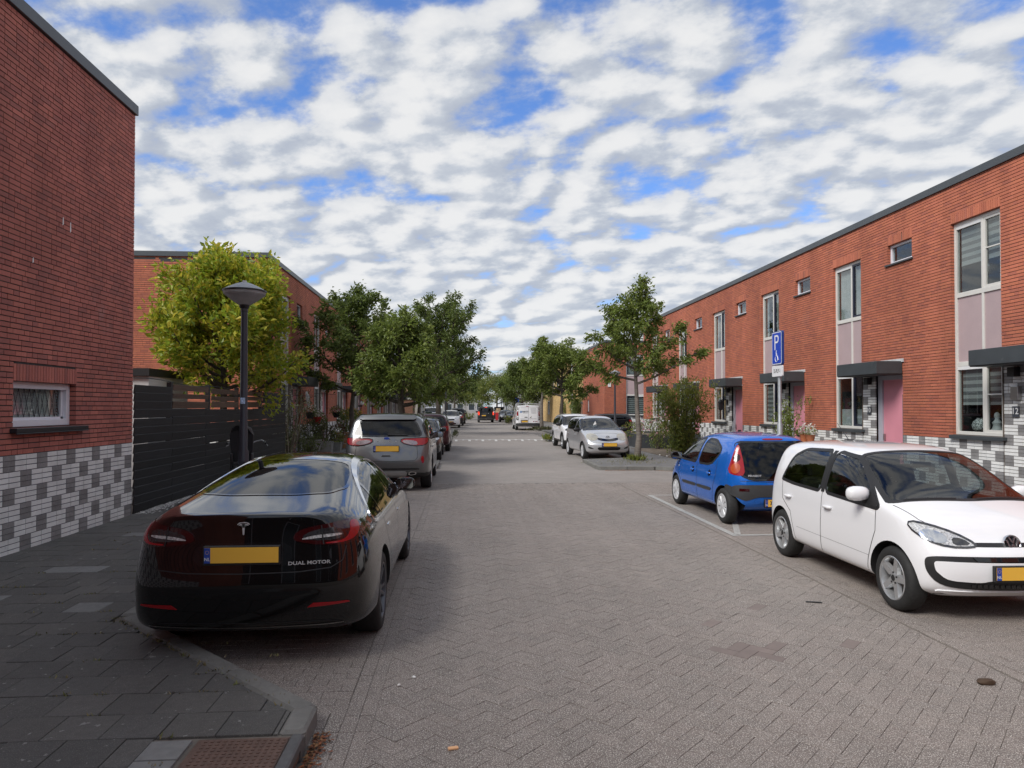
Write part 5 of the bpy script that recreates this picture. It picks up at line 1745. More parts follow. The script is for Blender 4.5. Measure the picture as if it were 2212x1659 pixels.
t = pot('flower_pot', 'round taupe pot with reddish plant', [(r_ * .8, z * .8) for r_, z in RP], (-5.0, 28.5, PZ), mat('taupe pot', (.20, .16, .13), .8)); leafball('plant', t, -5.0, 28.5, .9, .35, .35, .3, 400, .09, mat('reddish leaf', pal=[(.12, .05, .03), (.10, .08, .03), (.16, .09, .04)], rough=.6, var=.2), 6)
t = thing('wooden_planter', 'pale wooden box planter with trellis and white flowers', 'planter', (-4.75, 29.7, PZ), 0, 'pots and planters before the left terrace')
for i in range(3): MB().cbox(-.45, .45, -.33, -.30, .03 + i * .19, .20 + i * .19, .006).build('plank', m_wood, t); MB().cbox(.42, .45, -.30, .30, .03 + i * .19, .20 + i * .19, .006).build('plank', m_wood, t)
for x in (-.45, .36): MB().cbox(x, x + .09, -.35, -.331, 0, .62, .006).build('leg', m_wood, t)
MB().cbox(-.48, .48, -.36, .33, .62, .66, .006).build('top_board', m_wood, t)
leafball('plant', t, -4.75, 29.7, 1.25, .45, .4, .5, 800, .10, m_leaf_dk, 7); leafball('blossom', t, -4.85, 29.6, 1.3, .45, .4, .35, 40, .07, m_wpetal, 8)
def wheelie_bin(label, loc, m, sc=1., rz=0.):
    t = thing('wheelie_bin', label, 'bin', loc, rz, 'wheelie bins')
    b = MB(); b.prism([(-.24, -.25), (.24, -.25), (.24, .25), (-.24, .25)], lambda u, v, z: (u * (1 + .2 * z), v * (1 + .22 * z), z), .05, 1.0); b.build('tub', m, t, bevel=.02)
    b = MB().cbox(-.31, .31, -.34, .32, 1.0, 1.07, .03); b.build('lid', m, t)
    for x in (-.2, .2):
        MB().lathe([(0, -.03), (.1, -.03), (.1, .03), (0, .03)], 14, Matrix.Translation((x * 1.2, .28, .1)) @ Matrix.Rotation(math.pi / 2, 4, 'Y')).build('wheel', m_tyre, t)
    t.scale = (sc,) * 3
m_binbr = mat('brown bin plastic', (.045, .018, .016), .5); m_bingr = mat('green bin plastic', (.02, .05, .035), .5); m_binbl = mat('blue bin plastic', (.03, .10, .35), .5)
wheelie_bin('dark brown wheelie bin beside the wooden planter on the left', (-4.35, 31.0, .1), m_binbr, 1.1)
wheelie_bin('dark green wheelie bin at the end of the left terrace', (-3.6, 74.5, .1), m_bingr, 1.2)
wheelie_bin('blue lidded bin beside the green bin behind the tree trunk', (-2.9, 77, .1), m_binbl, 1.0)
def basket(label, loc, m, mp, seed, n=220):
    t = thing('hanging_basket', label, 'flower basket', loc, 0, 'hanging flower baskets on the left')
    MB().lathe([(0, 0), (.10, 0), (.16, .20), (.17, .22), (0, .2)], 14).build('basket', m, t, smooth=40)
    leafball('plant', t, loc[0], loc[1], loc[2] + .28, .24, .24, .18, n, .07, m_leaf_dk, seed); leafball('blossom', t, loc[0], loc[1], loc[2] + .36, .2, .2, .12, 60, .07, mp, seed + 1)
    b = MB(); b.tube([(0, 0, .2), (0, 0, .55), (-.02, 0, .95), (-.9, 0, 1.0)], .008, 5); b.build('bracket', m_black, t)
basket('black basket of white flowers by the first left hand window', (-5.3, 24.9, 1.45), m_black, m_wpetal, 11)
basket('red pot of white and yellow flowers under the black basket', (-5.2, 25.6, 1.28), mat('red pot', (.45, .02, .02), .4), m_wpetal, 13, 120)
basket('black basket of trailing greenery by the second left hand window', (-5.2, 29.4, 1.42), m_black, m_pink, 15, 300)
t = thing('flower_bush', 'dome of yellow and black flowers on a thin stem before the left terrace', 'flowers', (-5.0, 31.8, .1)); MB().tube([(0, 0, 0), (0, 0, 1.3)], .03, 6).build('stem', m_bark, t)
leafball('plant', t, -5.0, 31.8, 1.5, .55, .45, .25, 500, .09, m_leaf_dk, 17); leafball('blossom', t, -5.0, 31.8, 1.55, .58, .5, .28, 420, .08, m_ypetal, 18)
t = thing('satellite_dish', 'grey satellite dish on the wall of the first left hand house', 'dish', (-5.95, 27.6, 2.15)); MB().lathe([(0, .06), (.2, .03), (.33, -.02)], 20, Matrix.Rotation(1.45, 4, 'Y')).build('dish', mat('dish grey', (.36, .36, .35), .5), t, smooth=60); MB().tube([(-.2, 0, -.1), (0, 0, 0)], .02, 6).build('arm', m_black, t)
# right-hand front gardens
t = thing('raised_bed', 'long anthracite raised planter bed behind the young tree', 'planter', (8.8, 31.0, .1))
for (x0, x1, y0, y1) in ((7.5, 10.2, 29.6, 29.68), (7.5, 7.58, 29.68, 33.9), (10.12, 10.2, 29.68, 33.9), (7.58, 10.12, 33.82, 33.9)):
    MB().cbox(x0, x1, y0, y1, .1, .68, .006).build('plank', m_anth_box, t, W=True)
MB().box(7.58, 10.12, 29.68, 33.82, .1, .6).build('soil', m_soil, t, W=True)
sheet('garden_bed', [([(7.1, 22.6), (10.3, 22.6), (10.3, 29.5), (7.1, 29.5)], .108)], m_soil)
b = MB(); rr = random.Random(3)
for _ in range(700):
    x, y, r_ = rr.gauss(8.6, .5), rr.gauss(24.6, .35), rr.uniform(.02, .05)
    b.lathe([(0, -.01), (r_, .01), (r_ * .6, r_ * .8), (0, r_)], 5, Matrix.Translation((x, y, .112)))
tag(b.build('pale_pebbles', m_gravel), 'patch of pale pebbles below the tall green bush', 'pebbles', kind='stuff')
for x, y, n, lab in ((7.7, 31.2, 500, 'purple edged greenery spilling over the left end of the raised bed'), (9.4, 31.5, 700, 'mixed green plants growing in the middle of the raised bed')):
    t = thing('bed_plant', lab, 'plant', (x, y, .6)); leafball('foliage', t, x, y, .8, .55, .8, .4, n, .10, m_leaf_b, int(x * 7)); leafball('blossom', t, x, y, .85, .5, .7, .35, 60, .07, m_pink, int(x * 9))
t = thing('plant_stand', 'two terracotta pots of white flowers on a low stand beside the small shrub', 'planter', (9.85, 19.55, .1))
MB().cbox(-.2, .2, -.35, .35, .72, .76, .01).build('shelf', m_wood, t)
for x, y in ((-.16, -.3), (.16, -.3), (-.16, .3), (.16, .3)): MB().box(x - .02, x + .02, y - .02, y + .02, 0, .72).build('leg', m_wood, t)
for y in (-.18, .18):
    p_ = MB().lathe([(0, .76), (.09, .76), (.13, .95), (.14, .96), (0, .95)], 14, Matrix.Translation((0, y, 0))).build('pot', m_terra, t, smooth=40)
    leafball('plant', t, 9.85, 19.55 + y, 1.16, .16, .16, .12, 100, .06, m_leaf, 31); leafball('blossom', t, 9.85, 19.55 + y, 1.22, .17, .17, .12, 70, .07, m_wpetal, 32)
# window ornaments in the nearest right-hand house
def ornament(name, label, s, z, prof, m, n=16, nn=-.30):
    p = RW.p(s, z, nn)
    b = MB().lathe(prof, n); o = b.build(name, m, smooth=60); o.location = p
    return tag(o, label, 'ornament')
ornament('figurine', 'white seated figurine on the window sill at the right edge', 13.42, 1.33, [(0, 0), (.11, 0), (.12, .05), (.08, .10), (.07, .16), (.09, .20), (.045, .26), (.035, .28), (.055, .32), (.05, .38), (.02, .41), (0, .42)], m_white)
b = ornament('lattice_vase', 'round white lattice vase beside the white figurine', 13.86, 1.33, [(0, 0), (.07, 0), (.15, .06), (.17, .14), (.14, .22), (.08, .27), (.09, .29), (.0, .28)], mat('lattice white', (.74, .74, .72), .6, stain=(38., .5, .52, (.06, .07, .06), .9)))
ornament('trophy_cup', 'silver lidded cup in the upstairs window at the right edge', 13.62, 4.30, [(0, 0), (.09, 0), (.08, .03), (.025, .06), (.02, .16), (.05, .20), (.025, .24), (.06, .30), (.12, .38), (.12, .46), (.05, .50), (.02, .54), (.04, .58), (0, .62)], m_chrome)
# far items
t = thing('cycle_path_sign', 'round blue cycle path sign on a thin post at the far left', 'sign', (.45, 107, .1)); MB().tube([(0, 0, 0), (0, 0, 3.4)], .035, 8).build('post', m_galv, t)
MB().lathe([(0, -.02), (.31, -.02), (.31, .02), (0, .02)], 20, Matrix.Translation((0, -.06, 3.15)) @ Matrix.Rotation(math.pi / 2, 4, 'X')).build('disc', m_sblue, t)
b = MB()
for x in (-.12, .12): b.tube([(x + .08 * math.cos(6.28 * j / 10), -.09, 3.08 + .08 * math.sin(6.28 * j / 10)) for j in range(11)], .012, 4)
b.tube([(-.12, -.09, 3.08), (-.04, -.09, 3.22), (.1, -.09, 3.22), (.12, -.09, 3.08)], .012, 4); b.build('bicycle_symbol', m_swhite, t)
t = thing('red_trolley', 'red roll container with cardboard boxes beside the raised tailgate', 'container', (4.75, 94.6, .0))
b = MB().cbox(-.35, .35, -.35, .35, .15, 1.15, .03); b.build('tub', mat('red plastic', (.42, .02, .025), .5), t)
for i, (x, z, s_) in enumerate(((-.1, 1.15, .3), (.22, 1.15, .22), (.02, 1.45, .22))): MB().box(x - s_, x + s_ * .9, -.3, .25, z, z + .28, M=Matrix.Rotation(.12 * i, 4, 'Z')).build('cardboard_box', mat('cardboard', (.45, .34, .22), .8), t)
for x in (-.28, .28): MB().lathe([(0, -.03), (.08, -.03), (.08, .03), (0, .03)], 10, Matrix.Translation((x, -.25, .08)) @ Matrix.Rotation(math.pi / 2, 4, 'Y')).build('wheel', m_tyre, t)
t = thing('traffic_sign', 'thin signpost with blue plate beyond the white van', 'sign', (7.1, 92, .1)); MB().tube([(0, 0, 0), (0, 0, 3.1)], .035, 8).build('post', m_galv, t); MB().cbox(-.2, .2, -.06, -.03, 2.4, 3.0, .01).build('plate', m_sblue, t)
# ---- black electric saloon, nearest on the left
GL, GRr = 'cars parked along the left kerb', 'cars parked along the right kerb'
def black_saloon():
    c = Car('parked_car', 'glossy black saloon parked nearest on the left, seen from behind', 'car', paint('black', (.0035, .0035, .004), 0., .12),
        [(-2.345, .80, .75, .955, .64, 1.10, 1.125), (-2.05, .905, .83, .975, .67, 1.145, 1.17), (-1.62, .93, .85, .965, .64, 1.205, 1.25), (-1.05, .93, .86, .93, .61, 1.295, 1.355),
         (-.45, .92, .865, .92, .58, 1.375, 1.44), (.15, .92, .865, .91, .58, 1.385, 1.45), (.6, .92, .865, .90, .605, 1.305, 1.38), (1.0, .92, .86, .89, .665, 1.13, 1.20),
         (1.4, .925, .86, .87, .73, .96, 1.015), (1.85, .92, .84, .82, .74, .87, .92), (2.18, .86, .76, .72, .64, .74, .79), (2.345, .70, .62, .58, .52, .62, .64)],
        1.85, 4.69, 1.44, (-1.365, 1.51), .335, zbot=.20, zmid=.60, rear_dy=(.08, .03, -.02, .06, .02, .0, -.02), bulge_r=(.07, .10), bulge_f=(.10, .16), sub=3, crease={3: .3, 4: .15, 1: .3}, capc={'r': {4: .75, 2: .45}}, group=GL)
    # rear glass
    c.window('rear_window', [(-.50, -.62), (.50, -.62), (.575, -1.0), (.60, -1.40), (.50, -1.68), (.25, -1.78), (-.25, -1.78), (-.50, -1.68), (-.60, -1.40), (-.575, -1.0)], 'top', m_pglass, seal=.02, sealm=m_gloss, sealout=.006)
    c.window('windshield', [(-.56, .42), (.56, .42), (.70, 1.36), (-.70, 1.36)], 'top', seal=.03, sealm=m_gloss)
    dlo = [(1.12, .965), (.80, 1.16), (.45, 1.315), (.0, 1.375), (-.45, 1.36), (-.95, 1.27), (-1.35, 1.13), (-1.60, .985), (-1.42, .945), (-.6, .935), (.5, .94)]
    c.window('side_window', dlo, 'side', m_pglass, both=True, seal=.022, rnd=2, rr=.25, sealm=m_gloss)
    c.ring('chrome_trim', m_chrome, dlo, 'side', .006, off=.011, both=True, out=.022)
    for yy, zt in ((-.02, 1.36), (-1.02, 1.24)):
        c.patch('window_pillar', m_gloss, [(yy - .03, .95), (yy + .03, .95), (yy + .02, zt), (yy - .05, zt)], 'side', off=.005, both=True, rnd=0)
    # tail lamps
    zl = .075
    TL = [(.43, -2.35, .872 + zl), (.47, -2.35, .925 + zl), (.58, -2.32, .960 + zl), (.76, -2.22, .985 + zl), (.865, -2.02, .985 + zl), (.875, -2.07, .885 + zl), (.82, -2.22, .815 + zl), (.62, -2.32, .82 + zl), (.47, -2.35, .848 + zl)]
    c.patch('tail_lamp', m_redlens_dk, TL, 'rq', off=.006, both=True, step=.03, rnd=1)
    c.patch('lamp_core', m_darklens, [(.475, -2.35, .875 + zl), (.58, -2.32, .935 + zl), (.74, -2.24, .945 + zl), (.77, -2.24, .86 + zl), (.62, -2.32, .85 + zl)], 'rq', off=.0085, both=True, step=.03)
    c.patch('lamp_strip', m_clearlens, [(.50, -2.35, .872 + zl), (.60, -2.32, .895 + zl), (.745, -2.24, .90 + zl), (.745, -2.24, .882 + zl), (.61, -2.32, .872 + zl), (.51, -2.35, .862 + zl)], 'rq', off=.010, both=True, step=.02)
    c.patch('lamp_outline', m_redlens, [(x, y, z + zl) for x, y, z in [(.80, -2.2, .835), (.85, -2.08, .90), (.845, -2.06, .965), (.80, -2.16, .972), (.79, -2.18, .90), (.76, -2.24, .845), (.64, -2.3, .838), (.64, -2.3, .826)]], 'rq', off=.009, both=True, step=.02)
    c.line('lamp_split', m_black, [(.62, -2.3, .962 + zl), (.625, -2.3, .825 + zl)], 'rq', w=.008, off=.012, both=True)
    # boot lid and bumper seams
    c.line('boot_seam', m_black, [(-.72, .88), (-.70, .78), (-.62, .735), (-.4, .715), (0, .71), (.4, .715), (.62, .735), (.70, .78), (.72, .88)], 'rear', w=.008, off=.001)
    c.patch('plate_recess', m_gloss, [(-.36, .765), (.36, .765), (.33, .925), (-.33, .925)], 'rear', off=.003, rnd=1)
    c.plate(.845, True, dy=.02)
    for sg in (1, -1):
        c.patch('reflector', m_redlens, [(sg * .46, .455), (sg * .50, .485), (sg * .74, .482), (sg * .75, .47)], 'rear', off=.006, rnd=0, step=.03)
    c.patch('diffuser', m_trim, [(-.72, .28), (.72, .28), (.66, .345), (-.66, .345)], 'rear', off=.004, rnd=1)
    c.line('lip_line', mat('steel', (.45, .45, .44), .35, 1.), [(-.7, .315), (0, .30), (.7, .315)], 'rear', w=.006, off=.006)
    # badge: stylised T
    p0 = c.hit(Vector((0, 1.03)), 'rear', .006)
    b = MB()
    o3 = lambda u, v, w: (u, p0.y - .004 - w, p0.z + v)
    b.prism([(-.045, .028), (-.03, .040), (0, .044), (.03, .040), (.045, .028), (.040, .024), (.026, .034), (0, .038), (-.026, .034), (-.040, .024)], o3, 0, .006)
    b.prism([(-.034, .020), (-.028, .028), (-.010, .030), (-.005, -.045), (0, -.05), (.005, -.045), (.010, .030), (.028, .028), (.034, .020), (.014, .020), (.009, .005), (0, .034), (-.009, .005), (-.014, .020)], o3, 0, .006)
    b.build('badge', m_badge, c.t)
    p0 = c.hit(Vector((.47, .775)), 'rear', .003)
    lettering('DUAL MOTOR', .034, m_badge, c.t, frame(Vector((.985, .17, 0)), Vector((0, 0, 1)), Vector((.17, -.985, 0)), p0), 'lettering', sx=1.35, bold=.0006)
    # doors
    for pts in ([(.98, .93), (1.0, .6), (.9, .30)], [(-.02, .95), (-.03, .6), (-.05, .30)], [(-1.02, .95), (-.98, .72), (-.86, .55), (-.80, .30)]):
        c.line('door_seam', m_black, pts, 'side', both=True)
    c.line('sill_trim', m_chrome, [(-.95, .31), (1.1, .31)], 'side', w=.012, off=.003, both=True)
    for yy in (.12, -.88):
        c.patch('door_handle', m_chrome, [(yy, .80), (yy + .2, .80), (yy + .2, .825), (yy, .825)], 'side', off=.007, both=True, rnd=1, step=.03)
    c.patch('fuel_flap', c.paint, [(-1.95, .84), (-1.80, .84), (-1.80, .93), (-1.92, .93)], 'side', off=.002, both=False, sides=(-1,), rnd=1)
    c.mirror(.98, 1.0, c.paint)
    c.wheels('aero', m_alloy_dk, .235, .235, .025)
    c.interior(.93, -1.2, 1.3, seat_h=1.22)
    c.finish((-1.53, 7.26, 0), 0, .965)
black_saloon()

# ---- white city car, nearest on the right, facing the camera
def white_city_car():
    c = Car('parked_car', 'small white five door hatchback nearest on the right, facing the camera', 'car', paint('white', (.80, .80, .815), 0., .35),
        [(-1.80, .745, .72, .95, .615, 1.385, 1.43), (-1.50, .815, .775, .975, .62, 1.43, 1.475), (-.95, .825, .79, .965, .63, 1.455, 1.50), (-.2, .825, .79, .945, .635, 1.455, 1.505),
         (.30, .825, .79, .935, .645, 1.42, 1.47), (.68, .825, .79, .925, .68, 1.235, 1.29), (1.0, .825, .785, .915, .725, 1.03, 1.075), (1.32, .82, .77, .885, .715, .945, .985), (1.62, .80, .725, .78, .655, .83, .86), (1.80, .70, .65, .64, .585, .705, .725)],
        1.645, 3.60, 1.50, (-1.215, 1.205), .298, zbot=.19, zmid=.56, rear_dy=(.06, .02, 0, .05, .17, .14, .12), front_dy=(-.05, 0, .0, -.05, -.10, -.09, -.06), bulge_r=(.05, .08), bulge_f=(.09, .13), sub=3, crease={3: .35, 4: .2, 1: .3}, group=GRr)
    c.window('windshield', [(-.60, .27), (.60, .27), (.74, 1.08), (0, 1.15), (-.74, 1.08)], 'top', seal=.035, rr=.12)
    c.window('front_side_window', [(1.0, .905), (.76, 1.09), (.36, 1.365), (-.12, 1.415), (-.10, .945)], 'side', both=True, rr=.14)
    c.window('rear_side_window', [(-.19, .945), (-.21, 1.415), (-.85, 1.395), (-1.10, 1.29), (-1.24, 1.0), (-1.22, .985), (-.9, .96)], 'side', m_cglass, both=True, rr=.16)
    c.patch('window_pillar', m_trim, [(-.11, .95), (-.18, .95), (-.20, 1.41), (-.13, 1.41)], 'side', off=.006, both=True, rnd=0)
    c.window('rear_window', [(-.56, .98), (.56, .98), (.52, 1.36), (-.52, 1.36)], 'rear', m_pglass)
    # headlamps
    HL = [(.77, 1.40, .865), (.70, 1.56, .845), (.58, 1.70, .785), (.42, 1.79, .69), (.45, 1.79, .665), (.62, 1.72, .665), (.73, 1.60, .715), (.79, 1.42, .81)]
    c.patch('headlamp', m_clearlens, HL, 'fq', off=.006, both=True, step=.03, rnd=1)
    c.ring('headlamp_rim', m_darklens, HL, 'fq', .010, off=.009, both=True, out=.004, rnd=1)
    c.patch('headlamp_reflector', m_chrome, [(.62, 1.70, .69), (.63, 1.68, .765), (.70, 1.55, .815), (.75, 1.50, .77), (.72, 1.6, .71)], 'fq', off=.009, both=True, rnd=2, step=.03)
    c.patch('indicator', m_darklens, [(.47, 1.79, .685), (.54, 1.75, .735), (.60, 1.7, .745), (.59, 1.73, .68)], 'fq', off=.009, both=True, rnd=1, step=.03)
    c.patch('nose_strip', m_trim, [(-.44, .705), (.44, .705), (.44, .675), (-.44, .675)], 'front', off=.005, rnd=1)
    # lower intake: black frame around a white panel
    LI = [(-.74, .56), (-.70, .595), (-.5, .60), (0, .605), (.5, .60), (.70, .595), (.74, .56), (.73, .44), (.65, .345), (.42, .315), (0, .31), (-.42, .315), (-.65, .345), (-.73, .44)]
    c.patch('bumper_frame', m_trim, LI, 'front', off=.006, rnd=2)
    c.patch('bumper_panel', c.paint, [(-.685, .545), (-.66, .555), (.66, .555), (.685, .545), (.68, .47), (.60, .395), (.34, .385), (.26, .405), (-.26, .405), (-.34, .385), (-.60, .395), (-.68, .47)], 'front', off=.014, rnd=2, rr=.18)
    c.patch('upper_grille', m_gloss, [(-.40, .592), (.40, .592), (.37, .562), (-.37, .562)], 'front', off=.018, rnd=0)
    b = MB()
    for j in range(18):
        x = -.40 + j * .047
        h_ = c.hit(Vector((x, .35)), 'front', .012)
        b.box(h_.x - .018, h_.x + .018, h_.y, h_.y + .006, .335, .365)
    b.build('grille_mesh', m_gloss, c.t)
    c.patch('lip', c.paint, [(-.70, .30), (.70, .30), (.55, .262), (.30, .252), (-.30, .252), (-.55, .262)], 'front', off=.012, rnd=1)
    c.patch('under_lip', m_trim, [(-.66, .262), (-.3, .250), (.3, .250), (.66, .262), (.6, .205), (-.6, .205)], 'front', off=.004, rnd=1)
    M_ = c.plate(.475, False, dy=.04)
    # round badge with V over W
    p0 = c.hit(Vector((0, .695)), 'front', .014)
    Mb = frame(Vector((-1, 0, 0)), Vector((0, -.25, .97)).normalized(), Vector((0, .97, .25)).normalized(), p0)
    bd = MB().lathe([(0, 0), (.062, 0), (.064, .004), (.074, .010), (.078, 0.0), (.078, -.02)], 32, Mb).build('badge', [m_chrome], c.t, smooth=40)
    MB().lathe([(0, .003), (.062, .004)], 28, Mb).build('badge_field', m_gloss, bd)
    b = MB()
    def bar(x0, y0, x1, y1, w=.0065):
        d = Vector((x1 - x0, y1 - y0)).normalized(); n = Vector((-d.y, d.x)) * w
        b.prism([(x0 - n.x, y0 - n.y), (x1 - n.x, y1 - n.y), (x1 + n.x, y1 + n.y), (x0 + n.x, y0 + n.y)], lambda u, v, w_: Mb @ Vector((u, v, w_)), .005, .010)
    for sg in (1, -1):
        bar(sg * .028, .055, 0, .006); bar(sg * .052, .032, sg * .024, -.052); bar(sg * .024, -.052, 0, -.004)
    b.build('badge_letters', m_chrome, bd)
    # seams, handles, trims
    for pts in ([(.92, .95), (.95, .7), (.84, .42), (.80, .28)], [(-.15, .97), (-.14, .6), (-.14, .27)], [(-1.22, 1.0), (-1.16, .75), (-.92, .62), (-.84, .42), (-.80, .30)]):
        c.line('door_seam', m_trim, pts, 'side', w=.009, both=True)
    c.line('side_crease', m_trim, [(-.75, .455), (.85, .44)], 'side', w=.003, off=.001, both=True)
    c.line('bonnet_seam', m_trim, [(-.72, 1.10), (-.66, 1.40), (-.50, 1.66)], 'top', w=.007)
    c.line('bonnet_seam', m_trim, [(.72, 1.10), (.66, 1.40), (.50, 1.66)], 'top', w=.007)
    c.line('wiper', m_trim, [(-.62, 1.05), (-.1, 1.12)], 'top', w=.018, off=.012)
    c.line('wiper', m_trim, [(.10, 1.11), (.60, 1.07)], 'top', w=.018, off=.012)
    for yy in (.02, -.98):
        c.handle(yy, .80)
    c.patch('fuel_flap', c.paint, [(-1.45, .84), (-1.30, .84), (-1.30, .98), (-1.45, .98)], 'side', off=.002, rnd=2, sides=(-1,))
    c.mirror(.72, 1.035, c.paint, 1.0)
    c.patch('mirror_base', m_trim, [(.99, .91), (.64, .95), (.70, 1.12)], 'side', off=.008, both=True, rnd=1)
    c.patch('tail_lamp', m_redlens, [(.62, -1.78, .80), (.60, -1.74, 1.02), (.70, -1.62, 1.02), (.74, -1.64, .80)], 'rq', off=.006, both=True)
    c.plate(.62, True)
    b = MB().tube([(.0, -1.02, 1.48), (.0, -1.32, 1.70)], [.006, .003], 6); b.box(-.02, .02, -1.05, -.95, 1.47, 1.50); b.build('antenna', m_trim, c.t)
    c.wheels('five', m_alloy, .205, .185, .02)
    c.interior(.90, -1.1, 1.0, seat_h=1.22)
    # windscreen mirror and toll box
    MB().cbox(-.10, .10, .42, .45, 1.27, 1.33, .01).build('rear_view_mirror', m_trim, c.t)
    c.finish((4.70, 7.33, 0), math.pi - .022, .965)
white_city_car()

# ---- blue city car in the disabled bay, seen from behind
def blue_city_car():
    c = Car('parked_car', 'metallic blue small hatchback in the marked bay behind the white hatchback', 'car', paint('blue', (.010, .145, .60), .35, .26),
        [(-1.715, .70, .715, .90, .60, 1.32, 1.39), (-1.42, .80, .765, .93, .615, 1.37, 1.435), (-.9, .815, .78, .92, .615, 1.40, 1.465), (-.15, .815, .785, .90, .62, 1.40, 1.47),
         (.35, .815, .785, .88, .64, 1.34, 1.415), (.72, .815, .785, .87, .68, 1.17, 1.23), (1.05, .815, .775, .86, .715, .97, 1.02), (1.35, .80, .75, .80, .68, .86, .90), (1.58, .76, .69, .70, .60, .74, .77), (1.715, .62, .58, .58, .50, .64, .66)],
        1.63, 3.43, 1.465, (-1.285, 1.055), .288, zbot=.19, zmid=.55, rear_dy=(.07, .0, -.03, .06, .22, .19, .16), front_dy=(0, 0, .0, -.03, -.06, -.05, -.03), bulge_r=(.07, .10), bulge_f=(.10, .16), sub=3, crease={3: .2, 1: .3}, group=GRr)
    c.window('rear_window', [(-.60, .80), (-.66, .98), (-.585, 1.335), (.585, 1.335), (.66, .98), (.60, .80), (.45, .735), (-.45, .735)], 'rear', m_pglass, rr=.14, seal=.02, sealm=m_gloss)
    c.window('windshield', [(-.58, .32), (.58, .32), (.70, 1.08), (-.70, 1.08)], 'top')
    c.window('front_side_window', [(.92, .92), (.72, 1.06), (.38, 1.275), (.0, 1.345), (-.12, 1.345), (-.05, .905)], 'side', both=True, rr=.16)
    c.window('rear_side_window', [(-.16, .90), (-.22, 1.345), (-.62, 1.335), (-.98, 1.22), (-1.02, 1.13), (-.80, .945), (-.62, .91)], 'side', m_pglass, both=True, rr=.16)
    TL = [(.635, -1.5, 1.28), (.655, -1.46, 1.28), (.74, -1.48, 1.05), (.80, -1.45, .85), (.72, -1.62, .80), (.63, -1.70, .81), (.63, -1.62, 1.05)]
    c.patch('tail_lamp', m_redlens, TL, 'rq', off=.007, both=True, step=.03, rnd=1)
    for zc, rad, mm in ((1.08, .055, m_redlens_dk), (.915, .075, m_amber)):
        ctr = c.to2((.715, -1.57, zc), 'rq')
        c.patch('lamp_lens', mm, [ctr + Vector((rad * math.cos(a), rad * math.sin(a) * 1.15)) for a in [6.2832 * j / 12 for j in range(12)]], 'rq', off=.011, both=True, rnd=1, step=.03)
    c.patch('high_brake_lamp', m_redlens, [(-.17, 1.362), (.17, 1.362), (.17, 1.385), (-.17, 1.385)], 'rear', off=.008, rnd=1, step=.03)
    c.patch('bumper_strip', m_clad, [(-.76, .50), (-.72, .655), (-.4, .66), (.4, .66), (.72, .655), (.76, .50), (.55, .40), (.38, .47), (-.38, .47), (-.55, .40)], 'rear', off=.008, rnd=2, rr=.16)
    for sg in (1, -1):
        c.patch('reflector', m_redlens_dk, [(sg * .50, .56), (sg * .64, .56), (sg * .64, .60), (sg * .50, .60)], 'rear', off=.012, rnd=0, step=.03)
    c.patch('bumper_strip_end', m_clad, [(-1.56, .62), (-1.36, .66), (-1.36, .56), (-1.5, .50)], 'side', off=.006, both=True, rnd=1)
    c.plate(.375, True, dy=.02, txt='3')
    c.patch('tow_cap', c.paint, [(-.42, .36), (-.34, .36), (-.33, .40), (-.34, .43), (-.42, .43)], 'rear', off=.012, rnd=2, step=.03)
    c.line('tailgate_seam', m_trim, [(-.62, .72), (0, .70), (.62, .72)], 'rear', w=.008)
    c.patch('number_light', m_gloss, [(-.05, .50), (.05, .50), (.05, .52), (-.05, .52)], 'rear', off=.012, rnd=0, step=.03)
    p0 = c.hit(Vector((-.40, .80)), 'rear', .012)
    lettering('PEUGEOT', .04, m_badge, c.t, frame(Vector((.98, -.17, 0)), Vector((0, .2, .98)).normalized(), Vector((-.17, -.98, .1)).normalized(), p0), sx=1.2, bold=.001)
    p0 = c.hit(Vector((.0, .84)), 'rear', .012)       # heraldic lion badge
    b = MB()
    of = lambda u, v, w: (p0.x + u, p0.y - w, p0.z + v)
    b.prism([(-.03, .055), (-.015, .068), (.005, .062), (.012, .045), (.0, .035), (.02, .02), (.03, 0), (.02, -.02), (.035, -.05), (.018, -.05), (.006, -.022), (-.006, -.03), (-.012, -.055), (-.03, -.055), (-.018, -.03), (-.016, -.005), (-.03, .005), (-.04, -.005), (-.045, .005), (-.028, .02), (-.012, .022), (-.02, .038)], of, 0, .006)
    b.prism([(.03, -.01), (.05, .02), (.045, .05), (.058, .052), (.062, .015), (.04, -.02)], of, 0, .006)
    b.build('badge', m_badge, c.t)
    for pts in ([(.90, .92), (.90, .66), (.70, .50), (.64, .27)], [(-.10, .92), (-.13, .6), (-.15, .27)], [(-1.0, 1.0), (-1.0, .76), (-.92, .60), (-.86, .32)]):
        c.line('door_seam', m_trim, pts, 'side', w=.010, both=True)
    for a_, e_ in ((-.10, .62), (-.82, -.16)):
        c.patch('rubbing_strip', m_clad, [(a_, .485), (e_, .485), (e_, .535), (a_, .535)], 'side', off=.012, both=True, rnd=1)
    for yy in (.02, -.78):
        ctr = (yy + .05, .775)
        c.patch('handle_recess', m_gloss, [(ctr[0] + .055 * math.cos(a), ctr[1] + .055 * math.sin(a)) for a in [6.2832 * j / 12 for j in range(12)]], 'side', off=.002, both=True, rnd=1, step=.03)
        c.handle(yy + .05, .775, L=.12)
    c.patch('side_repeater', m_clearlens, [(.84, .76), (.89, .76), (.89, .79), (.84, .79)], 'side', off=.006, both=True, rnd=2, step=.02)
    c.mirror(.86, .97, m_trim, 1.0)
    b = MB().tube([(.0, .30, 1.44), (.0, .02, 1.85)], [.005, .002], 5); b.build('antenna', m_trim, c.t)
    c.wheels('cap', mat('hubcap silver', (.62, .63, .65), .4, .3), .195, .17, .015)
    c.interior(.86, -.95, .95, seat_h=1.18)
    c.finish((4.86, 12.22, 0), .02, .97)
blue_city_car()
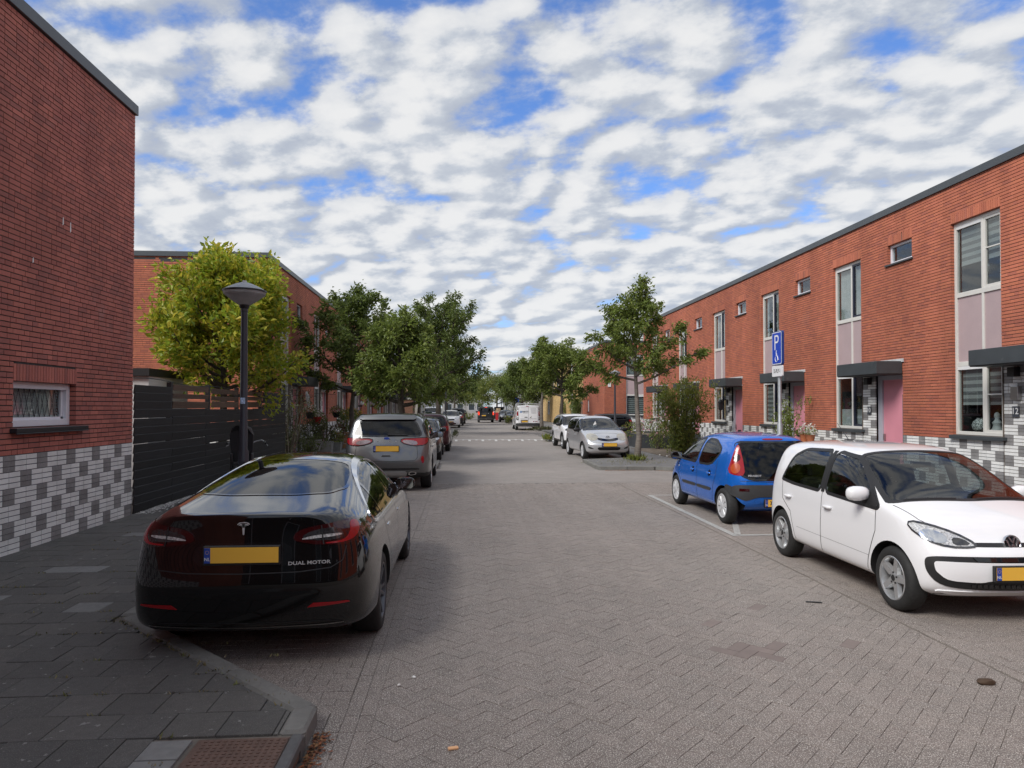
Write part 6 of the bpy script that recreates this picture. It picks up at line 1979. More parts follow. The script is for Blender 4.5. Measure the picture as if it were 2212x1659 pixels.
# ---- remaining cars: shared row generator for upright hatchbacks, estates and vans
def rows_for(L, W, H, hood=.95, cowl=1.05, nose=.80, belt=1.0, ws=.75, rear=.32, tuck=.22, box=0.):
    hw, yR, yF = W / 2, -L / 2, L / 2
    co = yF - hood; wt = co - ws; rw = hw - tuck
    md = (yR + .9 + wt) / 2
    return [(yR, hw - .075, hw - .10, belt - .02, rw, H - .12 + box * .05, H - .065 + box * .03), (yR + rear, hw - .01, hw - .05, belt + .01, rw + .005, H - .075, H - .02), (yR + .95, hw, hw - .04, belt + .005, rw + .012, H - .055, H),
            (md, hw, hw - .04, belt, rw + .015, H - .055, H), (wt - .05, hw, hw - .04, belt - .01, rw + .025, H - .085, H - .03), ((wt + co) / 2, hw, hw - .04, belt - .02, (rw + hw - .10) / 2 + .01, (H + cowl) / 2 - .055, (H + cowl) / 2 + .005),
            (co, hw, hw - .045, min(belt - .03, cowl - .10), hw - .10, cowl - .045, cowl), (co + hood * .42, hw - .003, hw - .06, cowl - .16, hw - .12, (cowl + nose) / 2 + .01, (cowl + nose) / 2 + .06), (yF - .2, hw - .035, hw - .11, nose - .09, hw - .17, nose - .03, nose), (yF, hw - .14, hw - .18, nose - .22, hw - .25, nose - .13, nose - .11)]
def std_glass(c, L, W, H, belt, hood, ws, rear_win=True, pg=None, qtr=True, cowl=1.05, rear_z=None):
    co = L / 2 - hood; wt = co - ws
    hw = W / 2
    yR = -L / 2
    c.window('windshield', [(-hw + .24, wt + .02), (hw - .24, wt + .02), (hw - .12, co + .02), (0, co + .07), (-hw + .12, co + .02)], 'top', seal=.03)
    zt = H - .13
    m1 = (co - .15 + yR + .75) / 2 + .1
    c.window('front_side_window', [(co - .14, belt + .03), (wt + .28, zt - .14), (wt - .02, zt), (m1 + .04, zt + .01), (m1 + .04, belt + .035)], 'side', both=True)
    c.window('rear_side_window', [(m1 - .04, belt + .035), (m1 - .04, zt + .01), (yR + .85, zt - .005), (yR + .45, zt - .09), (yR + .36, belt + .14), (yR + .62, belt + .05)], 'side', pg or m_pglass, both=True)
    if rear_win:
        z0 = rear_z or belt + .03
        c.window('rear_window', [(-hw + .22, z0), (hw - .22, z0), (hw - .19, z0 + .12), (hw - .28, H - .15), (-hw + .28, H - .15), (-hw + .19, z0 + .12)], 'rear', m_pglass)
    return m1
def std_doors(c, L, H, belt, m1, co, zb=.28, hm=None):
    yR = -L / 2
    for pts in ([(co - .12, belt), (co - .10, .65), (co - .22, zb)], [(m1, belt + .02), (m1 - .02, .6), (m1 - .03, zb)], [(yR + .50, belt + .05), (yR + .62, .8), (yR + 1.02, .55), (yR + 1.08, zb)]):
        c.line('door_seam', m_trim, pts, 'side', both=True)
    for yy in (m1 + .16, yR + .82):
        c.handle(yy, belt - .13, hm)
RD = (.06, .02, 0, .06, .24, .20, .18)

def silver_suv():
    L, W, H, belt = 4.61, 1.88, 1.66, 1.06
    c = Car('parked_car', 'silver grey crossover parked ahead of the black saloon, rear wiper and twin lamps showing', 'car', paint('silver grey', (.15, .153, .155), .7, .32),
        rows_for(L, W, H, 1.12, 1.10, .92, belt, .85, .40, .20), W, L, H, (-1.345, 1.365), .355, zbot=.24, zmid=.62, rear_dy=(.10, .03, -.03, .10, .40, .36, .33), bulge_r=(.08, .12), sub=3, crease={3: .3, 4: .15, 1: .3}, capc={'r': {2: .4}}, group=GL)
    std_glass(c, L, W, H, belt, 1.12, .85, rear_win=False)
    std_doors(c, L, H, belt, .2, L / 2 - 1.12)
    c.window('rear_window', [(-.70, 1.17), (-.73, 1.22), (-.60, 1.49), (.60, 1.49), (.73, 1.22), (.70, 1.17)], 'rear', m_pglass, sealm=m_gloss)
    c.patch('rear_spoiler', c.paint, [(-.60, 1.50), (.60, 1.50), (.60, 1.585), (-.60, 1.585)], 'rear', off=.05, rnd=1, rim=.06)
    TL = [(x, y, z + .09) for x, y, z in [(.40, -2.27, .945), (.46, -2.28, 1.035), (.72, -2.17, 1.045), (.88, -1.92, 1.055), (.90, -1.92, .98), (.84, -2.1, .885), (.62, -2.24, .875)]]
    c.patch('tail_lamp', m_redlens, TL, 'rq', off=.008, both=True, step=.03, rnd=1)
    c.patch('lamp_core', mat('pink grey lens', (.30, .24, .25), .14, .3, coat=.8, noise=(60., .4)), [(x, y, z + .09) for x, y, z in [(.44, -2.27, .955), (.50, -2.27, 1.005), (.70, -2.18, .985), (.72, -2.18, .905), (.60, -2.24, .895)]], 'rq', off=.011, both=True, step=.03, rnd=1)
    c.ring('lamp_rim', m_gloss, TL, 'rq', .010, off=.012, both=True, rnd=1, out=.004)
    c.patch('plate_recess', MATS['paint silver grey'], [(-.42, .83), (.42, .83), (.36, 1.01), (-.36, 1.01)], 'rear', off=.003, rnd=1)
    c.plate(.915, True, dy=.02)
    p0 = c.hit(Vector((0, 1.125)), 'rear', .01)
    b = MB(); ov = [(.062 * math.cos(6.283 * j / 24), .026 * math.sin(6.283 * j / 24)) for j in range(24)]
    o_ = MB(); o_.prism([(u * 1.12, v * 1.2) for u, v in ov], lambda u, v, w: (u, p0.y - w, p0.z + v), 0, .006); bd = o_.build('badge', m_badge, c.t)
    b.prism(ov, lambda u, v, w: (u, p0.y - w, p0.z + v), .006, .008); b.build('badge_field', m_plate_b, bd)
    for j, ch in enumerate('KUGA'):
        q = c.hit(Vector((-.195 + j * .13, 1.06)), 'rear', .008)
        lettering(ch, .045, m_badge, c.t, frame(Vector((1, 0, 0)), Vector((0, 0, 1)), Vector((0, -1, 0)), q), sx=1.25, bold=.001)
    c.line('tailgate_seam', m_trim, [(-.62, 1.1), (-.66, .74), (-.60, .665), (0, .65), (.60, .665), (.66, .74), (.62, 1.1)], 'rear', w=.010)
    c.patch('latch_recess', m_trim, [(-.10, .745), (.10, .745), (.08, .78), (-.08, .78)], 'rear', off=.003, rnd=0)
    for sg in (1, -1):
        c.patch('reflector', m_redlens, [(sg * .74, .60), (sg * .79, .61), (sg * .78, .76), (sg * .72, .745)], 'rear', off=.006, rnd=1, step=.03)
        c.patch('exhaust_trim', m_chrome, [(sg * .46, .36), (sg * .62, .37), (sg * .63, .43), (sg * .47, .44)], 'rear', off=.02, rnd=1, step=.03)
        c.patch('exhaust_hole', m_black, [(sg * .485, .375), (sg * .605, .383), (sg * .61, .42), (sg * .49, .425)], 'rear', off=.023, rnd=1, step=.03)
    c.patch('bumper_insert', m_gloss, [(-.72, .47), (.72, .47), (.66, .505), (-.66, .505)], 'rear', off=.005, rnd=1)
    c.patch('skid_plate', m_alloy, [(-.40, .30), (.40, .30), (.45, .44), (-.45, .44)], 'rear', off=.012, rnd=1)
    b = MB(); q0, q1 = c.hit(Vector((.02, 1.20)), 'rear', .025), c.hit(Vector((.44, 1.185)), 'rear', .02)
    b.tube([q0, q1], [.018, .010], 6); b.build('rear_wiper', m_trim, c.t)
    for sg in (1, -1):
        b = MB(); pts = [c.hit(Vector((.655, yy)), 'top', .028) for yy in (-1.5, -1.2, -.8, -.3, .2, .55)]
        pts = [Vector((p.x * sg, p.y, p.z)) for p in pts]; pts[0].z -= .03; pts[-1].z -= .03
        b.tube(pts, .016, 6); b.build('roof_rail', m_gloss, c.t, smooth=60)
    b = MB(); z = 1.655
    b.add([(-.02, -1.62, z - .02), (.02, -1.62, z - .02), (.012, -1.40, z), (-.012, -1.40, z), (0, -1.60, z + .06)], [(0, 1, 4), (1, 2, 4), (2, 3, 4), (3, 0, 4)])
    b.build('shark_fin', m_trim, c.t)
    c.mirror(.78, 1.10, m_trim, 1.1)
    c.wheels('multi', m_alloy, .25, .23, .03)
    c.interior(1.05, -1.1, 1.0, seat_h=1.30)
    c.finish((-1.66, 17.75, 0), 0, 1.03, clad=lambda p: p.z < .40 and p.y < -1.8 and abs(p.x) > .2 or p.z < .34)
silver_suv()

def front_lamps(c, HL, lens=None, rim=True, core=None):
    c.patch('headlamp', lens or m_clearlens, HL, 'fq', off=.006, both=True, step=.04, rnd=1)
    if rim: c.ring('headlamp_rim', m_darklens, HL, 'fq', .012, off=.008, both=True, rnd=1)
    if core: c.patch('headlamp_core', m_chrome, core, 'fq', off=.010, both=True, step=.04)

def silver_hatch():
    L, W, H, belt = 3.78, 1.695, 1.53, .98
    c = Car('parked_car', 'silver small hatchback beside the young tree, facing the camera', 'car', paint('silver', (.62, .63, .65), .6, .30),
        rows_for(L, W, H, .92, 1.06, .84, belt, .85, .34, .21), W, L, H, (-1.22, 1.24), .30, zbot=.20, rear_dy=RD, front_dy=(0, 0, .02, -.04, -.10, -.09, -.06), bulge_f=(.12, .18), sub=3, crease={3: .15, 1: .3}, group=GRr)
    m1 = std_glass(c, L, W, H, belt, .92, .85)
    std_doors(c, L, H, belt, m1, L / 2 - .92)
    front_lamps(c, [(.50, 1.80, .70), (.52, 1.78, .80), (.60, 1.62, .90), (.70, 1.42, .92), (.76, 1.42, .86), (.74, 1.58, .72), (.62, 1.74, .67)], mat('yellowed lamp lens', (.46, .44, .38), .15, .3, coat=.8, noise=(60., .35)), rim=False)
    c.patch('upper_grille', m_gloss, [(-.40, .745), (-.36, .77), (0, .72), (.36, .77), (.40, .745), (.34, .69), (.12, .65), (-.12, .65), (-.34, .69)], 'front', off=.006, rnd=1)
    c.patch('lower_grille', m_gloss, [(-.42, .455), (.42, .455), (.38, .345), (-.38, .345)], 'front', off=.006, rnd=1)
    for j in range(3):
        c.line('grille_bar', m_trim, [(-.38, .375 + j * .028), (.38, .375 + j * .028)], 'front', w=.008, off=.011)
    for sg in (1, -1):
        c.patch('fog_recess', m_trim, [(sg * .50, .38), (sg * .70, .40), (sg * .72, .47), (sg * .66, .47)], 'front', off=.004, rnd=1, step=.03)
    M_ = c.plate(.54, False, dy=.02)
    p0 = c.hit(Vector((0, .775)), 'front', .012)
    b = MB()
    for rx, rz_ in ((.075, .048), (.028, .045), (.05, .02)):
        n = 20
        zz = .018 if rz_ == .02 else 0
        b.tube([(rx * math.cos(6.2832 * j / n), p0.y + .004, p0.z + zz + rz_ * math.sin(6.2832 * j / n)) for j in range(n + 1)], .007, 6)
    b.build('badge', m_chrome, c.t)
    c.mirror(.62, 1.03, m_trim, 1.0)
    c.line('bonnet_seam', m_trim, [(-.62, .90), (0, .93), (.62, .90)], 'front', w=.004, off=.001)
    for a_ in ((-.6, -.1), (.05, .55)):
        c.line('wiper', m_trim, [(a_[0], 1.0), (a_[1], 1.04)], 'top', w=.02, off=.012)
    MB().add([(.12, .62, 1.16), (.30, .72, 1.10), (.32, .70, 1.12), (.20, .56, 1.30), (.16, .52, 1.34)], [(0, 1, 2, 3, 4)]).build('paper_on_dashboard', m_white, c.t)
    c.wheels('cap', MATS['hubcap silver'], .20, .18, .02)
    c.interior(1.0, -1.1, .95, seat_h=1.22)
    c.finish((4.98, 26.1, 0), math.pi + .06, 1.0)
silver_hatch()

def white_crossover():
    L, W, H, belt = 4.30, 1.77, 1.55, 1.02
    c = Car('parked_car', 'white crossover with black claw lamps parked behind the silver hatchback', 'car', paint('white', (.78, .78, .77)),
        rows_for(L, W, H, 1.10, 1.06, .92, belt, .75, .36, .20), W, L, H, (-1.27, 1.33), .34, zbot=.24, zmid=.60, rear_dy=RD, front_dy=(0, 0, .02, 0, -.06, -.05, -.03), bulge_f=(.08, .12), sub=2, crease={3: .3, 1: .3}, capc={'f': {4: .5}}, group=GRr)
    m1 = std_glass(c, L, W, H, belt, 1.10, .75)
    std_doors(c, L, H, belt, m1, L / 2 - 1.10)
    front_lamps(c, [(.44, 2.07, .86), (.66, 1.92, .90), (.80, 1.72, .92), (.80, 1.74, .83), (.64, 1.98, .80), (.48, 2.06, .80)], m_darklens, core=[(.54, 2.02, .82), (.56, 2.0, .86), (.70, 1.88, .87), (.70, 1.88, .83)])
    for sg in (1, -1):
        c.patch('corner_panel', m_gloss, [(sg * .46, .70), (sg * .70, .74), (sg * .72, .62), (sg * .58, .43), (sg * .46, .50)], 'front', off=.006, rnd=1)
        for j in range(3):
            x = sg * (.50 + j * .065)
            c.line('claw_lamp', m_white, [(x, .70), (x + sg * .06, .50)], 'front', w=.022, off=.014)
    c.patch('grille', m_gloss, [(-.42, .76), (.42, .76), (.44, .50), (-.44, .50)], 'front', off=.005, rnd=1)
    c.patch('lower_trim', m_clad, [(-.74, .38), (.74, .38), (.68, .27), (-.68, .27)], 'front', off=.008, rnd=1)
    c.mirror(.72, 1.08, m_trim, 1.0)
    for sg in (1, -1):
        b = MB(); pts = [c.hit(Vector((.62, yy)), 'top', .025) for yy in (-1.4, -1.0, -.4, .2, .5)]
        pts = [Vector((p.x * sg, p.y, p.z)) for p in pts]; pts[0].z -= .03; pts[-1].z -= .03
        b.tube(pts, .014, 6); b.build('roof_rail', m_gloss, c.t)
    for ya in (-1.27, 1.33):
        arc = [(ya + .42 * math.cos(a), .34 + .42 * math.sin(a)) for a in [math.pi * j / 12 for j in range(13)]]
        c.line('arch_cladding', m_clad, arc, 'side', w=.05, off=.008, both=True)
    c.wheels('multi', m_alloy, .23, .2, .02)
    c.interior(1.0, -1.1, 1.0)
    c.finish((5.22, 32.35, 0), math.pi + .02, 1.0, clad=lambda p: p.z < .40)
white_crossover()

def simple_car(label, pname, col, metal, L, W, H, loc, rz, face, hood=1.05, cowl=1.04, nose=.85, belt=1.0, ws=.78, group=None, rimm=None, R=.32, name='parked_car', cat='car', lampm=None, estate=0, extra=None, rd=RD, rear_lamp=None, mirm=None):
    c = Car(name, label, cat, paint(pname, col, metal, .3), rows_for(L, W, H, hood, cowl, nose, belt, ws, .34, .20), W, L, H, (-L / 2 + .82, L / 2 - .86), R, zbot=.22, rear_dy=rd, sub=2, crease={3: .25, 1: .3}, group=group)
    m1 = std_glass(c, L, W, H, belt, hood, ws)
    std_doors(c, L, H, belt, m1, L / 2 - hood)
    hw = W / 2; yF = L / 2; yR = -L / 2
    front_lamps(c, [(hw - .40, yF - .03, nose - .12), (hw - .38, yF - .06, nose - .05), (hw - .16, yF - .28, nose + .0), (hw - .08, yF - .46, nose + .01), (hw - .08, yF - .44, nose - .09), (hw - .22, yF - .18, nose - .15)])
    c.patch('grille', m_gloss, [(-.42, nose - .13), (.42, nose - .13), (.36, nose - .26), (-.36, nose - .26)], 'front', off=.006, rnd=1)
    c.patch('lower_grille', m_gloss, [(-.55, .46), (.55, .46), (.48, .34), (-.48, .34)], 'front', off=.006, rnd=1)
    RL = rear_lamp or [(hw - .34, yR + .02, belt - .14), (hw - .32, yR + .04, belt - .01), (hw - .12, yR + .16, belt + .02), (hw - .04, yR + .34, belt + .02), (hw - .03, yR + .34, belt - .08), (hw - .12, yR + .14, belt - .19)]
    c.patch('tail_lamp', lampm or m_redlens, RL, 'rq', off=.007, both=True, step=.04, rnd=1)
    c.plate(.54 if face == 'f' else .72, face != 'f', dy=.02)
    c.mirror(L / 2 - hood - .25, belt + .06, mirm or c.paint)
    c.wheels('multi', rimm or m_alloy, R * .7, .2, .02)
    if extra: extra(c)
    c.finish(loc, rz, 1.0)
    return c
simple_car('dark grey estate car parked facing the camera ahead of the silver crossover', 'graphite', (.035, .037, .04), .6, 4.4, 1.79, 1.50, (-1.62, 26.1, 0), math.pi, 'f', group=GL, rimm=m_alloy_dk)
simple_car('dark red crossover parked ahead of the dark grey estate, seen from behind', 'dark red', (.055, .006, .012), .4, 4.35, 1.80, 1.60, (-1.42, 31.25, 0), 0, 'r', belt=1.05, cowl=1.08, nose=.92, group=GL, R=.34)
simple_car('white crossover with dark wheel arches facing the camera past the left hand street lamp', 'white', (.78, .78, .77), 0, 4.4, 1.78, 1.60, (-1.12, 64.9, 0), math.pi, 'f', belt=1.03, nose=.95, cowl=1.08, group=GL, R=.34)
simple_car('dark saloon parked behind the white crossover on the left', 'midnight', (.012, .012, .018), .4, 4.5, 1.80, 1.45, (-.80, 72.2, 0), 0, 'r', group=GL)
simple_car('black people carrier farthest in the left hand row of parked cars', 'black two', (.012, .012, .013), .2, 4.7, 1.88, 1.78, (-.62, 80.5, 0), 0, 'r', belt=1.1, cowl=1.12, nose=.98, group=GL, R=.34)
simple_car('black car standing crosswise on the side path behind the white crossover', 'black two', (.012, .012, .013), .2, 4.3, 1.78, 1.46, (9.15, 46.6, 0), math.pi / 2, 'r', hood=1.1)
simple_car('black hatchback facing the camera beyond the white van', 'black two', (.012, .012, .013), .2, 4.05, 1.72, 1.46, (5.85, 83.2, 0), math.pi, 'f', group=GRr)
simple_car('dark estate car directly behind the black hatchback at far right', 'graphite', (.035, .037, .04), .6, 4.4, 1.79, 1.52, (5.45, 89.6, 0), math.pi, 'f', group=GRr)
def open_boot(c):
    b = MB()
    M_ = Matrix.Translation((0, -1.85, 1.62)) @ Matrix.Rotation(-.25, 4, 'X')
    b.cbox(-.70, .70, -1.0, 0, 0, .06, .03, M=M_); b.build('open_tailgate', m_gloss, c.t)
    MB().cbox(-.62, .62, -2.06, -2.02, .7, 1.5, .02).build('boot_opening', m_black, c.t)
simple_car('black car with its tailgate raised at the far right kerb', 'black two', (.012, .012, .013), .2, 4.5, 1.82, 1.66, (5.0, 99.5, 0), 0, 'r', belt=1.05, group=GRr, extra=open_boot)
simple_car('small dark car at the far end of the street on the left', 'midnight', (.012, .012, .018), .4, 4.1, 1.74, 1.48, (-.2, 118., 0), 0, 'r')
simple_car('pale grey car at the far end of the street beside the tree', 'silver', (.62, .63, .65), .6, 4.2, 1.75, 1.48, (-.6, 110.5, 0), math.pi, 'f')

def van(label, pname, col, metal, loc, rz, name, cat, white=False, lit=False, sc=1.0):
    L, W, H, belt = 4.95, 1.94, 1.95, 1.18
    c = Car(name, label, cat, paint(pname, col, metal, .35), rows_for(L, W, H, .95, 1.22, 1.0, belt, .80, .20, .13, 1.), W, L, H, (-1.45, 1.60), .34, zbot=.26, zmid=.7,
            rear_dy=(.04, 0, 0, .02, .07, .06, .05), bulge_r=(.02, .03), sub=2, crease={3: .3, 4: .45, 1: .3}, capc={'r': {4: .5, 1: .4}})
    hw = W / 2
    c.window('windshield', [(-.72, .78), (.72, .78), (.84, 1.54), (-.84, 1.54)], 'top')
    c.window('front_side_window', [(1.38, 1.24), (.95, 1.70), (.45, 1.74), (.40, 1.22)], 'side', both=True)
    if not white:
        c.window('rear_side_window', [(.25, 1.24), (.25, 1.74), (-2.1, 1.74), (-2.15, 1.24)], 'side', m_pglass, both=True)
        c.window('rear_window', [(-.72, 1.22), (.72, 1.22), (.66, 1.74), (-.66, 1.74)], 'rear', m_pglass)
    c.line('door_seam', m_trim, [(.32, .4), (.32, 1.75)], 'side', both=True)
    c.line('side_rail', m_trim, [(.3, 1.08), (-2.2, 1.08)], 'side', w=.03, both=True)
    lm = m_brake if lit else m_redlens
    if white:
        c.line('door_split', m_trim, [(0.0, .55), (0.0, 1.78)], 'rear', w=.014)
        c.ring('door_outline', m_trim, [(-.74, .56), (.74, .56), (.72, 1.80), (-.72, 1.80)], 'rear', .012, off=.002, rnd=1, rr=.06)
        c.ring('door_panel', mat('paint white shade', (.66, .66, .66), .4), [(-.66, 1.10), (-.06, 1.10), (-.06, 1.68), (-.62, 1.68)], 'rear', .012, off=.003, rnd=1, rr=.08)
        for sg in (1, -1):
            c.patch('lamp_housing', m_gloss, [(sg * .76, .78), (sg * .93, .80), (sg * .90, 1.82), (sg * .78, 1.82)], 'rear', off=.006, rnd=1, rr=.1)
            for z0, z1, mm in ((.86, .98, m_clearlens), (1.0, 1.12, m_white), (1.14, 1.46, lm), (1.48, 1.56, m_white)):
                c.patch('tail_lamp', mm, [(sg * .78, z0), (sg * .92, z0), (sg * .91, z1), (sg * .78, z1)], 'rear', off=.010, rnd=0, step=.06)
        c.patch('high_brake_lamp', m_redlens, [(-.18, 1.83), (.02, 1.83), (.02, 1.87), (-.18, 1.87)], 'rear', off=.01, rnd=0, step=.05)
        c.patch('door_handle', m_trim, [(-.32, .99), (-.06, .99), (-.08, 1.045), (-.30, 1.045)], 'rear', off=.012, rnd=1, step=.04)
        c.patch('plate_hood', m_trim, [(-.60, .76), (-.04, .76), (-.04, .80), (-.60, .80)], 'rear', off=.02, rnd=0, step=.05)
        c.plate(.685, True, x=-.32, dy=.015)
        Mr = lambda x, z: frame(Vector((1, 0, 0)), Vector((0, 0, 1)), Vector((0, -1, 0)), c.hit(Vector((x, z)), 'rear', .008))
        dk = mat('dark lettering', (.03, .04, .07), .5)
        lettering('DENTE', .16, dk, c.t, Mr(-.24, 1.44), sx=.95, bold=.002)
        c.line('lettering_rule', dk, [(-.42, 1.34), (-.05, 1.34)], 'rear', w=.02, off=.004)
        q = c.hit(Vector((-.57, 1.42)), 'rear', .008)
        MB().lathe([(0, 0), (.085, 0)], 24, frame(Vector((1, 0, 0)), Vector((0, 0, 1)), Vector((0, -1, 0)), q)).build('round_logo', mat('logo blue', (.03, .16, .42), .5), c.t)
        b = MB(); b.prism([(-.035, -.05), (-.02, .03), (0, .06), (.02, .03), (.035, -.05), (.018, -.05), (0, .01), (-.018, -.05)], lambda u, v, w: (q.x + u, q.y - w, q.z + v), .003, .006); b.build('logo_figure', m_white, c.t)
        for j in range(7):
            c.line('lettering_line', dk, [(.16 + j * .012, 1.70 - j * .065), (.60, 1.70 - j * .065)], 'rear', w=.012, off=.004)
        c.line('web_address', dk, [(-.62, .885), (.62, .895)], 'rear', w=.018, off=.004)
        q = c.hit(Vector((.17, 1.02)), 'rear', .01)
        b = MB(); b.tube([(q.x + .055 * math.cos(6.283 * j / 20), q.y, q.z + .05 * math.sin(6.283 * j / 20)) for j in range(21)], .008, 6); b.box(q.x - .07, q.x + .07, q.y - .008, q.y + .004, q.z - .008, q.z + .008)
        b.build('badge', m_chrome, c.t)
        for j, mm in enumerate((m_redlens, dk, m_redlens)):
            c.patch('sticker', mm, [(.36 + j * .12, .66), (.44 + j * .12, .66), (.44 + j * .12, .72), (.36 + j * .12, .72)], 'rear', off=.004, rnd=0, step=.06)
        for yy in (-2.2, -1.0, .1):
            b = MB(); b.tube([(-.78, yy, 2.06), (.78, yy, 2.06)], .022, 6)
            for sg in (1, -1): b.tube([(sg * .72, yy, 1.88), (sg * .72, yy, 2.06)], .018, 6)
            b.build('roof_bar', m_alloy, c.t)
    else:
        for sg in (1, -1):
            c.patch('tail_lamp', lm, [(sg * .80, .92), (sg * .95, .92), (sg * .94, 1.34), (sg * .82, 1.34)], 'rear', off=.008, rnd=1, step=.05)
        c.patch('high_brake_lamp', lm, [(-.13, 1.83), (.13, 1.83), (.13, 1.87), (-.13, 1.87)], 'rear', off=.01, rnd=0, step=.05)
        c.plate(.86, True, x=-.30, dy=.015)
        c.patch('badge', m_alloy, [(.22, 1.08), (.32, 1.08), (.32, 1.16), (.22, 1.16)], 'rear', off=.008, rnd=2, step=.04)
        MB().tube([(0, -2.5, .42), (0, -2.58, .42), (0, -2.6, .50)], .03, 8).build('tow_hook', m_chrome, c.t)
    c.patch('bumper', m_clad, [(-.94, .36), (.94, .36), (.94, .56), (-.94, .56)], 'rear', off=.02, rnd=1, rim=.03)
    c.mirror(1.15, 1.28, m_trim, 1.5)
    c.wheels('multi', m_alloy_dk if not white else m_alloy, .22, .21, .03)
    c.finish(loc, rz, sc)
van('white panel van with roof bars and blue round logo on its rear doors', 'white', (.78, .78, .77), 0, (5.22, 58.5, 0), 0, 'panel_van', 'van', white=True, sc=1.04)
van('dark grey van driving away in the carriageway with brake lamps lit', 'charcoal', (.03, .031, .033), .3, (2.78, 87.0, 0), 0, 'passenger_van', 'van', lit=True)
van('white delivery van half hidden behind the left hand tree trunk', 'white', (.78, .78, .77), 0, (-3.9, 90., 0), math.pi, 'delivery_van', 'van')
# ---------------------------------------------------------------- trees and shrubs
def branch_path(p, d, L, n, g, up=.25, wob=.16):
    pts = [np.array(p, float)]
    d = np.array(d, float); d /= np.linalg.norm(d)
    for i in range(n):
        d = d + np.array([0, 0, up / n]) + g.normal(size=3) * wob / math.sqrt(n)
        d /= np.linalg.norm(d)
        pts.append(pts[-1] + d * L / n)
    return pts
def tree(name, label, loc, h, fork, R, limbs, leaf, n_leaf, seed, m=None, bark=None, r0=.11, up=.5, el=(25, 65), leader=True, sub=7, twig=.55, shift=(0, 0), base=.42, cone=False, group='street trees along both pavements', cluster=.09, top_gap=0., lean=(0, 0), droop=.45, tall=1.0, wide=.42, singles=0):
    g = np.random.default_rng(seed)
    t = thing(name, label, 'tree', loc, 0, group)
    b = MB()
    tip = np.array([lean[0], lean[1], h * (.80 if leader else .62)])
    tr = [np.array([0, 0, -.05])]
    for i in range(1, 7):
        f_ = i / 6
        tr.append(np.array([lean[0] * f_ ** 1.5, lean[1] * f_ ** 1.5, tip[2] * f_]) + np.append(g.normal(size=2) * .03, 0))
    b.tube(tr, [r0 * 1.25 if i == 0 else r0 * (1 - .80 * (i / 6) ** 1.1) for i in range(7)], 9)
    cl, dr = [], []
    def tpt(z):
        f_ = min(max(z / tip[2], 0), .999) * 6
        i = int(f_)
        return tr[i] + (tr[i + 1] - tr[i]) * (f_ - i)
    ls = []
    for k in range(limbs):
        f_ = (k + .5) / limbs
        z = fork + (tip[2] - fork) * f_ * (1. if leader else .35)
        az = k * 2.39996 + g.uniform(-.4, .4)
        e = math.radians(el[0] + (el[1] - el[0]) * f_ + g.uniform(-8, 8))
        prof = (math.sin(math.pi * min(1, .25 + .75 * (1 - f_))) * .35 + .65 * (1 - f_) if not cone else (1 - f_) ** .8) if leader else 1
        L = R * (base + .68 * prof) * g.uniform(.8, 1.2) * (1.15 if not leader else 1)
        ls.append((tpt(z), (math.cos(az) * math.cos(e) + shift[0], math.sin(az) * math.cos(e) + shift[1], math.sin(e) * tall), L, r0 * (.50 - .25 * f_)))
    if leader: ls.append((tr[-2], (0, 0, 1), h - tr[-2][2], r0 * .3))
    wt = []
    for p, d, L, r_ in ls:
        n0 = len(cl)
        pts = branch_path(p, d, L, 7, g, up)
        b.tube(pts, [r_ * (1 - .85 * i / 7) for i in range(8)], 6)
        for j in range(sub):
            f_ = .18 + .82 * (j + g.random()) / sub
            i = min(int(f_ * 7), 6)
            q = pts[i] + (pts[i + 1] - pts[i]) * (f_ * 7 - i)
            dd = (pts[i + 1] - pts[i]); dd /= np.linalg.norm(dd)
            side = g.normal(size=3); side -= dd * side.dot(dd); side /= np.linalg.norm(side) + 1e-9
            d2 = dd * .75 + side * .9
            L2 = twig * (1.15 - .65 * f_) * g.uniform(.6, 1.3) * R * .55
            p2 = branch_path(q, d2, L2, 4, g, up * .6, .25)
            b.tube(p2, [max(.004, r_ * .30) * (1 - .7 * i2 / 4) for i2 in range(5)], 4)
            for q2 in p2[1:]: cl.append(q2); dr.append(d2)
            for s_ in range(3):
                i2 = g.integers(1, 4)
                p3 = branch_path(p2[i2], d2 + g.normal(size=3) * .9, L2 * .55, 3, g, up * .4, .3)
                for q3 in p3[1:]: cl.append(q3); dr.append(d2)
        for i in range(3, 8):
            cl.append(pts[i]); dr.append(d)
        wt += [L ** 1.3] * (len(cl) - n0)
    bo = b.build('trunk', bark or m_bark, t, smooth=60)
    cl = np.array(cl); dr = np.array([np.array(x, float) / np.linalg.norm(x) for x in dr])
    wt = np.array(wt); idx = g.choice(len(cl), n_leaf, p=wt / wt.sum())
    c = cl[idx] + g.normal(size=(n_leaf, 3)) * cluster
    o = np.array(loc)
    c = c + o
    out = dr[idx]
    if singles:       # the leaves that show largest are objects of their own
        sc = np.argsort(c[:, 1] + g.random(n_leaf) * .5)[:singles]
        mk = np.zeros(n_leaf, bool); mk[sc] = True
        lm = None
        q = leaf_mesh('leaf', t, np.zeros((1, 3)), np.array([[1., 0, 0]]), leaf, m, np.random.default_rng(1), 0., None, wide)
        lme = q.data; lme.transform(Matrix.Identity(4)); bpy.data.objects.remove(q)
        for i in sc:
            lo = meshobj('leaf', lme, t)
            lo.location = c[i] - o
            dv = Vector(out[i] + g.normal(size=3) * .6 - np.array([0, 0, droop])).normalized()
            lo.rotation_euler = (dv.to_track_quat('X', 'Z') @ Matrix.Rotation(g.uniform(-1.2, 1.2), 4, 'X').to_quaternion()).to_euler()
            lo.scale = (g.uniform(.7, 1.25),) * 3
        c, out = c[~mk], out[~mk]
    leaf_mesh('crown', t, c, out, leaf, m or m_leaf, g, droop, 'stuff', wide)
    return t
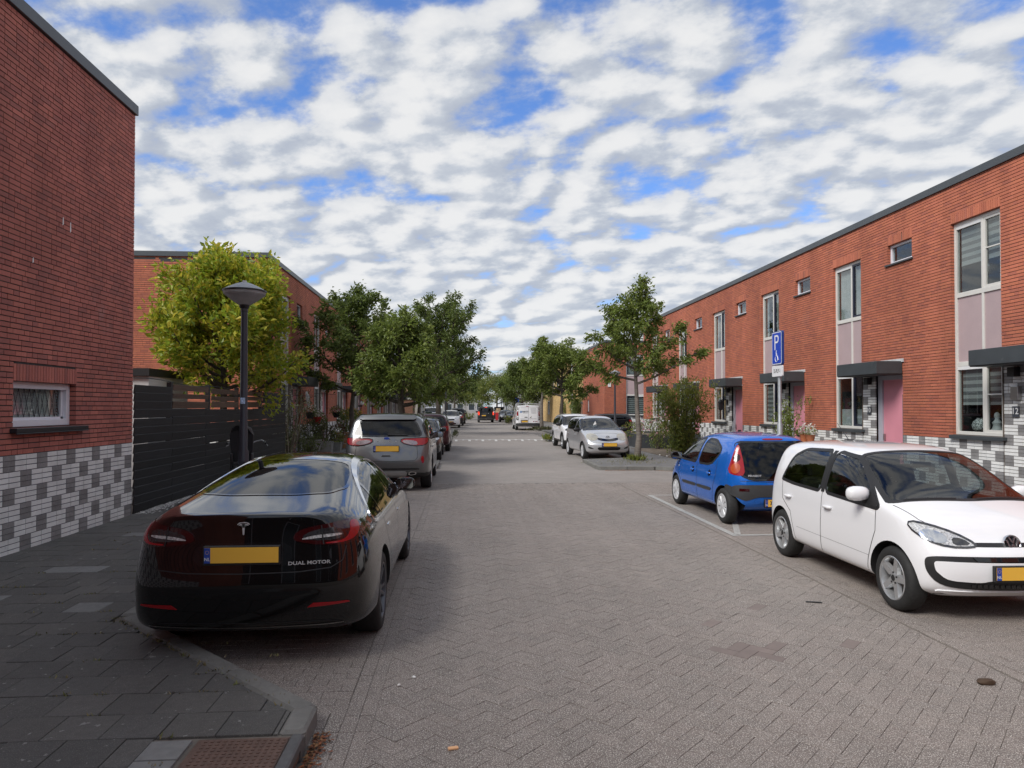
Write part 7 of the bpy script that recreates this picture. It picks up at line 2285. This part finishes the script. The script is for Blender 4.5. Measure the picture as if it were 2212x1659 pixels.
# right young tree
tree('cherry_tree', 'young street tree with ringed pale trunk and open pointed crown on the right', (5.75, 23.0, .1), 6.05, 2.45, 2.35, 19, .125, 12500, 3, m_leaf, m_birch, r0=.10, up=.55, base=.28, cone=True, shift=(-.16, 0), el=(8, 58), cluster=.075, sub=9, twig=.36)
# left row
tree('street_tree', 'broad low street tree rising right behind the silver crossover', (-1.80, 22.4, .1), 4.65, 1.75, 2.0, 20, .14, 13000, 8, m_leaf, r0=.16, up=.65, base=.32, el=(5, 58), lean=(-.25, 0), shift=(-.12, 0), sub=9, twig=.45, cluster=.085)
tree('street_tree', 'dark green plumed tree before the left terrace, left of the broad low tree', (-4.1, 26.6, .1), 6.1, 2.1, 2.7, 19, .15, 15000, 9, m_leaf_dk, r0=.11, up=.75, base=.42, cone=True, el=(8, 62), sub=9, twig=.40, cluster=.08)
tree('street_tree', 'tall dark green street tree left of the second lamp beyond the speed hump', (-1.55, 44.5, .1), 8.0, 2.6, 3.6, 20, .20, 15000, 12, m_leaf_dk, r0=.20, up=.6, base=.5, el=(12, 58), shift=(.22, 0), sub=9, twig=.4, cluster=.12)
tree('street_tree', 'dark street tree directly behind the second lamp on the left', (-1.75, 72, .1), 8.2, 2.8, 3.4, 18, .27, 11000, 13, m_leaf_dk, r0=.2, up=.4, el=(10, 60), sub=7, cluster=.22)
tree('street_tree', 'smaller bright green tree left of the far cycle path sign', (-1.2, 104, .1), 6.3, 2.2, 4.2, 14, .28, 6000, 14, m_leaf_b, r0=.18, up=.3, el=(5, 55), sub=7, cluster=.28)
tree('street_tree', 'green tree before the grey block closing the street, on the left', (-3., 128, .1), 7, 2.2, 4.0, 12, .34, 4000, 15, m_leaf, r0=.2, up=.3, el=(5, 55), sub=6, cluster=.35)
tree('street_tree', 'dark tree crown showing above the end of the left terrace', (-3.6, 58., .1), 6.6, 2.2, 3.0, 14, .2, 6000, 16, m_leaf_dk, r0=.17, up=.4, el=(8, 58), sub=7, cluster=.2)
# right row
tree('street_tree', 'dark trunked street tree behind the white crossover on the right', (6.45, 45.5, .1), 5.6, 2.3, 2.7, 18, .20, 11000, 21, m_leaf, r0=.17, up=.4, el=(5, 60), sub=8, twig=.45, cluster=.11)
tree('street_tree', 'slim trunked street tree standing before the white van', (6.15, 54.6, .1), 7.1, 2.6, 2.35, 16, .20, 8500, 22, m_leaf, m_birch, r0=.14, up=.55, cone=True, el=(15, 62), sub=8, twig=.42, cluster=.11)
tree('street_tree', 'dark green street tree beyond the white van on the right', (6.9, 82, .1), 6.6, 2.4, 3.2, 16, .28, 11000, 23, m_leaf_dk, r0=.19, up=.35, el=(5, 58), sub=7, cluster=.22)
tree('street_tree', 'round green tree over the car with raised tailgate', (7.6, 104, .1), 6.9, 2.4, 3.6, 14, .27, 6500, 24, m_leaf, r0=.19, up=.3, el=(5, 58), sub=7, cluster=.27)
tree('street_tree', 'bright green tree in the middle distance right of the driving van', (6.0, 124, .1), 7.0, 2.2, 4.4, 14, .32, 6000, 25, m_leaf_b, r0=.2, up=.3, el=(5, 58), sub=7, cluster=.32)
tree('street_tree', 'green tree before the grey block closing the street, on the right', (3.4, 150, .1), 7.5, 2.2, 4.8, 12, .38, 4500, 26, m_leaf, r0=.2, up=.3, el=(5, 55), sub=6, cluster=.38)
# garden tree behind the fence
tree('garden_tree', 'yellow green large leaved garden tree behind the black fence', (-6.1, 18.4, .1), 5.3, 1.95, 2.85, 32, .15, 20000, 31, m_leaf_y, r0=.12, up=.85, el=(4, 66), group=None, base=.26, shift=(.10, 0), sub=9, twig=.48, cluster=.11, droop=.0, wide=.5, singles=300)
# shrubs
def shrub(name, label, loc, rx, ry, h, n, leaf, m, stems, seed, cat='shrub', n_up=0):
    t = thing(name, label, cat, loc, 0)
    g = np.random.default_rng(seed)
    b = MB(); cl, dr = [], []
    for k in range(stems):
        a = g.uniform(0, 6.28); r_ = g.random() ** .5
        d = np.array([math.cos(a) * r_ * rx * .9, math.sin(a) * r_ * ry * .9, h * g.uniform(.72, 1.0)])
        pts = branch_path((d[0] * .12, d[1] * .12, 0), d, np.linalg.norm(d), 8, g, .15, .14)
        b.tube(pts, [.018 * (1 - .8 * i / 8) for i in range(9)], 5)
        for i in range(1, 9):
            cl.append(pts[i]); dr.append(pts[i] - pts[i - 1])
            for _ in range(3):
                q = pts[i] + g.normal(size=3) * np.array([rx * .22, ry * .22, h * .05]); cl.append(q); dr.append(d)
    b.build('stem', m_bark, t)
    cl = np.array(cl); dr = np.array([x / (np.linalg.norm(x) + 1e-9) for x in dr])
    i = g.integers(0, len(cl), n)
    leaf_mesh('foliage', t, cl[i] + g.normal(size=(n, 3)) * .07 + np.array(loc), dr[i], leaf, m, g, .1, 'stuff')
    return t
shrub('tall_bush', 'tall green bush before the right terrace between the young tree and the blue hatchback', (8.25, 26.0, .1), .95, .95, 2.75, 9000, .10, m_leaf_b, 26, 41)
t = shrub('rose_bush', 'rose bush with pink flowers before the raised bed', (8.1, 28.9, .1), .75, .6, 1.7, 1300, .07, m_leaf, 10, 42); leafball('blossom', t, 8.0, 28.9, 1.1, .7, .5, .5, 120, .09, m_pink, 43)
t = shrub('potted_shrub', 'slim leafy shrub beside the pink door left of the white hatchback roof', (9.75, 20.6, .1), .36, .36, 1.95, 1300, .10, m_leaf, 6, 44)
MB().lathe([(0, 0), (.18, 0), (.24, .34), (.25, .36), (0, .34)], 16).build('pot', m_terra, t, smooth=40)
shrub('sparse_shrub', 'straggly olive shrub at the right end of the black fence', (-5.55, 23.0, .1), .75, .8, 2.6, 1700, .075, m_leaf_o, 30, 45)
shrub('low_shrub', 'low dark conifer like shrub below the straggly shrub', (-5.2, 24.3, .1), .55, .5, .8, 900, .07, m_leaf_dk, 14, 46)
shrub('wall_ivy', 'ivy covering the garden wall beside the red gable on the right', (10.75, 66.5, .1), .35, 2.2, 2.4, 2600, .16, m_leaf_dk, 30, 47, 'ivy')
shrub('wall_ivy', 'light green climber on the yellow house corner', (10.4, 70.6, .1), .3, .9, 2.3, 900, .15, m_leaf_b, 14, 48, 'climber')
shrub('kerb_shrub', 'small round shrub beside the black hatchback beyond the van', (5.0, 78.5, .1), .5, .5, .75, 500, .13, m_leaf_b, 10, 49)
shrub('verge_shrub', 'yellow green shrub on the far left verge by the people carrier', (.9, 100, .1), .8, .8, .9, 500, .16, m_leaf_b, 10, 50)
shrub('verge_shrub', 'ornamental grass and shrub at the far right below the lamps', (7.6, 96, .1), 1.0, 1.6, 1.6, 700, .2, m_leaf_o, 12, 51)
# weeds and grass around the tree bases
def weeds(label, x, y, n, rx, ry, h, m, seed):
    g = np.random.default_rng(seed)
    c = np.stack([x + g.normal(size=n) * rx, y + g.normal(size=n) * ry, np.full(n, .10)], 1)
    o = leaf_mesh('weeds', None, c, np.tile(np.array([0, 0, 1.]), (n, 1)), h, m, g, -.2, 'stuff', .16)
    tag(o, label, 'weeds')
weeds('leafy weeds around the young tree trunk on the right', 5.7, 22.9, 150, .16, .14, .20, m_leaf_b, 61)
weeds('dry grass on the island around the young tree', 5.4, 22.0, 300, .65, .5, .05, mat('straw', pal=[(.30, .26, .14), (.24, .22, .10), (.20, .21, .08)], rough=.8, var=.2, trans=.3), 62)
weeds('weeds at the foot of the slim tree before the van', 6.15, 54.5, 260, .45, .4, .28, m_leaf_o, 63)
weeds('weeds along the kerb by the white crossover', 4.5, 37.6, 90, .12, .2, .3, m_leaf_b, 64)
weeds('grass tufts in the left gutter past the speed hump', -.5, 47, 300, .08, 3., .12, m_leaf_o, 65)
